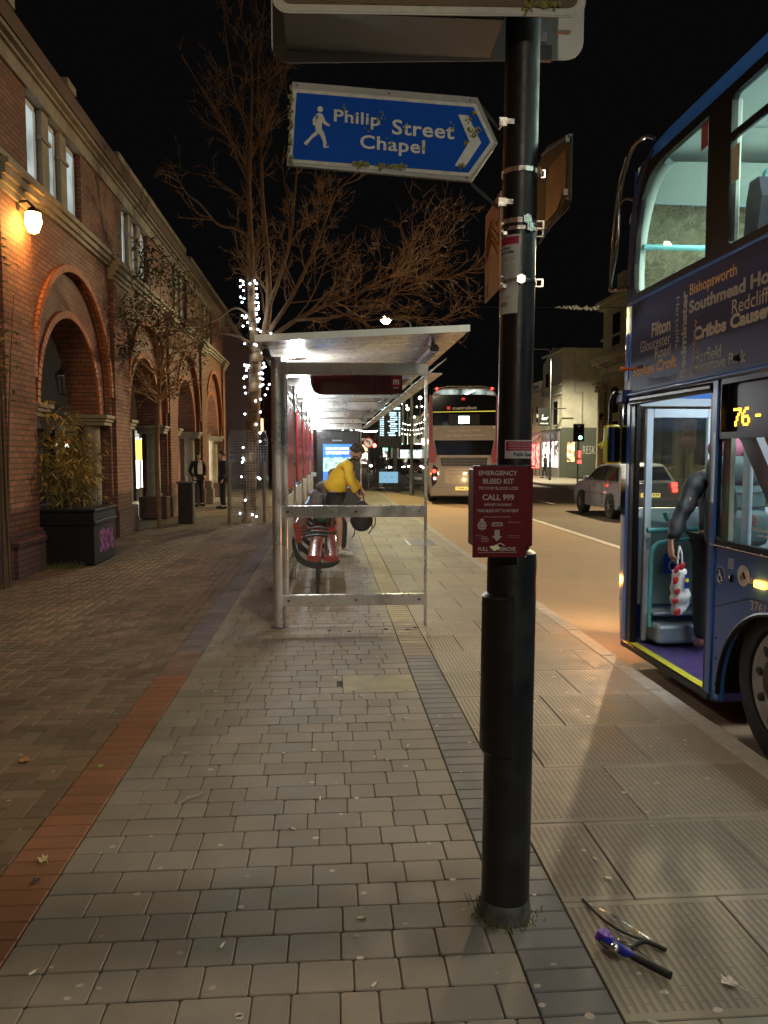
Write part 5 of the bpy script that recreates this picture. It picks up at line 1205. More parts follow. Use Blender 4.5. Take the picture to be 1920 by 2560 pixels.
wh = MB(); wh.tube([(BX+.09,-1.8,.345),(BX+2.35,-1.8,.345)], .05, 12); ax = wh.build('rear_wheel', M['rubber'], bus)
busw(BX+.065, -1.8, .345, 1, ax)
# --- advert words (Y runs to the left in this view)
wcol = {'o': mat('word_orange', (.80,.44,.14), .6, var=.03), 'g': mat('word_grey', (.48,.46,.44), .6, var=.03), 'l': mat('word_pale', (.64,.60,.52), .6, var=.03), 'd': mat('word_dim', (.055,.06,.11), .6, var=.03)}
words = [('Bishopsworth','o',5.035,4.445,2.640,2.735,.012),('Southmead Hospital','g',5.040,3.78,2.520,2.628,.04),('Patchway','d',4.98,4.54,2.445,2.525,.0),('Redcliffe','l',4.485,4.05,2.440,2.525,.0),
         ('Cribbs Causeway','l',4.965,3.86,2.330,2.440,.045),('Horfield','l',4.95,4.60,2.205,2.285,.0),('Hengrove Park','g',4.95,4.315,2.120,2.215,.02),
         ('Filton','l',5.630,5.315,2.478,2.580,.03),('Gloucester','l',5.835,5.310,2.390,2.475,.0),('Road','l',5.565,5.305,2.312,2.390,.0),('Stokes Croft','o',5.960,5.200,2.215,2.300,.035),('Thornbury','d',5.70,5.20,2.10,2.195,.0),('Barry','d',5.62,5.34,2.610,2.690,.0)]
for s_, c_, ya, yb, z0, z1, bold in words:
    mb = MB(); text(mb, s_, (BX-.0015,ya,z0), (0,yb-ya,0), (0,0,z1-z0), bold); mb.build('lettering', wcol[c_], bus, fix=False)
mb = MB(); text(mb, 'Bedminster', (BX-.0015,5.065,2.125), (0,0,.585), (0,.080,0), .04); mb.build('lettering', wcol['g'], bus, fix=False)
mb = MB(); text(mb, 'Withywood', (BX-.0015,4.975,2.515), (0,0,-.385), (0,-.050,0), .01)
mb.v = [(p[0], p[1], p[2]) for p in mb.v]; mb.build('lettering', wcol['o'], bus, fix=False)
mb = MB(); text(mb, 'Hartcliffe', (BX-.0015,5.235,2.690), (0,0,-.355), (0,-.055,0), .0); mb.build('lettering', wcol['g'], bus, fix=False)
mb = MB(); mb.lathe([(.03,-.004),(.03,0)], (BX,4.41,1.965+.21), 16, 'X'); mb.ball((BX-.01,4.41,2.175), .018, 10, 8); mb.build('side_repeater', M['bblack'], bus)
# --- side destination display
mb = MB(); mb.box(BX+.045, BX+.06, 3.1, 4.6, 1.735, 2.05); mb.build('display_box', M['bblack'], bus)
led7 = glow('amber_led', (1,.42,.02), 9)
F5 = {'7':['11111','00001','00010','00100','00100','01000','01000'],'6':['00110','01000','10000','11110','10001','10001','01110'],'-':['00000','00000','00000','11100','00000','00000','00000'],'H':['10001','10001','10001','11111','10001','10001','10001'],'e':['00000','01110','10001','11111','10000','10001','01110'],'n':['00000','11110','10001','10001','10001','10001','10001'],'b':['10000','10000','11110','10001','10001','10001','11110'],'u':['00000','10001','10001','10001','10001','10011','01101'],'r':['00000','10110','11001','10000','10000','10000','10000'],'y':['00000','10001','10001','01111','00001','00001','01110'],' ':['00000']*7}
mb = MB(); y = 4.506
for ch in '76 - Henbury':
    for r_, row in enumerate(F5[ch]):
        for c_, b_ in enumerate(row):
            if b_ == '1': mb.box(BX+.0400, BX+.0440, y-c_*.0165-.0125, y-c_*.0165, 1.885-r_*.0155-.0125, 1.885-r_*.0155)
    y -= .096 if ch != ' ' else .05
mb.build('led_text', led7, bus, fix=False)
# --- interior: lower saloon
mb = MB(); mb.cbox(BX+.16, BX+.19, 4.52, 4.60, .3, 1.98, .01); mb.build('grab_pole', M['bpale'], bus)
mb = MB(); mb.box(BX+.045, BX+.075, 4.53, 4.62, 1.08, 1.71); mb.build('cream_post', mat('cream_post', (.50,.55,.45), .5, var=.04), bus)
mb = MB(); mb.cbox(BX+.25, BX+.33, 4.25, 4.29, .9, 1.0, .005); mb.prism([(4.58,1.72),(4.40,1.72),(3.82,1.02),(3.98,1.02)], YZ(BX+.12), (.05,0,0)); mb.build('purple_stair_rail', mat('purple_rail', (.045,.02,.09), .4, var=.05), bus)
mb = MB(); text(mb, 'EMERGENCY EXIT', (BX+.006,4.21,1.175), (0,-.30,0), (0,0,.020), .03); text(mb, 'push glass', (BX+.006,4.14,1.145), (0,-.13,0), (0,0,.018), .03); mb.build('window_lettering', M['white'], bus, fix=False)
for k in range(5):
    for x in (BX+.12, BXR-.95):
        y = 2.1 - k*.9; mb = MB(); mb.cbox(x, x+.8, y, y+.42, .62, .75, .04); mb.cbox(x, x+.8, y-.09, y+.02, .68, 1.38, .04); mb.build('seat', M['seat'], bus)
mb = MB(); mb.box(BXR-.95, BXR-.90, 4.6, 5.85, .1, 1.15); mb.build('cab_partition', M['bgrey'], bus)
# upper saloon
mb = MB(); nn_ = len(rp); mb.add([(lerp(3.65,x,.975), y, z_) for (y, dz, k_) in ((6.20,-.34,0),(6.10,-.27,0),(5.86,-.10,0),(5.6,-.075,0)) for x, z_ in [(x, min(z+dz, z-.07)) for x, z in rp]], [(j*nn_+i, j*nn_+i+1, (j+1)*nn_+i+1, (j+1)*nn_+i) for j in range(3) for i in range(nn_-1)]); mb.build('front_dome', M['bcream'], bus, smooth=50, fix=False)
for k in range(7):
    for x in (BX+.10, BXR-.95):
        y = 4.55 - k*.95; mb = MB(); mb.cbox(x, x+.82, y, y+.42, 2.70, 2.82, .04); mb.prism([(y-.10,2.75),(y+.03,2.75),(y-.0,3.12),(y-.03,3.22),(y-.13,3.22),(y-.17,3.1)], YZ(x), (.82,0,0)); mb.build('seat', M['seat'], bus)
        mb = MB(); mb.tube(spline([(x+.06,y-.09,3.18),(x+.08,y-.10,3.27),(x+.40,y-.10,3.29),(x+.74,y-.10,3.27),(x+.76,y-.09,3.18)]), .014, 8); mb.build('grab_handle', M['cyan'], bus, smooth=60)
mb = MB(); mb.tube([(BX+.07,6.0,3.235),(BXR-.1,6.0,3.235)], .022, 12); mb.build('front_rail', M['cyan'], bus, smooth=60)
mb = MB(); mb.tube(spline([(BX+.08,6.10,2.82),(BX+.07,6.09,3.1),(BX+.07,6.02,3.40),(BX+.08,5.86,3.66),(BX+.12,5.7,3.78)]), .05, 10); mb.build('front_corner_trim', M['bcream'], bus, smooth=60)
mb = MB(); mb.cbox(BX+.045, BX+.09, 4.60, 4.66, 2.86, 3.74, .01); mb.build('window_post_trim', M['bcream'], bus)
mb = MB(); mb.prism(rrect(4.86,4.95,3.56,3.72,.004), YZ(BX+.005), (.002,0,0)); mb.build('window_notice', mat('notice_maroon', (.25,.04,.05), .5, var=.1), bus)
mb = MB(); mb.prism(rrect(4.47,4.55,3.22,3.43,.004), YZ(BX+.005), (.002,0,0)); mb.build('window_notice', mat('notice_cream', (.45,.40,.27), .5, var=.2, scale=30), bus)
strip = glow('bus_strip_light', (.86,1.0,.93), 12)
for x in (BX+.45, BXR-.5):
    mb = MB(); mb.box(x, x+.12, BR+.4, 4.2, 3.925, 3.935); mb.build('ceiling_light', strip, bus)
    mb = MB(); mb.box(x, x+.12, BR+.4, 5.7, 2.275, 2.285); mb.build('ceiling_light', strip, bus)
lamp('SPOT', 'headlamp_beam', (2.78, 6.52, .52), 300, (1.0,.66,.36), .07, (2.9, 13, -.12), 80, 1.0)
lamp('SPOT', 'headlamp_beam', (4.55, 6.52, .52), 300, (1.0,.70,.40), .07, (4.6, 14, -.12), 80, 1.0)
lamp('POINT', 'indicator_light', (2.42, 6.66, .50), 16, (1,.35,.05), .03)
for hx_ in (2.78, 4.55):
    mb = MB(); mb.lathe([(.09,6.47),(.10,6.44)], (hx_,0,.52), 18, 'Y'); mb.build('headlamp', glow('headlamp_lens', (1,.9,.75), 12), bus, smooth=50)
mb = MB(); mb.ball((2.56, 6.42, .55), .04, 12, 8, (1,.4,1)); mb.build('front_indicator', amb, bus, smooth=True)
lamp('AREA', 'upper_deck_light', (3.65, 4.2, 3.90), 240, (.86,1.0,.90), target=(3.65,3.6,0), sx=1.6, sy=3.4)
lamp('AREA', 'lower_deck_light', (3.55, 4.7, 2.24), 34, (.84,.94,1.0), target=(3.5,4.7,0), sx=1.5, sy=1.8)
lamp('AREA', 'lower_deck_light', (3.55, 1.5, 2.24), 24, (.84,.94,1.0), target=(3.5,1.5,0), sx=1.5, sy=3)

# passenger boarding, with rucksack and carrier bag
t = thing('person', (2.90, 5.55, .105), 'person in pink hat and black jacket with a big rucksack aboard the blue bus', 'person')
def Q3(x, y, z): return V(2.93+x, 5.57+y, .105+z)
bp3 = [Q3(0,0,.90),Q3(0,-.0,1.05),Q3(.02,.02,1.22),Q3(.03,.03,1.34),Q3(.04,.05,1.42), Q3(.22,.0,1.30),Q3(.27,.05,1.05),Q3(.26,.25,1.0), Q3(-.17,.0,1.32),Q3(-.34,-.12,1.10),Q3(-.46,-.20,.88),
       Q3(.1,0,.82),Q3(.1,.02,.45),Q3(.1,0,.09),Q3(.1,.1,.045),Q3(-.1,0,.82),Q3(-.1,.02,.45),Q3(-.1,0,.09),Q3(-.1,.1,.045)]
skin('body', bp3, ed, [.13,.12,.13,.11,.05,.06,.045,.03,.06,.045,.03,.085,.058,.042,.036,.085,.058,.042,.036], SK, t)
skin('jacket', [Q3(0,0,.84)]+bp3[1:4]+[Q3(.035,.04,1.39)]+bp3[5:11], [(0,1),(1,2),(2,3),(3,4),(3,5),(5,6),(6,7),(3,8),(8,9),(9,10)], [.17,.155,.165,.14,.08,.085,.072,.055,.080,.062,.050], CL('glossy_black_jacket', (.020,.019,.022), .62), t, bumpy=.024, seed=6, fscale=12)
skin('trousers', [bp3[0]]+bp3[11:14]+bp3[15:18], [(0,1),(1,2),(2,3),(0,4),(4,5),(5,6)], [.14,.1,.08,.07,.1,.08,.07], blk, t, bumpy=.006)
head(t, Q3(.07,.09,1.50), (.5,.85,-.1), (0,0,1), 1.0, SK, hair=mat('pink_hat', (.42,.12,.20), .85, var=.15, scale=30))
mb = MB(); mb.ball(Q3(.06,.05,1.55), .125, 16, 12, (1,1.05,.85)); mb.build('pink_hood', bpy.data.materials['pink_hat'], t, smooth=True)
hand(t, Q3(-.465,-.21,.86), (.05,-.1,-1), (1,0,0), SK, .9)
tl = CL('teal_rucksack', (.045,.085,.095), .7, .25)
t = thing('rucksack', (2.88, 5.30, 1.0), 'large teal grey rucksack on the back of the boarding passenger', 'bag')
mb = MB(); mb.cbox(2.70, 3.10, 5.18, 5.42, .93, 1.42, .09); mb.cbox(2.74, 3.06, 5.10, 5.22, .97, 1.22, .05); mb.cbox(2.72,3.08,5.18,5.44,1.38,1.60,.07); mb.build('pack_body', tl, t, smooth=60)
mb = MB()
for z in (1.25, 1.35): mb.tube([(2.71,5.175,z),(2.88,5.168,z-.01),(3.08,5.175,z)], .006, 5)
mb.tube(spline([(2.75,5.16,1.55),(2.82,5.14,1.30),(2.78,5.09,1.1)]), .010, 6); mb.build('webbing', M['rubber'], t)
mb = MB(); mb.tube([(2.93+.014*math.cos(a), 5.09, 1.16+.032*math.sin(a)) for a in [2*PI*k/14 for k in range(14)]], .0035, 6, closed=True); mb.build('carabiner', mat('red_metal', (.6,.06,.05), .3, .6, var=0), t)
mb = MB(); mb.tube(spline([(2.87,5.09,1.19),(2.865,5.088,1.13),(2.88,5.09,1.06)]), .007, 6); mb.build('tassel', mat('violet', (.25,.12,.6), .6, var=0), t)
t = thing('carrier_bag', (2.50, 5.30, .72), 'white and red crumpled carrier bag hanging from the passenger hand', 'bag')
skin('bag_body', [V(2.505,5.30,.80), V(2.505,5.29,.66), V(2.515,5.30,.52), V(2.52,5.30,.46)], [(0,1),(1,2),(2,3)], [(.035,.03),(.072,.05),(.072,.05),(.045,.03)], mat('bag_white', (.66,.66,.66), .35, var=.05, coat=.3), t, bumpy=.022, fscale=16)
mb = MB(); mb.tube(spline([(2.49,5.30,.83),(2.495,5.30,.90),(2.505,5.31,.955)]), .007, 6); mb.tube(spline([(2.525,5.30,.83),(2.52,5.30,.90),(2.505,5.31,.955)]), .007, 6); mb.build('handle', bpy.data.materials['bag_white'], t)
mb = MB(); rr_ = random.Random(2)
for i, (x, z) in enumerate([(2.462,.80),(2.455,.72),(2.47,.64),(2.458,.57),(2.475,.49),(2.50,.82)]): mb.ball((x, 5.245, z), .026, 10, 6, (.8,.25,.9+.4*rr_.random()), Matrix.Rotation(R(25), 3, 'Y'))
mb.build('red_print', mat('bag_red', (.40,.02,.03), .4, var=.1), t, smooth=True)
mb = MB(); mb.box(2.518,2.548,5.236,5.240,.66,.76); mb.build('blue_label', mat('bag_blue', (.01,.03,.25), .4, var=0), t)
mb = MB(); mb.lathe([(.014,-.002),(.014,.0)], (2.533,5.236,.72), 16, 'Y'); mb.build('yellow_disc', mat('bag_yellow', (.75,.62,.02), .4, var=0), t)
# ================================================================== ARCADED BRICK BUILDING ON THE LEFT
WX = -4.2; WD = .55
M['brickpier'] = brickmat('pier_brick', (.26,.115,.08), (.19,.085,.065), (.085,.06,.05), msize=.011)
M['brickplum'] = brickmat('plum_red_brick', (.25,.085,.055), (.21,.07,.05), (.12,.075,.055), bh=.075, bump=.002)
arc = thing('arcade_building', (-6, 15, 0), 'long two storey red brick building with open arcade and cream cornices', 'building')
ARC = [(-3.9,-.05),(1.15,5.0),(6.3,10.15),(11.43,15.27),(16.6,20.45),(21.75,25.6),(26.9,30.75)]
SPR, ATOP = 2.37, 5.32     # springing, top of the lower wall
CAPW = .35
def arch_bay(y0, y1):
    """wall over one arch with a round opening, plus its soffit"""
    yc = (y0+y1)/2; r = (y1-y0)/2 - .42; n = 28; R1 = r + .42; Z1 = SPR + .35
    crv = [(yc - r*math.cos(PI*i/n), SPR + r*math.sin(PI*i/n)) for i in range(n+1)]
    outc = [(yc - R1*math.cos(PI*i/n), Z1 + (R1-.02)*math.sin(PI*i/n)) for i in range(n+1)]
    mb = MB()
    # recessed face between inner and outer curve
    vs = [(WX-.10, u, v) for u, v in crv] + [(WX-.10, u, v) for u, v in outc]
    mb.add(vs, [(i, i+1, n+2+i, n+1+i) for i in range(n)])
    mb.add([(WX-.10,crv[0][0],SPR),(WX-.10,outc[0][0],SPR),(WX-.10,outc[0][0],Z1),(WX-.10,crv[-1][0],SPR),(WX-.10,outc[-1][0],SPR),(WX-.10,outc[-1][0],Z1)], [(0,1,2),(3,4,5)])
    mb.build('recessed_brick', M['brickplum'], arc, fix=False); mb = MB()
    # step from recess to wall plane
    vs = [(WX-.10, u, v) for u, v in outc] + [(WX, u, v) for u, v in outc]; mb.add(vs, [(i, i+1, n+2+i, n+1+i) for i in range(n)])
    # wall plane above outer curve
    vs = [(WX, u, v) for u, v in outc] + [(WX, u, ATOP) for u, v in outc]; mb.add(vs, [(i, i+1, n+2+i, n+1+i) for i in range(n)])
    # soffit
    vs = [(WX-.10, u, v) for u, v in crv] + [(WX-.10-WD, u, v) for u, v in crv]; mb.add(vs, [(i, i+1, n+2+i, n+1+i) for i in range(n)])
    # inner face of wall toward the walk
    vs = [(WX-.10-WD, u, v) for u, v in crv] + [(WX-.10-WD, u, ATOP) for u, v in crv]; mb.add(vs, [(i, i+1, n+2+i, n+1+i) for i in range(n)])
    mb.build('arch_wall', M['brick'], arc, fix=False)
    # voussoirs: proud ring of the inner arch and hood of the outer one
    mb = MB(); rg_ = random.Random(int(yc*10)); m_ = 44
    for i in range(m_):
        a0, a1 = PI*i/m_+.006, PI*(i+1)/m_-.006; t = rg_.uniform(.75, 1.15); mb.col = (t, t, t)
        P = [(r+.0,a0),(r+.115,a0),(r+.115,a1),(r+.0,a1)]; mb.prism([(yc-q*math.cos(a), SPR+q*math.sin(a)) for q, a in P], YZ(WX-.10), (.035,0,0))
    mb.build('arch_ring', M['voussoir'], arc)
    mb = MB(); m_ = 60
    for i in range(m_):
        a0, a1 = PI*i/m_+.004, PI*(i+1)/m_-.004
        P = [(R1-.02,a0),(R1+.09,a0),(R1+.09,a1),(R1-.02,a1)]; mb.prism([(yc-q*math.cos(a), Z1+(q-.02)*math.sin(a)) for q, a in P], YZ(WX), (.05,0,0))
    mb.build('arch_hood', M['voussoir'], arc)
    # capitals and the round column at the far jamb
    for sgn, yj in ((1, y0), (-1, y1)):
        ya, yb = (yj-.02, yj+CAPW+.12) if sgn == 1 else (yj-CAPW-.12, yj+.02)
        mb = MB()
        for (k, z0, z1) in ((.0,SPR-.20,SPR-.13),(.035,SPR-.13,SPR-.07),(.075,SPR-.07,SPR+.0)):
            mb.cbox(WX-.10-WD-k, WX+.02+k*.9, (ya-k if sgn == -1 else ya), (yb+k if sgn == 1 else yb), z0, z1, .012)
        mb.build('capital', M['stone'], arc)
        yc2 = yj + sgn*(CAPW/2+.06)
        mb = MB(); mb.tube([(WX-.30,yc2,.55),(WX-.30,yc2,.62),(WX-.30,yc2,.66),(WX-.30,yc2,1.3),(WX-.30,yc2,SPR-.27),(WX-.30,yc2,SPR-.20)], [.20,.20,.165,.165,.155,.175], 28); mb.build('column', M['stone'], arc, smooth=50)
        mb = MB(); mb.cbox(WX-.10-WD, WX+.06, min(yj,yj+sgn*.48), max(yj,yj+sgn*.48), 0, .56, .03); mb.build('plinth', M['brickdark'], arc)
ends = [-6.0] + [e for a in ARC for e in a] + [31.6]
for k, (y0, y1) in enumerate(zip(ends[0::2], ends[1::2])):     # piers
    mb = MB(); mb.box(WX-.10-WD, WX, y0, y1, 0, ATOP); mb.build('pier', M['brickpier'], arc)
    mb = MB(); mb.box(WX-.0005, WX+.07, y0+.14, y1-.14, .5, ATOP); mb.build('pilaster', M['brick'], arc)
    mb = MB(); mb.box(WX-.60, WX+.12, y0+.02, y1-.02, 0, .52); mb.box(WX-.6, WX+.09, y0+.05, y1-.05, .52, .57); mb.build('plinth', M['brickdark'], arc)
    mb = MB()
    for (k_, z0, z1) in ((.10,4.98,5.06),(.14,5.06,5.14),(.19,5.14,5.25),(.24,5.25,5.33)): mb.box(WX-.02, WX+k_, y0+.10-k_*.3, y1-.10+k_*.3, z0, z1)
    mb.build('pier_cap', M['stone'], arc)
for a in ARC: arch_bay(*a)
# string course
mb = MB()
for (k_, z0, z1) in ((.05,5.20,5.27),(.10,5.27,5.36),(.15,5.36,5.44)): mb.box(WX-.02, WX+k_, -6, 31.6, z0, z1)
mb.build('string_course', M['stone'], arc)
# upper storey
UX = WX-.02
GR = [(-3.5,-1.2),(1.5,3.8),(6.5,8.8),(11.5,13.9),(16.5,18.8),(21.5,23.8),(26.5,28.8)]
ee = [-6.0] + [e for a in GR for e in a] + [31.6]
for y0, y1 in zip(ee[0::2], ee[1::2]):
    mb = MB(); mb.box(UX-.4, UX, y0, y1, 5.44, 6.74); mb.build('upper_brick_panel', M['brick'], arc)
litw = glow('lit_upper_window', (.80,.92,.90), .42, .35, 1.5)
for gi, (y0, y1) in enumerate(GR):
    w_ = (y1-y0)/3
    for k in range(3):
        ya = y0+k*w_
        if k < 2:
            mb = MB(); mb.cbox(UX-.16, UX-.02, ya+w_-.15, ya+w_+.15, 5.44, 6.74, .01); mb.build('window_pillar', M['stone'], arc)
            mb = MB(); mb.cbox(UX-.16, UX+.01, ya+w_-.18, ya+w_+.18, 6.30, 6.36, .01); mb.build('pillar_collar', M['stone'], arc)
        mb = MB(); a_, b_ = ya+(.17 if k else .03), ya+w_-(.17 if k < 2 else .03)
        for bx in ((a_,a_+.06,5.50,6.72),(b_-.06,b_,5.50,6.72),(a_,b_,5.44,5.52),(a_,b_,6.66,6.72)): mb.box(UX-.14, UX-.09, *bx)
        f_ = mb.build('window', M['white'], arc)
        mb = MB(); mb.box(UX-.125, UX-.115, a_+.06, b_-.06, 5.52, 6.66); mb.build('pane', litw if gi in (3,4) else M['darkglass'], f_)
# eaves: cream lintel, soffit, brown fascia, light coping in lengths
mb = MB(); mb.box(UX-.45, WX+.03, -6, 31.6, 6.74, 6.95)
for (k_, z0, z1) in ((.08,6.95,7.00),(.16,7.00,7.06)): mb.box(UX-.3, WX+k_, -6, 31.6, z0, z1)
mb.build('lintel_course', M['stone'], arc)
mb = MB(); mb.box(UX-.4, WX+.19, -6, 31.6, 7.06, 7.30); mb.build('fascia', mat('brown_fascia', (.10,.045,.03), .6, var=.2), arc)
for i, (y0, y1) in enumerate([(-6,10.6),(12.6,13.0),(15.5,22.5),(23.3,31.6)]):
    mb = MB(); mb.box(WX-.10, WX+.22, y0, y1, 7.30, 7.42); mb.build('coping', M['stone'], arc)
mb = MB(); mb.box(-4.6, WX+.1, -6, 31.6, 7.30, 7.34); mb.quad((WX+.1,-6,7.32),(WX+.1,31.6,7.32),(-9,31.6,9.6),(-9,-6,9.6)); mb.build('roof', mat('roof_tile', (.06,.045,.04), .8, var=.2), arc, fix=False)
mb = MB(); mb.box(-9, WX-.66, 31.3, 31.6, 0, 7.3); mb.box(-9, WX-.66, -6, -5.7, 0, 7.3); mb.build('end_wall', M['brickdark'], arc)
# pigeon spikes and weeds on the coping
# walk behind: back wall, ceiling, shopfronts
bwm = M['render']
mb = MB(); mb.box(-7.1, -6.9, -6, 31.3, 0, 5.3); mb.build('back_wall', bwm, arc)
mb = MB(); mb.box(-6.9, WX-.66, -6, 31.3, 5.1, 5.3); mb.build('walk_ceiling', bwm, arc)
dkf = mat('shop_frame', (.03,.03,.035), .5, var=.1); shopl = glow('shop_light', (1,.93,.75), 9); shopy = glow('shop_yellow', (1,.62,.08), 3.2)
def shopfront(y0, y1, lit=None, name='shopfront'):
    mb = MB(); mb.box(-6.895,-6.82,y0,y1,2.25,2.75); fr = mb.build('shop_fascia', dkf, arc)
    mb = MB(); n = 4
    for k in range(n+1): y = lerp(y0,y1,k/n); mb.box(-6.895,-6.81,y-.05,y+.05,0,2.25)
    mb.box(-6.895,-6.80,y0,y1,0,.45); mb.build('shop_frame', dkf, arc)
    mb = MB(); mb.box(-6.893,-6.87,y0+.05,y1-.05,.45,2.25); mb.build('shop_window', lit or M['darkglass'], arc)
    return fr
f1 = shopfront(15.2, 21.4); shopfront(8, 13)
mb = MB(); text(mb, 'Dermuch', (-6.815,19.0,2.36), (0,1.9,0), (0,0,.33), .0); mb.build('lettering', mat('sign_dark', (.02,.02,.02), .5, var=0), f1, fix=False)
shopfront(22.0, 25.2)
shopfront(27.8, 30.9, shopl)
mb = MB(); mb.box(-6.86,-6.80,27.9,30.8,1.45,2.2); mb.build('shop_poster', shopy, arc)
mb = MB(); mb.box(-6.86,-6.78,22.3,22.42,.2,2.3); mb.box(-6.86,-6.78,24.6,24.72,.2,2.3); mb.build('lit_door_edge', shopl, arc)
mb = MB(); mb.ball((-6.7,20.4,1.85), .09, 12, 8); mb.build('window_lamp', glow('shop_bulb', (.95,1,.85), 12), arc, smooth=True)
lamp('AREA', 'shop_window_light', (-6.6,29.4,1.9), 90, (1,.9,.7), target=(-3.5,28.0,.2), sx=2.4, sy=1.4)
lamp('POINT', 'arcade_light', (-5.9,23.4,4.2), 10, (1,.85,.62), .1); lamp('POINT', 'arcade_light', (-5.7,17.6,4.6), 7, (.9,.95,1), .12)
# adjoining darker block further on
t = thing('dark_building', (-6, 36, 0), 'unlit dark brick block beyond the arcade', 'building')
mb = MB(); mb.box(-14, -5.2, 37.5, 60, -.12, 8.5); mb.build('wall', M['brickdark'], t); mb = MB(); mb.box(-14.1, -5.1, 37.4, 60.1, 8.5, 8.8); mb.build('parapet', M['stone'], t)

# amber wall lantern
t = thing('wall_lantern', (-4.05, 10.8, 4.75), 'glowing amber wall lantern on the brick pier', 'lamp')
mb = MB(); mb.tube([(-4.13,10.85,4.98),(-4.0,10.85,5.0),(-3.93,10.85,4.93)], .018, 8); mb.tube([(-4.145,10.85,4.93),(-4.12,10.85,4.93)], .06, 10); mb.build('bracket', M['black'], t)
mb = MB(); mb.lathe([(.02,4.93),(.09,4.87),(.11,4.84)], (-3.93,10.85,0), 8); mb.build('cap', M['black'], t)
mb = MB(); mb.lathe([(.10,4.84),(.115,4.72),(.07,4.60),(.03,4.58)], (-3.93,10.85,0), 8); mb.build('globe', glow('amber_glass', (1,.50,.12), 60), t, fix=False)
# unlit hanging lantern
t = thing('hanging_lantern', (-5.6, 16.9, 3.2), 'black unlit lantern hanging inside the nearest arch', 'lamp')
mb = MB(); mb.tube([(-5.6,16.9,3.65),(-5.6,16.9,5.1)], .012, 6); mb.lathe([(.01,3.65),(.03,3.55),(.06,3.46),(.17,3.33),(.18,3.30)], (-5.6,16.9,0), 4); mb.build('hood', M['black'], t)
mb = MB()
for k in range(4):
    a = PI/2*k; mb.tube([(-5.6+.165*math.cos(a),16.9+.165*math.sin(a),3.30),(-5.6+.095*math.cos(a),16.9+.095*math.sin(a),2.90)], .010, 5)
mb.tube([(-5.6+.095*math.cos(PI/2*k),16.9+.095*math.sin(PI/2*k),2.90) for k in range(4)], .014, 5, closed=True); mb.build('cage', M['black'], t)
mb = MB(); mb.lathe([(.155,3.30),(.088,2.91)], (-5.6,16.9,0), 4); mb.build('glass', M['glass'], t, fix=False)

# planter with bamboo
t = thing('planter', (-3.9, 11.9, 0), 'big black metal trough planter with pink graffiti', 'planter')
mb = MB(); mb.cbox(-4.47, -3.40, 11.36, 12.44, .02, .60, .01); mb.cbox(-4.50, -3.37, 11.33, 12.47, .60, .66, .008); mb.cbox(-4.47, -3.40, 11.36, 12.44, .66, .79, .008); mb.cbox(-4.50, -3.37, 11.33, 12.47, .79, .83, .008); mb.build('trough', mat('planter_black', (.008,.008,.010), .5, var=.2, coat=.0, spec=.3), t)
mb = MB(); mb.box(-4.44,-3.43,11.39,12.41,.80,.835); mb.build('soil', mat('soil', (.04,.028,.018), .95, var=.4), t)
mb = MB(); s3 = lambda u, v: (-3.398, 11.42+u*.9, .12+v*.45)
rgf = random.Random(4)
for k, ltr in enumerate(['S','e','R','o','N','6']):
    vs, fs, x0, x1, y0, y1 = glyphs(ltr, .03); u0 = .18+k*.125
    mb.add([V(-3.397, 11.45+(u0+.15*(q.x-x0)/(x1-x0))*.95, .17+.34*((q.y-y0)/(y1-y0))+.02*math.sin(k*2)) for q in vs], fs)
mb.build('graffiti', mat('pink_spray', (.36,.08,.26), .7, var=.3, scale=30), t, fix=False)
def leafspray(mb, p, d, L_, wd, rng):
    d = d.normalized(); s_ = d.cross(V(0,0,1)); s_ = s_.normalized() if s_.length > .01 else V(1,0,0); dr = V(0,0,-L_*.25)
    mb.add([p, p+d*L_*.4+s_*wd, p+d*L_+dr, p+d*L_*.4-s_*wd], [(0,1,2,3)])
t = thing('bamboo', (-3.9, 11.9, .8), 'sparse yellow green bamboo growing from the black planter', 'plant')
mbs, mbl, mbl2 = MB(), MB(), MB(); rg5 = random.Random(12)
for i in range(46):
    x0, y0 = rg5.uniform(-4.3,-3.5), rg5.uniform(11.5,12.3); hh = rg5.choice([.5,.8,1.1,1.3,1.45,1.55])*rg5.uniform(.8,1.05)
    if i > 30: hh *= .45
    lx, ly = rg5.uniform(-.25,.22), rg5.uniform(-.25,.2)
    pts = [V(x0+lx*q*q*1.0, y0+ly*q*q, .82+hh*q) for q in [0,.25,.5,.75,1]]; mbs.tube(pts, [.008,.007,.006,.005,.002], 5)
    for q in range(int(17*hh)+6):
        u = rg5.uniform(.25 if hh > .6 else .05, 1); k = min(3, int(u*4)); p = pts[k].lerp(pts[k+1], u*4-k); a = rg5.uniform(0,2*PI); d = V(math.cos(a), math.sin(a), rg5.uniform(-.3,.4))
        tp = p + d*rg5.uniform(.02,.16); mbs.tube([p, tp], .0022, 3, cap=False)
        for _ in range(3): a2 = a+rg5.uniform(-.9,.9); leafspray(mbl if rg5.random() < .7 else mbl2, tp, V(math.cos(a2), math.sin(a2), rg5.uniform(-.6,.2)), rg5.uniform(.09,.18), rg5.uniform(.009,.017), rg5)
mbs.build('stems', mat('bamboo_stem', (.20,.17,.06), .6, var=.2), t); mbl.build('leaves', mat('bamboo_leaf', (.32,.25,.07), .6, var=.4, scale=20), t, fix=False); mbl2.build('dry_leaves', mat('bamboo_dry', (.60,.42,.14), .6, var=.3, scale=20), t, fix=False)
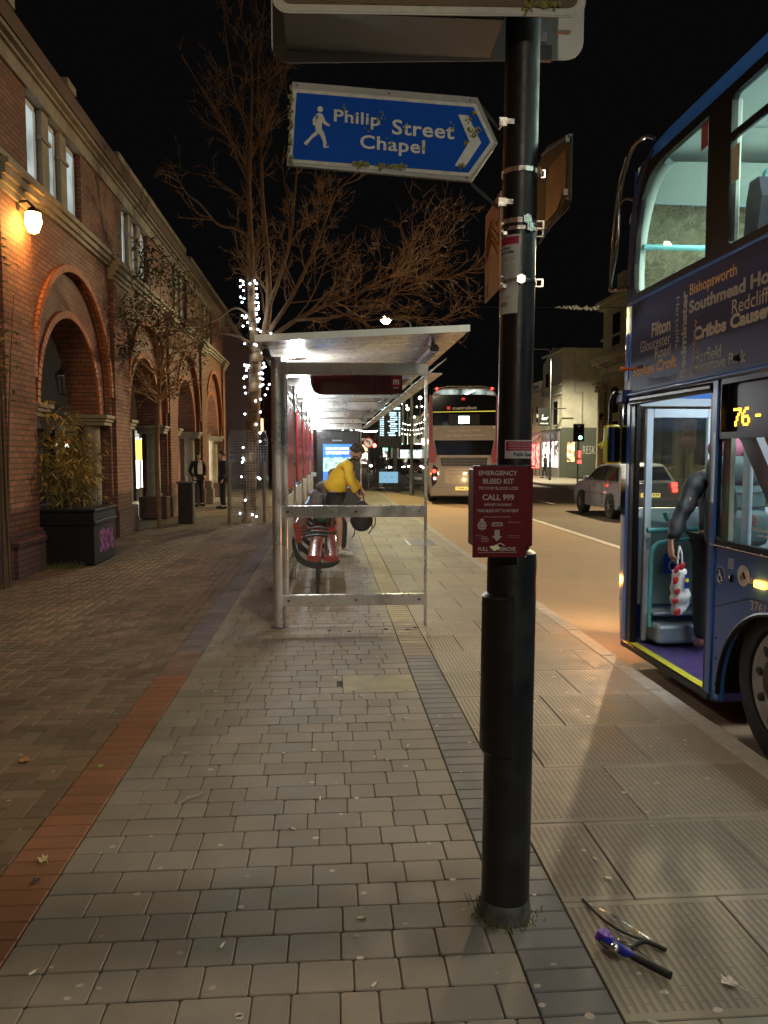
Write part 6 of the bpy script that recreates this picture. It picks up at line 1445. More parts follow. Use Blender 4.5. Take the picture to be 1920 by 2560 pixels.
# low wall and weeds at the far left, climber beside it
t = thing('low_wall', (-4.4, 9.8, 0), 'low dark brick wall stub behind the planter, at the frame edge', 'wall')
mb = MB(); mb.box(-5.1, -4.02, 10.2, 11.1, 0, .42); mb.build('brickwork', M['brickdark'], t); mb = MB(); mb.cbox(-5.15, -3.98, 10.15, 11.15, .42, .48, .01); mb.build('coping', M['brickdark'], t)
mb = MB()
for i in range(420):
    x, y = rg5.uniform(-4.8,-3.5), 11.2+rg5.gauss(0,.07)-(.1 if rg5.random()<.3 else 0); hgt = rg5.uniform(.02,.12); b = rg5.uniform(0,2*PI); wv = .004
    mb.add([(x-wv,y,0),(x+wv,y,0),(x+math.cos(b)*hgt*.6,y+math.sin(b)*hgt*.6,hgt)], [(0,1,2)])
tag(mb.build('weeds', mat('weed_green', (.10,.11,.03), .7, var=.4), fix=False), 'low weeds along the planter foot', 'weeds', kind='stuff')
t = thing('leafy_sapling', (-3.70, 9.6, 0), 'slim leafy shrub hugging the left edge of the picture', 'plant')
mbs, mbl = MB(), MB()
for i in range(7):
    x0, y0 = -3.92+rg5.uniform(-.05,.03), 9.6+rg5.uniform(-.1,.1); hh = rg5.uniform(3.4,4.5); lx = rg5.uniform(-.15,.16)
    pts = [V(x0+lx*q*q, y0+.1*math.sin(i)*q, hh*q) for q in [0,.25,.5,.75,1]]; mbs.tube(pts, [.018,.015,.012,.008,.003], 6)
    for q in range(16):
        u = rg5.uniform(.6,1); k = min(3, int(u*4)); p = pts[k].lerp(pts[k+1], u*4-k); a = rg5.uniform(0,2*PI); d = V(math.cos(a), math.sin(a), rg5.uniform(-.1,.5)); tp = p+d*rg5.uniform(.03,.2); mbs.tube([p,tp], .003, 3, cap=False)
        for _ in range(3): a2 = a+rg5.uniform(-1,1); leafspray(mbl, tp, V(math.cos(a2), math.sin(a2), rg5.uniform(-.5,.3)), rg5.uniform(.05,.10), .014, rg5)
mbs.build('stems', mat('sapling_stem', (.12,.08,.04), .7), t); mbl.build('leaves', mat('sapling_leaf', (.20,.20,.06), .5, var=.4, scale=20), t, fix=False)

# litter bin, bollard
t = thing('litter_bin', (-3.38, 18.5, 0), 'dark litter bin with a paper cup on top, beside the columns', 'bin')
mb = MB(); mb.cbox(-3.55, -3.20, 18.35, 18.70, 0, .95, .03); mb.build('bin_body', mat('bin_brown', (.02,.014,.012), .35, var=.2, coat=.3), t); mb = MB(); mb.cbox(-3.58, -3.17, 18.32, 18.73, .95, 1.0, .015); mb.build('lid', M['dsteel'], t); mb = MB(); mb.box(-3.48,-3.27,18.345,18.352,.72,.85); mb.build('mouth', M['rubber'], t)
mb = MB(); mb.lathe([(.032,1.0),(.042,1.13),(.044,1.135)], (-3.36,18.45,0), 14); tag(mb.build('paper_cup', M['white']), 'white paper cup left on the dark litter bin', 'cup')
t = thing('stone_bollard', (-4.05, 26.2, 0), 'short square cream stone bollard behind the woman in black', 'bollard')
mb = MB(); mb.cbox(-4.22, -3.86, 26.05, 26.41, 0, .50, .02); mb.cbox(-4.18,-3.9,26.09,26.37,.50,.78,.04); mb.build('stone', M['stone'], t)
# ================================================================== TREES
bark = mat('bark', (.19,.11,.05), .85, var=.35, scale=12, bump=.004, bscale=40)
rt_ = random.Random(21)
TX, TY = -1.93, 18.7
def pxy(px_, py_, Y):   # helper used only while laying out limbs: picture-plane sketch -> metres at depth Y
    a, b = (px_-960)/1920, (1280-py_)/1920; cyw, syw = math.cos(YAW), math.sin(YAW); cp, sp_ = math.cos(PITCH), math.sin(PITCH)
    d = V(syw*cp, cyw*cp, -sp_) + V(cyw, -syw, 0)*a + V(syw*sp_, cyw*sp_, cp)*b
    return V(0,0,1.6) + d*(Y/d.y)
class Tree:
    def __init__(s): s.wood = MB(); s.twig = MB(); s.n = 0
def grow(T, p, d, L_, r, lvl, rng, up=.25, out=None):
    n = 4 if lvl < 3 else 3; pts = [p]; q = p.copy(); dd = d.normalized()
    for i in range(n):
        dd = (dd + V(rng.gauss(0,.16), rng.gauss(0,.16), rng.gauss(0,.12)+up*.20)).normalized(); q = q + dd*L_/n; pts.append(q.copy())
    rs = [lerp(r, r*.35, i/n) for i in range(n+1)]; (T.wood if lvl < 2 else T.twig).tube(pts, rs, 6 if lvl < 2 else (4 if lvl < 3 else 3), cap=False); T.n += 1
    if lvl >= 4 or L_ < .22: return
    k = {0:6, 1:5, 2:4, 3:2}[lvl]
    for i in range(k):
        t_ = rng.uniform(.2, .98); j = min(n-1, int(t_*n)); b = pts[j].lerp(pts[j+1], t_*n-j); ax = (pts[j+1]-pts[j]).normalized()
        o = ax.orthogonal().normalized(); o.rotate(Matrix.Rotation(rng.uniform(0,2*PI), 3, ax)); cd_ = (ax*rng.uniform(.6,1.1) + o*rng.uniform(.5,.95)).normalized()
        grow(T, b, cd_, L_*rng.uniform(.32,.62), max(.0055, r*rng.uniform(.34,.5)*(1-.4*t_)), lvl+1, rng, up)
def limb(T, sketch, r0, r1, rng, dens=1.0, ymul=0, up=.3):
    pts = spline([pxy(a, b, TY+dy) for a, b, dy in sketch], 5); n = len(pts)
    T.wood.tube(pts, [lerp(r0, r1, (i/(n-1))**.8) for i in range(n)], 8, cap=False)
    tot = sum((pts[i+1]-pts[i]).length for i in range(n-1)); cnt = int(tot*2.6*dens)
    for _ in range(cnt):
        t_ = rng.uniform(.15, 1); i = min(n-2, int(t_*(n-1))); b = pts[i].lerp(pts[i+1], t_*(n-1)-i); ax = (pts[i+1]-pts[i]).normalized(); o = ax.orthogonal().normalized(); o.rotate(Matrix.Rotation(rng.uniform(0,2*PI), 3, ax))
        rr = lerp(r0, r1, t_); grow(T, b, ax*rng.uniform(.7,1.1)+o*rng.uniform(.45,.9), tot*rng.uniform(.16,.34)*(1.15-.5*t_), max(.009, rr*.40), 1 if rr > .03 else 2, rng, up)
tree = thing('street_tree', (TX, TY, 0), 'tall bare street tree wrapped in fairy lights beside the shelter', 'tree')
T = Tree()
T.wood.tube(spline([(TX,TY,-.02),(TX+.01,TY,.15),(TX+.03,TY,.6),(TX+.07,TY,1.4),(TX+.12,TY,2.4),(TX+.18,TY,3.3),(TX+.20,TY,4.0)], 4), [.21,.19,.18,.17]+[.155]*16+[.15]*5, 14)
limb(T, [(642,905,0),(632,820,0),(628,720,0),(626,600,-.1),(622,480,-.2),(626,350,-.3),(630,220,-.3),(625,60,-.4)], .12, .02, rt_, .5, up=.5)
limb(T, [(645,900,0),(662,830,.1),(672,760,.2),(668,640,.3),(655,490,.4),(652,360,.4),(645,230,.4),(650,80,.5)], .11, .02, rt_, .6, up=.5)
limb(T, [(672,765,.2),(700,690,0),(725,600,-.3),(735,500,-.5),(745,380,-.6),(740,250,-.7)], .06, .012, rt_, .6, up=.5)
limb(T, [(672,830,.1),(730,740,-.3),(790,615,-.8),(838,490,-1.1),(893,430,-1.3)], .06, .012, rt_, 1.5)
limb(T, [(668,850,.1),(740,800,.2),(817,762,.3),(905,727,.4),(990,678,.5),(1035,612,.6),(1090,515,.7)], .06, .010, rt_, 1.9)
limb(T, [(740,800,.2),(850,790,-.4),(960,745,-.8),(1060,700,-1.1),(1140,690,-1.3),(1205,655,-1.5)], .045, .009, rt_, 2.0)
limb(T, [(905,727,.4),(970,690,1.0),(1050,650,1.4),(1110,600,1.7),(1150,540,1.8)], .03, .008, rt_, 1.9)
limb(T, [(817,762,.3),(900,800,0),(1000,790,-.2),(1100,800,-.4),(1150,770,-.6)], .028, .008, rt_, 1.9)
limb(T, [(636,600,0),(590,572,-.2),(545,560,-.5),(500,510,-.8),(464,480,-1.0),(425,410,-1.2)], .045, .009, rt_, 1.0)
limb(T, [(630,440,0),(590,370,-.3),(545,290,-.5),(500,215,-.7),(455,140,-.9)], .04, .009, rt_, .5, up=.5)
limb(T, [(630,520,.2),(570,470,.5),(520,440,.9),(470,430,1.3),(410,395,1.6)], .03, .008, rt_, .9)
limb(T, [(650,360,.4),(690,260,.6),(720,160,.8),(740,60,.9)], .04, .01, rt_, .5, up=.5)
limb(T, [(626,350,-.3),(590,240,-.5),(570,130,-.7),(560,40,-.8)], .035, .01, rt_, .5, up=.5)
limb(T, [(634,860,0),(590,840,-.3),(545,835,-.8),(500,850,-1.3),(440,870,-1.8),(400,845,-2.2)], .035, .008, rt_, 1.1)
limb(T, [(636,800,0),(590,770,-.2),(540,800,-.6),(480,815,-1.2),(420,800,-1.7)], .03, .008, rt_, 1.1)
T.wood.build('trunk', bark, tree, smooth=60, fix=False); T.twig.build('branches', mat('twig_bark', (.34,.20,.085), .8, var=.3, scale=5), tree, fix=False)
# cut rings and cable ties on the trunk
cab = MB(); pts = []
def trunk_at(z): 
    q = [(0,TX,.19),(1.4,TX+.07,.165),(2.4,TX+.12,.155),(4.0,TX+.20,.145),(4.8,TX+.10,.11),(5.9,TX+.05,.09)]
    for (a, xa, ra), (b, xb, rb) in zip(q, q[1:]):
        if z <= b: u = (z-a)/(b-a); return lerp(xa,xb,u), lerp(ra,rb,u)
    return q[-1][1], q[-1][2]
ls = thing('fairy_lights', (TX, TY, .2), 'cool white fairy lights wound round the street tree trunk', 'string lights')
N_ = 420
for i in range(N_):
    z = lerp(.12, 5.75, i/(N_-1)); a = i*.36; x, r = trunk_at(z); pts.append((x+(r+.012)*math.cos(a), TY+(r+.012)*math.sin(a), z))
cab.tube(pts, .007, 4, cap=False); cab.build('cable', M['rubber'], ls)
bulb = glow('cool_bulb', (.72,.86,1.0), 14); bme = None; rb = random.Random(31)
zs = [.15,.2,.22,.55,1.05,1.08,1.1,1.45,1.5,1.55,1.8,1.95,2.15,2.35,2.6,2.65,2.9,2.95,3.1] + [rb.uniform(3.2,5.75)**1.0 for _ in range(73)]
for i, z in enumerate(zs[:92]):
    x, r = trunk_at(z); a = rb.choice([rb.uniform(-PI,0), rb.uniform(-.6,.3), PI+rb.uniform(-.5,.5)]); k = r+.03+rb.random()*(.02 if z < 3.2 else .09)
    if bme is None:
        mb = MB(); mb.ball((0,0,0), .023, 8, 6); bme = mb.build('bulb', bulb, ls, smooth=True, local=True, fix=False); o = bme
    else: o = bme.copy(); COL.objects.link(o)
    o.location = V(x+k*math.cos(a), TY+k*math.sin(a), z) - V(TX, TY, .2)
for x, z in ((-1.42,4.42),(-1.35,4.50),(-1.5,4.38),(-1.28,4.46),(-1.45,3.2),(-1.40,3.3),(-1.5,3.05)):
    o = bme.copy(); COL.objects.link(o); o.location = V(x, TY-.1, z) - V(TX, TY, .2)
for z, e in ((5.2,1.6),(4.6,1.8),(4.0,1.8),(3.3,1.5),(1.6,.8),(.25,.5)):
    x, r = trunk_at(z); lamp('POINT', 'fairy_glow', (x, TY-r-.12, z), e, (.72,.86,1.0), .05)
# mesh guard with stakes
t = thing('tree_guard', (TX, TY, 0), 'grey welded mesh guard and timber stakes round the tree trunk', 'tree guard')
gm = mat('galvanised', (.42,.42,.44), .4, .6, var=.1)
mb = MB(); RG = .47; n = 40
for k in range(n): a = 2*PI*k/n; x, y = TX+RG*math.cos(a), TY+RG*math.sin(a); mb.tube([(x,y,.02),(x,y,2.0),(TX+(RG-.06)*math.cos(a),TY+(RG-.06)*math.sin(a),2.22)], .0038, 3, cap=False)
for j in range(34): z = .06+j*.064; rr = RG if z < 2.0 else RG-.06*(z-2)/.22; mb.tube([(TX+rr*math.cos(2*PI*k/24), TY+rr*math.sin(2*PI*k/24), z) for k in range(24)], .0034, 3, closed=True)
mb.build('mesh', gm, t)
st = mat('timber_stake', (.20,.15,.09), .8, var=.2)
for x in (TX-.42, TX+.40): mb = MB(); mb.tube([(x,TY-.30,-.02),(x,TY-.30,1.45)], .045, 10); mb.build('stake', st, t, smooth=50)
mb = MB(); rr_ = random.Random(1)
for i in range(260): x, y = TX+rr_.gauss(0,.5), TY+rr_.gauss(-.1,.4); a = rr_.random()*6; mb.add([(x,y,.004),(x+.03*math.cos(a),y+.03*math.sin(a),.018),(x+.03*math.cos(a+1.3),y+.03*math.sin(a+1.3),.006)], [(0,1,2)])
tag(mb.build('leaf_litter', mat('litter_brown', (.16,.10,.05), .8, var=.4), fix=False), 'scattered brown leaf litter round the tree guard', 'leaf litter', kind='stuff')

# evergreen shrub tree against the arcade
t = thing('evergreen_tree', (-3.62, 17.4, 0), 'small straggly evergreen tree with ivy leaves against the arcade', 'tree')
T = Tree(); re_ = random.Random(8)
T.wood.tube(spline([(-3.75,17.3,0),(-3.78,17.3,1.5),(-3.72,17.3,2.9),(-3.6,17.3,4.0)], 4), [.05]*13, 8)
lf_, lf2 = MB(), MB()
for i in range(48):
    a = re_.uniform(0,2*PI); p = V(-3.72, 17.3, re_.uniform(2.7,4.6)); d = V(math.cos(a)*1.0, math.sin(a)*.9, re_.uniform(-.1,1.0)); L_ = re_.uniform(.7,1.5)
    if d.x < -.2: d.x *= .25
    grow(T, p, d, L_, .018, 2, re_, .1)
blobs = [(-3.55,17.0,5.6,.40),(-3.75,16.6,5.9,.28),(-3.2,17.6,5.3,.42),(-3.7,16.4,4.7,.38),(-3.0,17.8,4.7,.35),(-3.85,15.6,4.4,.35),(-3.6,17.2,4.2,.5),(-3.9,15.2,3.7,.30),(-3.2,18.4,3.9,.34),(-3.45,17.9,3.2,.30),(-3.0,19.2,4.6,.3),(-3.6,16.0,5.3,.3)]
for bx, by, bz, br in blobs:
    T.twig.tube([(-3.68,17.3,re_.uniform(3,4)), (bx,by,bz)], [.014,.005], 4)
    for _ in range(int(480*br)):
        q = V(re_.gauss(0,1), re_.gauss(0,1), re_.gauss(0,1)).normalized()*br*re_.random()**.45*1.15; p = V(bx,by,bz)+q
        if p.x < -4.1: continue
        a = re_.uniform(0,2*PI); leafspray(lf_ if re_.random() < .75 else lf2, p, V(math.cos(a), math.sin(a), re_.uniform(-.9,.5)), re_.uniform(.08,.15), re_.uniform(.016,.030), re_)
T.wood.build('trunk', bark, t, fix=False); T.twig.build('branches', bpy.data.materials['twig_bark'], t, fix=False)
lf_.build('leaves', mat('evergreen_leaf', (.055,.065,.035), .45, var=.4, scale=8), t, fix=False); lf2.build('pale_leaves', mat('evergreen_pale', (.13,.13,.08), .45, var=.3), t, fix=False)
# ================================================================== RED AND GREY DOUBLE DECKER AHEAD
mbx, mby = 4.83, 27.3; MBR = R(-5.5)
M['mgrey'] = mat('bus_taupe', (.34,.30,.25), .35, var=.06, coat=.4, metal=.2); M['mred'] = mat('bus_crimson', (.40,.02,.05), .3, var=.05, coat=.5)
mbus = thing('double_decker_bus', (mbx, mby, -.12), 'maroon and grey double decker bus seen from behind, driving off', 'bus', rz=MBR)
def L(mb, nm, m, par=None, smooth=False, fix=True, label=None): return mb.build(nm, m, par or mbus, smooth=smooth, local=True, fix=fix, label=label)
H = .12   # local z = world z + .12
def rear_prof(z):      # rear skin bulges a little
    return -.10*math.sin(PI*min(1,max(0,(z-.3)/3.9)))
hw = 1.25
outl = [(-1.20,.35),(-1.25,.9),(-1.25,3.3),(-1.20,3.75),(-1.08,4.0),(-.8,4.12),(0,4.16),(.8,4.12),(1.08,4.0),(1.20,3.75),(1.25,3.3),(1.25,.9),(1.20,.35)]
mb = MB(); mb.prism(outl, XZ(.0), (0,10.6,0)); L(mb, 'body', M['mgrey'])
def rpanel(poly, m, nm, y=-.01, d=.012, par=None): mb = MB(); mb.prism(poly, XZ(y), (0,d,0)); return L(mb, nm, m, par)
rpanel([(-1.12,.32),(-1.16,.62),(-.98,1.35),(-.9,1.75),(.9,1.75),(.98,1.35),(1.16,.62),(1.12,.32)], M['mgrey'], 'lower_tail', -.05, .05)
mb = MB(); mb.cbox(-1.2,1.2,-.12,.1,.28,.62,.04); L(mb, 'bumper', M['mgrey'])
rpanel([(-.80,1.36),(-.84,1.66),(.84,1.66),(.80,1.36)], M['bblack'], 'engine_grille', -.065, .02)
mb = MB()
for k in range(5): mb.box(-.80,.80,-.072,-.066,1.39+k*.055,1.41+k*.055)
L(mb, 'grille_slats', M['dsteel'])
rpanel([(-.96,1.75),(-1.06,2.28),(1.06,2.28),(.96,1.75)], M['darkglass'], 'lower_rear_window', -.04, .04)
rpanel([(-1.10,2.28),(-1.13,2.80),(1.13,2.80),(1.10,2.28)], M['mgrey'], 'middle_panel', -.055, .05)
rpanel([(-1.12,2.80),(-1.13,3.84),(-.6,3.90),(.6,3.90),(1.13,3.84),(1.12,2.80)], M['darkglass'], 'upper_rear_window', -.04, .04)
rpanel([(-.55,2.83),(-.55,3.20),(.55,3.20),(.55,2.83)], M['bblack'], 'display_recess', -.05, .015)
rpanel([(-1.12,3.27),(-1.12,3.29),(1.12,3.33),(1.12,3.30)], glow('yellow_line', (.9,.75,.1), .8), 'yellow_line', -.046, .005)
mb = MB(); mb.box(-.20,.17,-.056,-.050,2.88,3.13); L(mb, 'route_display', glow('route_white', (.8,.88,1), 14))
rpanel([(-1.05,3.90),(-1.0,4.0),(-.75,4.08),(.75,4.08),(1.0,4.0),(1.05,3.90)], glow('lit_upper_saloon', (.85,1,.9), .35, .9, 3), 'lit_roof_window', -.045, .01)
mb = MB(); mb.add([(.0,-.05,3.91),(.28,-.05,4.05),(.40,-.05,4.05),(.12,-.05,3.91)], [(0,1,2,3)]); L(mb, 'ceiling_tube', glow('tube_white', (.95,1,.95), 6), fix=False)
redl = glow('tail_red', (1,.03,.02), 9)
for sx in (-1,1):
    mb = MB(); mb.cbox(sx*.98-.035, sx*.98+.035, -.06, .02, 4.07, 4.15, .015); L(mb, 'marker_light', redl, smooth=50)
    mb = MB(); mb.lathe([(.065,-.06),(.07,-.045),(.07,-.03)], (sx*1.06,0,1.18), 16, 'Y'); L(mb, 'tail_light', redl, smooth=50)
    mb = MB(); mb.lathe([(.055,-.06),(.06,-.045),(.06,-.03)], (sx*1.04,0,.92), 16, 'Y'); L(mb, 'tail_light', glow('tail_pink', (1,.35,.3), 5) if sx < 0 else bpy.data.materials['tail_pink'], smooth=50)
    mb = MB(); mb.lathe([(.05,-.07),(.055,-.05)], (sx*1.05,0,2.68 if sx < 0 else 2.74), 14, 'Y'); L(mb, 'reflector', M['white'])
    mb = MB(); mb.prism([(sx*1.10,1.42),(sx*.93,1.30),(sx*.98,.75),(sx*1.13,.62),(sx*1.17,.9)], XZ(-.055), (0,.01,0)); L(mb, 'lamp_cluster', M['bblack'])
    mb = MB(); mb.prism([(sx*1.25,1.5),(sx*1.25,3.9),(sx*1.14,3.86),(sx*1.12,2.3),(sx*.97,1.72),(sx*1.05,1.45)], XZ(-.05), (0,.06,0)); L(mb, 'corner_panel', M['mred'])
mb = MB(); mb.box(-.30,.26,-.135,-.125,.50,.62); npl = L(mb, 'number_plate', mat('plate_yellow', (.75,.52,.03), .4, var=.05, emis=(1,.7,.2), es=.9))
mb = MB(); text(mb, 'YX69 LCF', (-.26,-.137,.52), (.48,0,0), (0,0,.08), .03); L(mb, 'lettering', M['rubber'], npl, fix=False)
lamp('POINT', 'plate_light', (mbx+.0, mby-.35, .75), 3.0, (1,.75,.4), .05)
mb = MB(); text(mb, 'metrobus', (-.42,-.044,3.36), (.86,0,.02), (0,0,.12), .035); lt = L(mb, 'lettering', M['white'], fix=False)
mb = MB(); mb.box(-.62,-.50,-.046,-.043,3.37,3.48); mb.box(-.10,.02,-.046,-.043,3.70,3.79); rb_ = L(mb, 'red_square', glow('logo_red', (.8,.03,.03), .8))
mb = MB(); text(mb, 'm', (-.595,-.048,3.40), (.07,0,0), (0,0,.05), .04); text(mb, 'm', (-.075,-.048,3.725), (.07,0,0), (0,0,.04), .04); L(mb, 'lettering', M['white'], rb_, fix=False)
mb = MB(); text(mb, 'Cribbs Causeway · UWE', (-.58,-.058,2.55), (1.16,0,.03), (0,0,.10), .025); text(mb, 'City Centre · Hengrove Park', (-.66,-.058,2.38), (1.38,0,.03), (0,0,.10), .025)
text(mb, '39722', (-.86,-.058,1.68), (.22,0,0), (0,0,.06), .02); text(mb, 'CITY', (.62,-.068,1.685), (.2,0,0), (0,0,.05), .02); L(mb, 'lettering', M['white'], fix=False)
mb = MB(); mb.prism([(-.66,1.28),(.66,1.28),(.70,.74),(-.70,.74)], XZ(-.056), (0,.006,0)); ep = L(mb, 'engine_hatch', mat('hatch_buff', (.38,.33,.26), .3, var=.1, coat=.3, metal=.3))
mb = MB(); text(mb, 'Keeping our commitment to the city', (-.58,-.058,1.16), (1.15,0,0), (0,0,.06), .01); text(mb, 'to improve the air we all breathe', (-.58,-.058,1.04), (1.05,0,0), (0,0,.06), .01); L(mb, 'lettering', mat('hatch_text', (.16,.13,.10), .5, var=0), ep, fix=False)
for sx in (-1,1):
    for yy in (1.8, 8.2):
        mb = MB(); mb.lathe([(.2,-.14),(.45,-.14),(.48,-.08),(.48,.14),(.3,.14)], (sx*1.08,yy,.48), 24, 'X'); L(mb, 'wheel', M['rubber'], smooth=40)
mb = MB(); 
for k in range(6): mb.box(-1.262,-1.252,.6+k*1.6,1.9+k*1.6,2.85,3.7); mb.box(-1.262,-1.252,.6+k*1.6,1.9+k*1.6,1.35,2.1)
L(mb, 'side_windows', M['darkglass'])
mb = MB(); mb.tube([(-1.1,-.03,4.10),(-.6,-.06,4.19),(.6,-.06,4.19),(1.1,-.03,4.10)], .012, 6); L(mb, 'roof_bead', M['chrome'])

# ================================================================== PARKED-IN-TRAFFIC ESTATE CAR
M['carsilver'] = mat('car_silver', (.21,.25,.34), .3, .25, var=.04, coat=.6)
def car(x, y, label, body, name='car', rz=0, rearlit=True, frontlit=False, group=None):
    """compact five door car, nose along +Y; origin at the rear axle line centre on the road"""
    t = thing(name, (x, y, -.12), label, 'car', group, rz)
    def K(mb, nm, m, par=None, smooth=False, fix=True): return mb.build(nm, m, par or t, smooth=smooth, local=True, fix=fix)
    prof = [(0,.55),(-.02,.80),(.02,.98),(.10,1.02),(.42,1.46),(.62,1.53),(1.3,1.55),(2.0,1.50),(2.35,1.42),(2.95,1.02),(3.5,.94),(3.85,.80),(3.95,.62),(3.96,.42),(3.85,.24),(.12,.24),(0,.36)]
    # cross-sections: lower hull full width, glasshouse tapered
    mb = MB(); n = len(prof)
    secs = [(-.84,.93,0),(-.80,.97,.012),(-.3,1.0,.0),(.3,1.0,.0),(.80,.97,.012),(.84,.93,0)]
    vs = []
    for sx, k, _ in secs:
        for (py_, pz) in prof:
            z = pz; xx = sx
            if pz > .95: xx = sx*(1-.26*(pz-.95)/.6)
            yy = py_ + (1-k)*(.6 if py_ < 2 else -1.2)*abs(sx)*1.2; vs.append((xx, yy, .55+(z-.55)*(k if z > 1 else 1)))
    fs = [(j*n+i, j*n+(i+1) % n, (j+1)*n+(i+1) % n, (j+1)*n+i) for j in range(len(secs)-1) for i in range(n)] + [tuple(range(n)), tuple((len(secs)-1)*n+i for i in reversed(range(n)))]
    mb.add(vs, fs); b = K(mb, 'body', body, smooth=38)
    gl = M['darkglass']
    mb = MB(); f = lambda u, v: (u*(1-.26*max(0,(v-.95))/.6), .055+(v-1.0)*.70, v)
    mb.prism([(-.68,1.05),(.68,1.05),(.66,1.42),(-.66,1.42)], f, (0,-.02,.0)); K(mb, 'rear_window', gl)
    mb = MB(); mb.prism([(.30,1.04),(.58,1.40),(1.28,1.45),(1.28,1.02)], lambda u, v: (-.846*(1-.25*(v-.95)/.6), u, v), (-.006,0,0)); K(mb, 'side_window', gl)
    mb = MB(); mb.prism([(1.36,1.02),(1.36,1.45),(1.98,1.41),(2.25,1.33),(2.72,1.02)], lambda u, v: (-.846*(1-.25*(v-.95)/.6), u, v), (-.006,0,0)); K(mb, 'side_window', gl)
    mb = MB(); mb.prism([(-.62,1.05),(.62,1.05),(.58,1.38),(-.58,1.38)], lambda u, v: (u*(1-.2*(v-.95)), 2.98-(v-1.0)*1.45, v), (0,.02,0)); K(mb, 'windscreen', gl)
    for sx in (-1,1):
        for yy in (.72, 3.18):
            mb = MB(); mb.lathe([(.19,-.05),(.29,-.09),(.315,-.06),(.315,.10),(.2,.10)], (sx*.78,yy,.315), 28, 'X') if sx < 0 else mb.lathe([(.19,.05),(.29,.09),(.315,.06),(.315,-.10),(.2,-.10)], (sx*.78,yy,.315), 28, 'X'); w_ = K(mb, 'wheel', M['rubber'], smooth=40)
            mb = MB(); mb.lathe([(.19,sx*.055),(.18,sx*.075)], (sx*.78,yy,.315), 24, 'X')
            for q in range(7): a = 2*PI*q/7; mb.tube([(sx*.862,yy,.315),(sx*.862,yy+.17*math.cos(a),.315+.17*math.sin(a))], .020, 4)
            K(mb, 'rim', M['carsilver'], w_)
            mb = MB(); mb.lathe([(.36,sx*.010),(.36,-sx*.2)], (sx*.845,yy,.315), 28, 'X'); K(mb, 'wheel_arch', M['rubber'])
        mb = MB(); mb.cbox(sx*.70-.07, sx*.70+.07, -.035, .05, .86, 1.00, .015); mb.cbox(sx*.71-.07, sx*.71+.07, -.04, .05, .74, .84, .015); K(mb, 'tail_lamp', redl if rearlit else mat('lamp_red_dull', (.3,.01,.01), .3, var=0), smooth=50)
        mb = MB(); mb.cbox(sx*.62-.12, sx*.62+.12, 3.80, 3.93, .62, .76, .03); K(mb, 'headlamp', glow('headlight', (1,.97,.9), 60) if frontlit else M['chrome'], smooth=50)
        mb = MB(); mb.cbox(sx*.92-.08, sx*.92+.08, 2.45, 2.58, .98, 1.12, .03); K(mb, 'door_mirror', body, smooth=50)
    mb = MB(); mb.cbox(-.80,.80,-.07,.06,.32,.56,.03); K(mb, 'bumper', body, smooth=50)
    mb = MB(); mb.tube([(-.852,.3,.62),(-.858,1.8,.64),(-.852,3.4,.60)], .008, 4); mb.tube([(-.85,1.32,.35),(-.862,1.32,.95)], .005, 4); mb.tube([(-.85,2.35,.35),(-.862,2.35,.9)], .005, 4); K(mb, 'door_seam', M['rubber'])
    mb = MB()
    for yy in (1.15,2.1): mb.cbox(-.872,-.85,yy,yy+.14,.86,.89,.006)
    K(mb, 'door_handle', body)
    mb = MB(); mb.box(-.27,.27,-.085,-.075,.60,.71); p_ = K(mb, 'number_plate', bpy.data.materials['plate_yellow']); mb = MB(); text(mb, 'WN07 KTP', (-.24,-.087,.62), (.48,0,0), (0,0,.07), .03); K(mb, 'lettering', M['rubber'], p_, fix=False)
    return t
c1 = car(8.72, 20.35, 'silver grey hatchback with lit tail lamps beyond the blue bus', M['carsilver'])

# ================================================================== OVER THE ROAD
M['cream_r'] = mat('cream_render', (.42,.38,.26), .8, var=.1, scale=1.2, stain=.25); M['white_r'] = mat('white_render', (.40,.385,.30), .8, var=.08, scale=1, stain=.25)
M['green_p'] = mat('dark_green_paint', (.075,.085,.065), .5, var=.15); M['slate'] = mat('slate', (.05,.05,.055), .6, var=.2)
wglow = glow('warm_window', (1,.55,.25), 2.2, .9, 2.5); shopg = glow('shop_mixed', (1,.80,.70), 2.6, .95, 1.6); redshop = glow('shop_red', (1,.10,.08), 5, .8, 3)
t = thing('corner_pub', (17.2, 56, 0), 'tall pale rendered pub with dark green ground floor, on the corner', 'building')
FX = 17.2
mb = MB(); mb.prism([(56,0),(56,9.42),(58.6,9.9),(61.2,8.85),(61.2,0)], YZ(FX), (3.0,0,0)); mb.build('wall', M['white_r'], t)
mb = MB(); mb.box(FX-.02, FX+3.02, 55.985, 56.0, 0, 3.70); mb.box(FX-.03,FX,56.0,61.2,0,3.55); mb.build('painted_ground_floor', M['green_p'], t)
mb = MB()
for z in (9.35, 6.80, 6.15, 3.62): mb.box(FX-.14, FX, 55.95, 61.25, z, z+.14)
mb.build('cornice', M['white_r'], t)
mb = MB(); mb.box(FX-.1, FX+3.1, 55.86, 56, 9.40, 9.52); mb.build('gable_coping', M['white_r'], t)
mb = MB(); mb.box(FX+.85,FX+.91,55.93,56,6.3,9.2); mb.box(FX+.85,FX+1.5,55.93,56,6.25,6.32); mb.box(FX+1.45,FX+1.51,55.93,56,3.7,6.3); mb.box(FX+1.35,FX+1.75,55.93,56,7.05,7.12); mb.build('drain_pipe', mat('grey_pipe', (.30,.29,.26), .6, var=.1), t)
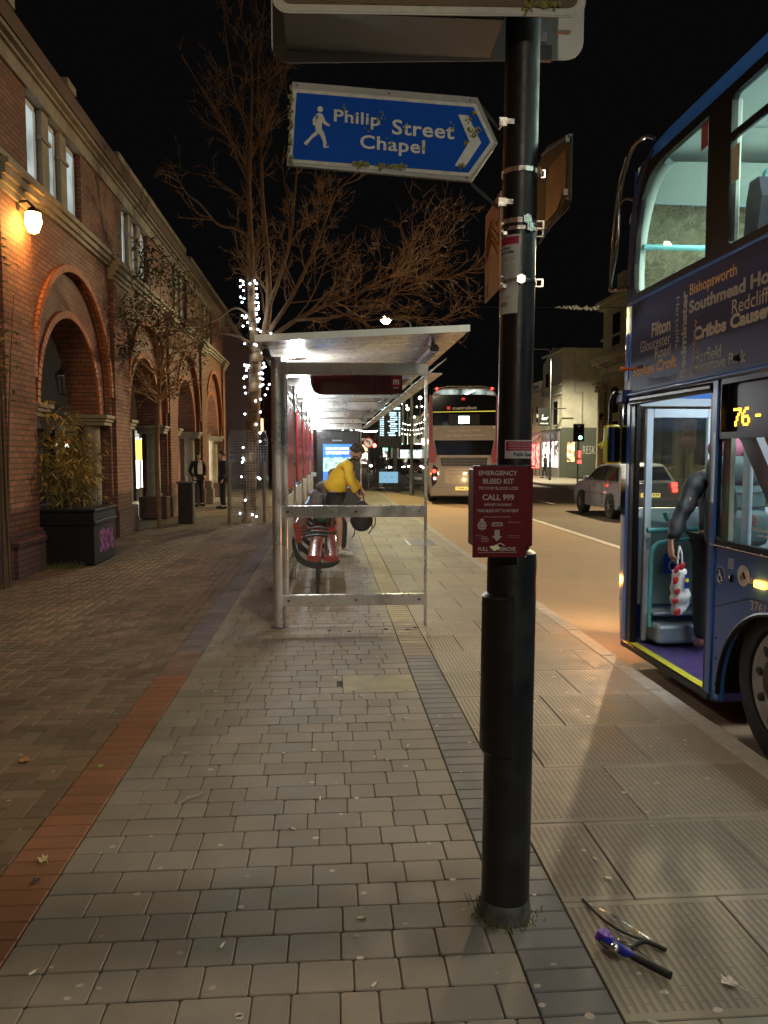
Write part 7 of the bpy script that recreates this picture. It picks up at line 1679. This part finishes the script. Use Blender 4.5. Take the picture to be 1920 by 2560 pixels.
for (ya, yb, z0, z1) in ((59.2,60.0,6.95,8.0),(56.8,57.8,3.95,5.7)):
    mb = MB(); mb.box(FX-.10, FX, ya-.12, yb+.12, z0-.12, z1+.16); w_ = mb.build('window', M['white_r'], t); mb = MB(); mb.box(FX-.108, FX-.10, ya, yb, z0, z1); mb.build('pane', M['darkglass'], w_)
mb = MB(); mb.box(FX-.12, FX-.03, 56.3, 61.0, 2.78, 3.40); fs_ = mb.build('shop_fascia', mat('fascia_grey', (.16,.15,.14), .5, var=.1), t)
mb = MB(); text(mb, 'THE HEN', (FX-.125,59.8,2.92), (0,-2.2,0), (0,0,.34), .03); mb.build('lettering', glow('letter_dim', (.8,.8,.75), .35), fs_, fix=False)
mb = MB(); mb.box(FX-.06, FX-.035, 56.5, 60.9, .75, 2.7); mb.build('shop_window', shopg, t)
mb = MB()
for y in (56.4,57.5,58.6,59.7,60.9): mb.box(FX-.10,FX-.03,y-.07,y+.07,0,2.75)
mb.box(FX-.12,FX-.03,56.4,60.9,0,.72); mb.build('shopfront_frame', mat('shopfront_grey', (.20,.19,.17), .5, var=.1), t)
mb = MB(); mb.box(FX+.35,FX+1.05,55.965,55.985,1.1,2.7); w_ = mb.build('window', M['green_p'], t); mb = MB(); mb.box(FX+.42,FX+.98,55.955,55.965,1.17,2.63); mb.build('pane', wglow, w_)
mb = MB(); text(mb, 'RESK', (FX+1.62,55.975,1.75), (.95,0,0), (0,0,.6), -.01); mb.build('graffiti', mat('graffiti_white', (.5,.5,.47), .6, var=.1), t, fix=False)
# hanging sign
t = thing('pub_sign', (15.6, 55, 4.4), 'hanging black pub signboard with a pale bird', 'sign')
mb = MB(); mb.cbox(15.15,16.02,54.96,55.04,3.78,4.98,.02); bd = mb.build('board', mat('board_black', (.015,.018,.015), .4, var=.1), t)
mb = MB(); mb.box(15.10,17.2,54.97,55.03,5.0,5.06); mb.tube([(15.3,55,5.03),(15.3,55,4.98)], .02, 5); mb.tube([(15.9,55,5.03),(15.9,55,4.98)], .02, 5); mb.build('bracket', M['black'], t)
mb = MB(); mb.ball((15.58,54.95,4.28), .17, 14, 8, (1.2,.1,.55)); mb.tube([(15.47,54.94,4.33),(15.44,54.94,4.50),(15.50,54.94,4.56)], .035, 6); mb.tube([(15.75,54.94,4.30),(15.86,54.94,4.42)], .03, 6); mb.build('bird_picture', M['white'], bd, smooth=True)
mb = MB(); text(mb, 'WHITE HENS', (15.28,54.95,3.90), (.6,0,0), (0,0,.10), .03); mb.build('lettering', M['white'], bd, fix=False)
# next building down the street, lower, cream
t = thing('terrace_building', (17.2, 63, 0), 'low cream terrace with lit takeaway awning, left of the pub', 'building')
mb = MB(); mb.box(FX-.05, FX+3, 61.2, 72, 0, 6.75); mb.build('wall', M['cream_r'], t); mb = MB(); mb.box(FX-.3, FX, 61.2, 72, 6.62, 6.85); mb.build('cornice', M['cream_r'], t)
mb = MB(); mb.box(FX-.10, FX-.05, 61.6, 64.4, 7.05, 7.65) if False else mb.box(FX-.10,FX+.1,61.3,64.6,6.95,7.65); sg_ = mb.build('roof_sign', M['white'], t)
mb = MB(); text(mb, 'Vims', (FX-.105,64.3,7.12), (0,-2.2,0), (0,0,.36), .05); mb.build('lettering', M['rubber'], sg_, fix=False)
for ya, yb in ((61.7,62.6),(63.6,64.5)):
    mb = MB(); mb.box(FX-.12, FX-.05, ya-.1, yb+.1, 4.2, 5.7); w_ = mb.build('window', M['white_r'], t); mb = MB(); mb.box(FX-.128, FX-.12, ya, yb, 4.3, 5.6); mb.build('pane', M['darkglass'], w_)
mb = MB(); mb.prism([(FX-.06,3.55),(FX-.9,2.75),(FX-.9,2.55),(FX-.06,3.35)], XZ(61.4), (0,10,0)); mb.build('awning', mat('striped_awning', (.35,.22,.26), .6, var=.5, scale=2), t)
mb = MB(); mb.box(FX-.09,FX-.055,61.5,71.5,.6,2.6); mb.build('shop_window', redshop, t)
mb = MB()
for k in range(9): mb.box(FX-.13,FX-.05,61.4+k*1.25,61.52+k*1.25,0,2.7)
mb.build('shopfront_frame', M['green_p'], t)
for k in range(5): 
    pass
t = thing('neon_sign', (16.7, 62.8, 3.3), 'zigzag warm neon outline above the takeaway', 'sign')
mb = MB(); mb.tube([(16.4,61.5+k*.5,3.28+(.22 if k % 2 else 0)) for k in range(8)], .035, 5); mb.build('tube', glow('neon_warm', (1,.65,.35), 8), t)
# classical bank
t = thing('classical_bank', (16.3, 40, 0), 'grand buff stone bank with columns and heavy cornice behind the bus', 'building')
BXX = 16.6
mb = MB(); mb.box(BXX, 24, 14, 46.0, 0, 10.6); mb.build('wall', mat('bath_stone', (.38,.33,.20), .8, var=.15, scale=1.5, stain=.3), t)
BS = bpy.data.materials['bath_stone']
mb = MB()
for (k_, z0, z1) in ((.12,6.0,6.25),(.10,6.45,6.9),(.30,6.95,7.1),(.50,7.1,7.3),(.62,7.3,7.45),(.25,10.3,10.6),(.40,10.6,10.8),(.12,8.5,8.62)): mb.box(BXX-k_, BXX+.1, 14, 46.0+k_, z0, z1)
mb.build('cornice', BS, t)
mb = MB()
for k in range(60): mb.box(BXX-.42,BXX-.28,14.1+k*.53,14.32+k*.53,6.90,7.08)
mb.build('dentils', BS, t)
for k in range(9):
    y = 45.5-k*3.5
    mb = MB(); mb.tube([(BXX-.22,y,0),(BXX-.22,y,.5),(BXX-.22,y,.55),(BXX-.22,y,5.2),(BXX-.22,y,5.3),(BXX-.22,y,5.9)], [.34,.34,.26,.22,.22,.34], 20); mb.build('column', BS, t, smooth=50)
    mb = MB()
    for a in range(10): aa = 2*PI*a/10; mb.ball((BXX-.22+.34*math.cos(aa),y+.34*math.sin(aa),5.5+.18*(a % 2)), .10, 6, 5)
    mb.box(BXX-.66,BXX+.1,y-.44,y+.44,5.85,6.0); mb.build('capital', BS, t)
    if k < 8:
        for z0, z1 in ((1.2,3.6),(4.1,5.6),(8.0,9.8)):
            mb = MB(); mb.box(BXX-.06,BXX,y-2.45,y-1.05,z0-.12,z1+.12); w_ = mb.build('window', BS, t); mb = MB(); mb.box(BXX-.068,BXX-.06,y-2.33,y-1.17,z0,z1); mb.build('pane', M['darkglass'], w_)
for k in range(4): mb = MB(); mb.box(BXX-.15,BXX+.3,20+k*7.5,21+k*7.5,10.8,11.9); mb.build('roof_pier', BS, t)
t = thing('wall_bracket_lamp', (16.0, 44.2, 4.1), 'small black scrolled wall lamp on the bank front', 'lamp')
mb = MB(); mb.tube(spline([(16.4,44.2,3.7),(16.1,44.2,3.9),(15.95,44.2,4.1),(15.9,44.2,4.0)]), .03, 6); mb.build('bracket', M['black'], t); mb = MB(); mb.lathe([(.05,3.7),(.12,3.95),(.03,4.05)], (15.9,44.2,0), 8); mb.build('lantern', M['darkglass'], t)
t = thing('parking_notice', (15.4, 30, 2), 'tall pale parking notice board seen through the bus glass', 'sign')
mb = MB(); mb.tube([(14.9,31,0),(14.9,31,3.2)], .04, 8); mb.build('post', M['dsteel'], t); mb = MB(); mb.box(14.6,15.2,30.94,30.97,1.9,3.1); bd = mb.build('board', mat('notice_buff', (.40,.30,.20), .5, var=.1), t)
mb = MB(); text(mb, 'BUS', (14.72,30.935,2.7), (.34,0,0), (0,0,.16), .03); text(mb, 'LANE', (14.70,30.935,2.45), (.40,0,0), (0,0,.16), .03); mb.build('lettering', mat('notice_redtext', (.35,.05,.04), .5, var=0), bd, fix=False)

# traffic signals
def signal(x, y, z, label, on='green', s=1.0, ped=False):
    t = thing('traffic_light', (x, y, 0), label, 'traffic light')
    mb = MB(); mb.tube([(x,y+.1,0),(x,y+.1,z+.75*s)], .06*s, 12); mb.build('pole', M['dsteel'], t, smooth=50)
    mb = MB(); mb.cbox(x-.34*s, x+.34*s, y+.02, y+.05, z-.15*s, z+.92*s, .01); mb.build('backboard', M['black'], t)
    mb = MB(); mb.cbox(x-.16*s, x+.18*s, y-.12, y+.02, z-.08*s, z+.86*s, .03); mb.build('signal_head', M['black'], t)
    for k, c in enumerate(('green','amber','red')):
        zz = z+.08*s+k*.30*s; mb = MB(); mb.lathe([(.105*s,-.14),(.11*s,-.12)], (x+.01,y,zz), 20, 'Y')
        mm = glow('signal_'+c+'_on', {'green':(.15,1,.55),'red':(1,.05,.03),'amber':(1,.5,.05)}[c], 45) if c == on else (bpy.data.materials.get('signal_off') or mat('signal_off', (.02,.022,.02), .3, var=0))
        mb.build('lens', mm, t, smooth=50)
        mb = MB(); mb.lathe([(.115*s,-.30),(.12*s,-.12)], (x+.01,y,zz), 18, 'Y', cap=False); mb.build('visor', M['black'], t, fix=False)
    if ped: mb = MB(); mb.box(x-.06,x+.18,y-.02,y,1.15,1.35); mb.box(x-.02,x+.14,y-.02,y,1.50,1.92); mb.build('pedestrian_lamp', redl, t)
    return t
signal(15.1, 45.7, 2.62, 'traffic light showing green on the far pavement', 'green', 1.0, True)
signal(2.75, 46.5, 1.55, 'low traffic light glowing red by the crossing', 'red', 1.0)
signal(3.35, 52.5, 1.75, 'second red traffic light a little further off', 'red', 1.0)
# no left turn sign
t = thing('road_sign', (1.96, 38, 0), 'round red ringed no left turn sign on a grey post', 'road sign')
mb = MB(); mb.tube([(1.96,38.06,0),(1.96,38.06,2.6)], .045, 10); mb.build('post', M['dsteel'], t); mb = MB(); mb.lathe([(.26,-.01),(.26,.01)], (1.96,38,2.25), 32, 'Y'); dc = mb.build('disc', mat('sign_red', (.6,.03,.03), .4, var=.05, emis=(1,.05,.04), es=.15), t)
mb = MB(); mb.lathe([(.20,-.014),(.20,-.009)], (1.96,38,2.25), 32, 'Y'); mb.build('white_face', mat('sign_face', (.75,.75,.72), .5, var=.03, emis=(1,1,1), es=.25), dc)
mb = MB(); mb.tube([(2.03,37.98,2.13),(2.03,37.98,2.28),(2.0,37.98,2.33),(1.90,37.98,2.33)], .02, 5); mb.prism([(1.92,2.40),(1.82,2.33),(1.92,2.26)], XZ(37.975), (0,.01,0)); mb.build('turn_arrow', M['rubber'], dc); mb = MB(); mb.tube([(1.83,37.97,2.39),(2.09,37.97,2.12)], .018, 5); mb.build('red_bar', bpy.data.materials['sign_red'], dc)
# departure totem: a reflection in the shelter glass, built as a standing board
t = thing('reflected_board', (3.12, 36.1, 0), 'reflection of a departure board, built as a tall board with blue white rows', 'display')
mb = MB(); mb.cbox(3.03,3.21,36.0,36.2,0,2.0,.02); mb.build('post', M['black'], t); mb = MB(); mb.cbox(2.30,3.42,35.98,36.14,1.98,4.35,.03); hb = mb.build('screen_housing', M['bblack'], t)
mb = MB(); text(mb, 'SERVICE DESTINATION', (2.42,35.975,3.75), (.92,0,0), (0,0,.13), .05); r7 = random.Random(7)
for k in range(11):
    z = 3.58-k*.104; mb.box(3.28,3.34,35.97,35.976,z,z+.062); text(mb, ['Cribbs','Hengrove','Henbury','Hartcliffe','Withywood'][k % 5], (3.24-r7.uniform(.35,.5),35.974,z), (.34,0,0), (0,0,.07), .06) ; text(mb, str(r7.randint(2,19))+' min', (2.40,35.974,z), (.18,0,0), (0,0,.065), .06)
mb.build('display_text', glow('board_text', (.55,.85,1), 3.2), hb, fix=False)
mb = MB(); mb.prism(rrect(3.20,3.40,4.02,4.22,.04), XZ(35.972), (0,.004,0)); mb.build('logo_square', glow('board_pink', (1,.25,.9), 1.8), hb)
mb = MB(); mb.box(2.36,3.24,35.93,35.97,.34,.86); lp = mb.build('lower_panel', glow('pale_blue_reflection', (.35,.66,.92), .75), t)  # pale blue reflection in the glass, built as a glowing panel
mb = MB(); mb.tube([(2.66,35.92,.60),(2.66,35.92,.64)], .03, 6); mb.tube([(2.96,35.92,.60),(2.96,35.92,.64)], .03, 6); mb.build('panel_marks', M['dsteel'], lp)

# street lamps
def street_lamp(x, y, hx, hz, label, col=(1,.85,.5), s=60, group=None):
    t = thing('street_lamp', (x, y, 0), label, 'street lamp', group); sg = 1 if hx > x else -1
    mb = MB(); mb.tube([(x,y,0),(x,y,1.2),(x,y,1.25),(x,y,hz-.3)], [.09,.09,.06,.045], 12); mb.tube(spline([(x,y,hz-.32),(x+sg*.1,y,hz-.05),(x+sg*.4,y,hz+.08),(hx,y,hz+.06)]), .035, 8); mb.build('column', M['dsteel'], t, smooth=50)
    mb = MB(); mb.cbox(hx-.28,hx+.28,y-.13,y+.13,hz+.02,hz+.12,.03); mb.build('lamp_head', M['dsteel'], t); mb = MB(); mb.ball((hx,y,hz+.02), .20, 14, 8, (1,.8,.7)); mb.build('lens', glow('street_lens', col, s), t, smooth=True)
street_lamp(3.35, 31.0, 2.30, 6.98, 'street lamp with yellow white glow above the shelter roof', s=90)
street_lamp(12.95, 25.2, 11.15, 8.5, 'street lamp flaring through the upper window of the blue bus', s=120)
street_lamp(14.6, 50.0, 12.9, 8.5, 'unseen street lamp added behind the blue bus front, far pavement')
street_lamp(12.95, -12.0, 11.15, 8.5, 'unseen street lamp added behind the viewer, far pavement')
street_lamp(1.9, -15.0, 1.0, 8.0, 'unseen street lamp added behind the viewer, this pavement')
lamp('SPOT', 'rear_sign_fill', (1.0, -15.0, 7.8), 1900, NEUT, .15, (.8,-10,0), 165, .4)  # unseen lamp added to light the sign fronts
lamp('SPOT', 'rear_opposite_fill', (11.15, -12.0, 8.45), 1500, WARM, .15, (10.5,-10,0), 165, .4)  # second unseen lamp, added for front light from across the road
t = thing('overhead_cable', (9, 30, 7.4), 'thin cable with ragged white plastic snagged on it', 'cable')
mb = MB(); mb.tube([(3.5,30,7.36),(7.5,30,7.38),(11,30,7.42),(16.6,30.5,7.6)], .012, 4); mb.build('wire', M['rubber'], t)
mb = MB(); r8 = random.Random(4)
for i in range(26):
    x = 8.9+i*.068; h_ = r8.uniform(.02,.10)*(.4+i/26); mb.ball((x,30+r8.uniform(-.04,.04),7.39+r8.uniform(-.03,.05)), .05, 6, 5, (1,.6,h_/.05))
mb.build('plastic_scrap', mat('white_plastic', (.8,.8,.8), .5, var=.1), t)

# ================================================================== FAR END OF THE STREET
def block(name, x0, x1, y0, y1, h, m, label, win=None, shop=None, rows=2):
    t = thing(name, ((x0+x1)/2, y0, 0), label, 'building'); mb = MB(); mb.box(x0,x1,y0,y1,-.12,h); mb.build('wall', m, t); mb = MB(); mb.box(x0-.2,x1+.2,y0-.25,y1,h,h+.3); mb.build('cornice', m, t)
    n = max(1, int((x1-x0)/1.5))
    for r_ in range(rows):
        for k in range(n):
            x = x0+(k+.5)*(x1-x0)/n; z = 3.7+r_*(h-3.9)/rows; mb = MB(); mb.box(x-.42,x+.42,y0-.08,y0,z,z+(h-3.9)/rows*.66); w_ = mb.build('window', M['white_r'], t); mb = MB(); mb.box(x-.32,x+.32,y0-.09,y0-.08,z+.08,z+(h-3.9)/rows*.60); mb.build('pane', (wglow if (k*7+r_*3) % 5 == 1 else M['darkglass']), w_)
    if shop: mb = MB(); mb.box(x0+.2,x1-.2,y0-.12,y0,2.35,3.25); mb.build('lit_fascia', shop, t); mb = MB(); mb.box(x0+.3,x1-.3,y0-.10,y0,.5,2.25); mb.build('shop_window', shopg, t)
    return t
wsh = glow('white_fascia', (.92,.97,1), 6, .6, 1); gsh = glow('green_fascia', (.35,1,.75), 4, .5, 1); osh = glow('orange_fascia', (1,.62,.3), 3.5, .6, 1)
block('far_building', 11.0, 12.6, 100, 112, 6.5, M['cream_r'], 'narrow floodlit cream building at the end of the street', shop=wsh)
block('far_building', 12.8, 17, 96, 110, 7.2, M['cream_r'], 'wider cream building right of the floodlit one', shop=wsh)
block('far_building', 8.9, 10.2, 104, 112, 8.8, M['cream_r'], 'tall narrow ornate cream building, left of the floodlit one', shop=gsh, rows=3)
block('far_building', 6.6, 8.6, 110, 118, 5.2, M['brickdark'], 'low dark building with green shop light down the street', shop=gsh, rows=1)
block('far_building', 4.0, 6.4, 114, 120, 4.8, M['brickdark'], 'low dark building with orange shop light down the street', shop=osh, rows=1)
block('far_building', -1.5, 3.8, 96, 112, 6.0, M['brickdark'], 'unlit dark terrace on the left far side of the junction', rows=2)
block('far_building', -12, -2.0, 70, 90, 8.0, M['brickdark'], 'big unlit block beyond the arcade at the junction', rows=2)
# festoons
def festoon(p, q, n, label, sag=.6, r=.07, m=None):
    t = thing('festoon_lights', p, label, 'string lights', 'festoon lights over the far street'); P = [V(*p).lerp(V(*q), i/(n-1)) - V(0,0,sag*4*(i/(n-1))*(1-i/(n-1))) for i in range(n)]
    mb = MB(); mb.tube(P, .012, 3, cap=False); mb.build('cable', M['rubber'], t)
    for p_ in P: mb = MB(); mb.ball(p_, r, 7, 5); mb.build('bulb', m or fest, t, smooth=True, fix=False)
fest = glow('festoon_bulb', (1,.93,.78), 30)
festoon((3.2,88,4.55),(6.6,90,4.75), 13, 'low row of warm bulbs left of the departure board', .25, .085)
festoon((1.6,88,4.5),(2.6,88,4.5), 4, 'short row of bulbs above the no left turn sign', .1, .085)
festoon((8.6,92,5.6),(11.4,94,5.7), 10, 'upper row of small bulbs before the cream buildings', .3, .05)
festoon((8.5,92,4.95),(11.6,94,5.05), 10, 'middle row of small bulbs before the cream buildings', .3, .05)
festoon((8.5,92,4.35),(12.0,94,4.7), 12, 'lower row of small bulbs before the cream buildings', .35, .05)
festoon((9.0,95,8.0),(12.8,95,8.1), 7, 'high row of bulbs strung across the far street', .4, .08)
for i, (x, y, z, r_) in enumerate([(9.75,95,7.4,.20),(11.3,95,8.75,.22),(12.3,96,6.7,.16),(10.7,96,6.45,.13),(7.2,97,6.7,.24)]):
    t = thing('street_lamp', (x, y, 0), ['distant round street lamp left of the ornate cream building','distant highest oval street lamp over the far street','distant street lamp by the right edge of the shelter glass','distant small street lamp between the cream buildings','distant yellow street lamp seen behind the departure board'][i], 'street lamp')
    mb = MB(); mb.tube([(x,y,0),(x,y,z-.1)], .06, 6); mb.build('column', M['dsteel'], t); mb = MB(); mb.ball((x,y,z), r_, 10, 8); mb.build('lens', glow('far_lens', (1,.88,.55), 14) if i == 0 else bpy.data.materials['far_lens'], t, smooth=True)
# traffic far off
for i, (x, y, fl, lb) in enumerate([(6.2,74,True,'distant car facing us with white headlights, in mid street'),(8.6,80,True,'distant car facing us, right of the first headlights'),(9.6,66,True,'distant car facing us close to the far kerb'),(5.0,84,True,'furthest car with headlights before the shops')]):
    c_ = car(x, y, lb, mat('far_car_%s' % 'abcd'[i], [(.05,.05,.06),(.3,.3,.3),(.2,.02,.02),(.05,.08,.2)][i], .3, .4, var=0, coat=.4), rz=PI, rearlit=False, frontlit=True, group='oncoming cars down the street')
t = thing('single_decker_bus', (9.6, 86, 0), 'yellow green bus crossing the far end of the street', 'bus')
mb = MB(); mb.cbox(7.8,12.2,86,88.4,.15,1.25,.1); mb.build('lower_body', mat('lime_bus', (.35,.42,.08), .4, var=.1, emis=(.6,.75,.1), es=.12), t); mb = MB(); mb.cbox(7.85,12.15,86.02,88.38,1.25,2.9,.08); mb.build('upper_body', M['bblack'], t); mb = MB(); mb.box(8.0,12.0,86.0,86.02,1.35,2.3); mb.build('windows', glow('bus_window_far', (.9,1,.95), 1.4, .8, 1.5), t)
for x in (8.5,11.4): mb = MB(); mb.lathe([(.4,-.05),(.42,.2)], (x,86.1,.3), 18, 'Y'); mb.build('wheel', M['rubber'], t)
t = thing('yellow_bin', (2.85, 41.5, 0), 'yellow grit bin beside the crossing', 'bin'); mb = MB(); mb.cbox(2.55,3.0,41.3,41.8,0,.85,.05); mb.build('bin_body', mat('bin_yellow', (.50,.42,.03), .5, var=.1), t); mb = MB(); mb.cbox(2.52,3.03,41.27,41.83,.85,.95,.03); mb.build('lid', bpy.data.materials['bin_yellow'], t)
t = thing('safety_poster', (2.98, 43.8, 0), 'orange notice plate on the signal post', 'sign'); mb = MB(); mb.box(2.85,3.25,43.78,43.8,.9,1.55); mb.build('plate', mat('orange_plate', (.6,.35,.03), .5, var=.3, scale=5), t); mb = MB(); mb.tube([(3.05,43.85,0),(3.05,43.85,1.5)], .03, 6); mb.build('post', M['dsteel'], t)
t = thing('guard_rail', (3.6, 41, 0), 'dark pedestrian guard rail by the crossing', 'railing'); mb = MB()
for k in range(9): mb.tube([(3.3+k*.14,41.0,0),(3.3+k*.14,41.0,.95)], .014, 5)
mb.tube([(3.25,41,.97),(4.5,41,.97)], .022, 6); mb.build('rail', M['dsteel'], t)
t = thing('traffic_island', (4.5, 33.5, -.12), 'low kerbed refuge island past the shelter', 'island')
mb = MB(); mb.cbox(2.55,3.3,30.4,32.0,-.12,-.02,.03) if False else mb.cbox(5.9,7.2,52,58,-.12,.02,.03); mb.build('kerb_ring', M['kerb'], t)
lamp('POINT', 'far_shops_glow', (8.5, 93, 3.2), 900, (1,.92,.8), .5)
lamp('POINT', 'takeaway_glow', (16.0, 62.5, 2.2), 60, (1,.6,.5), .3)
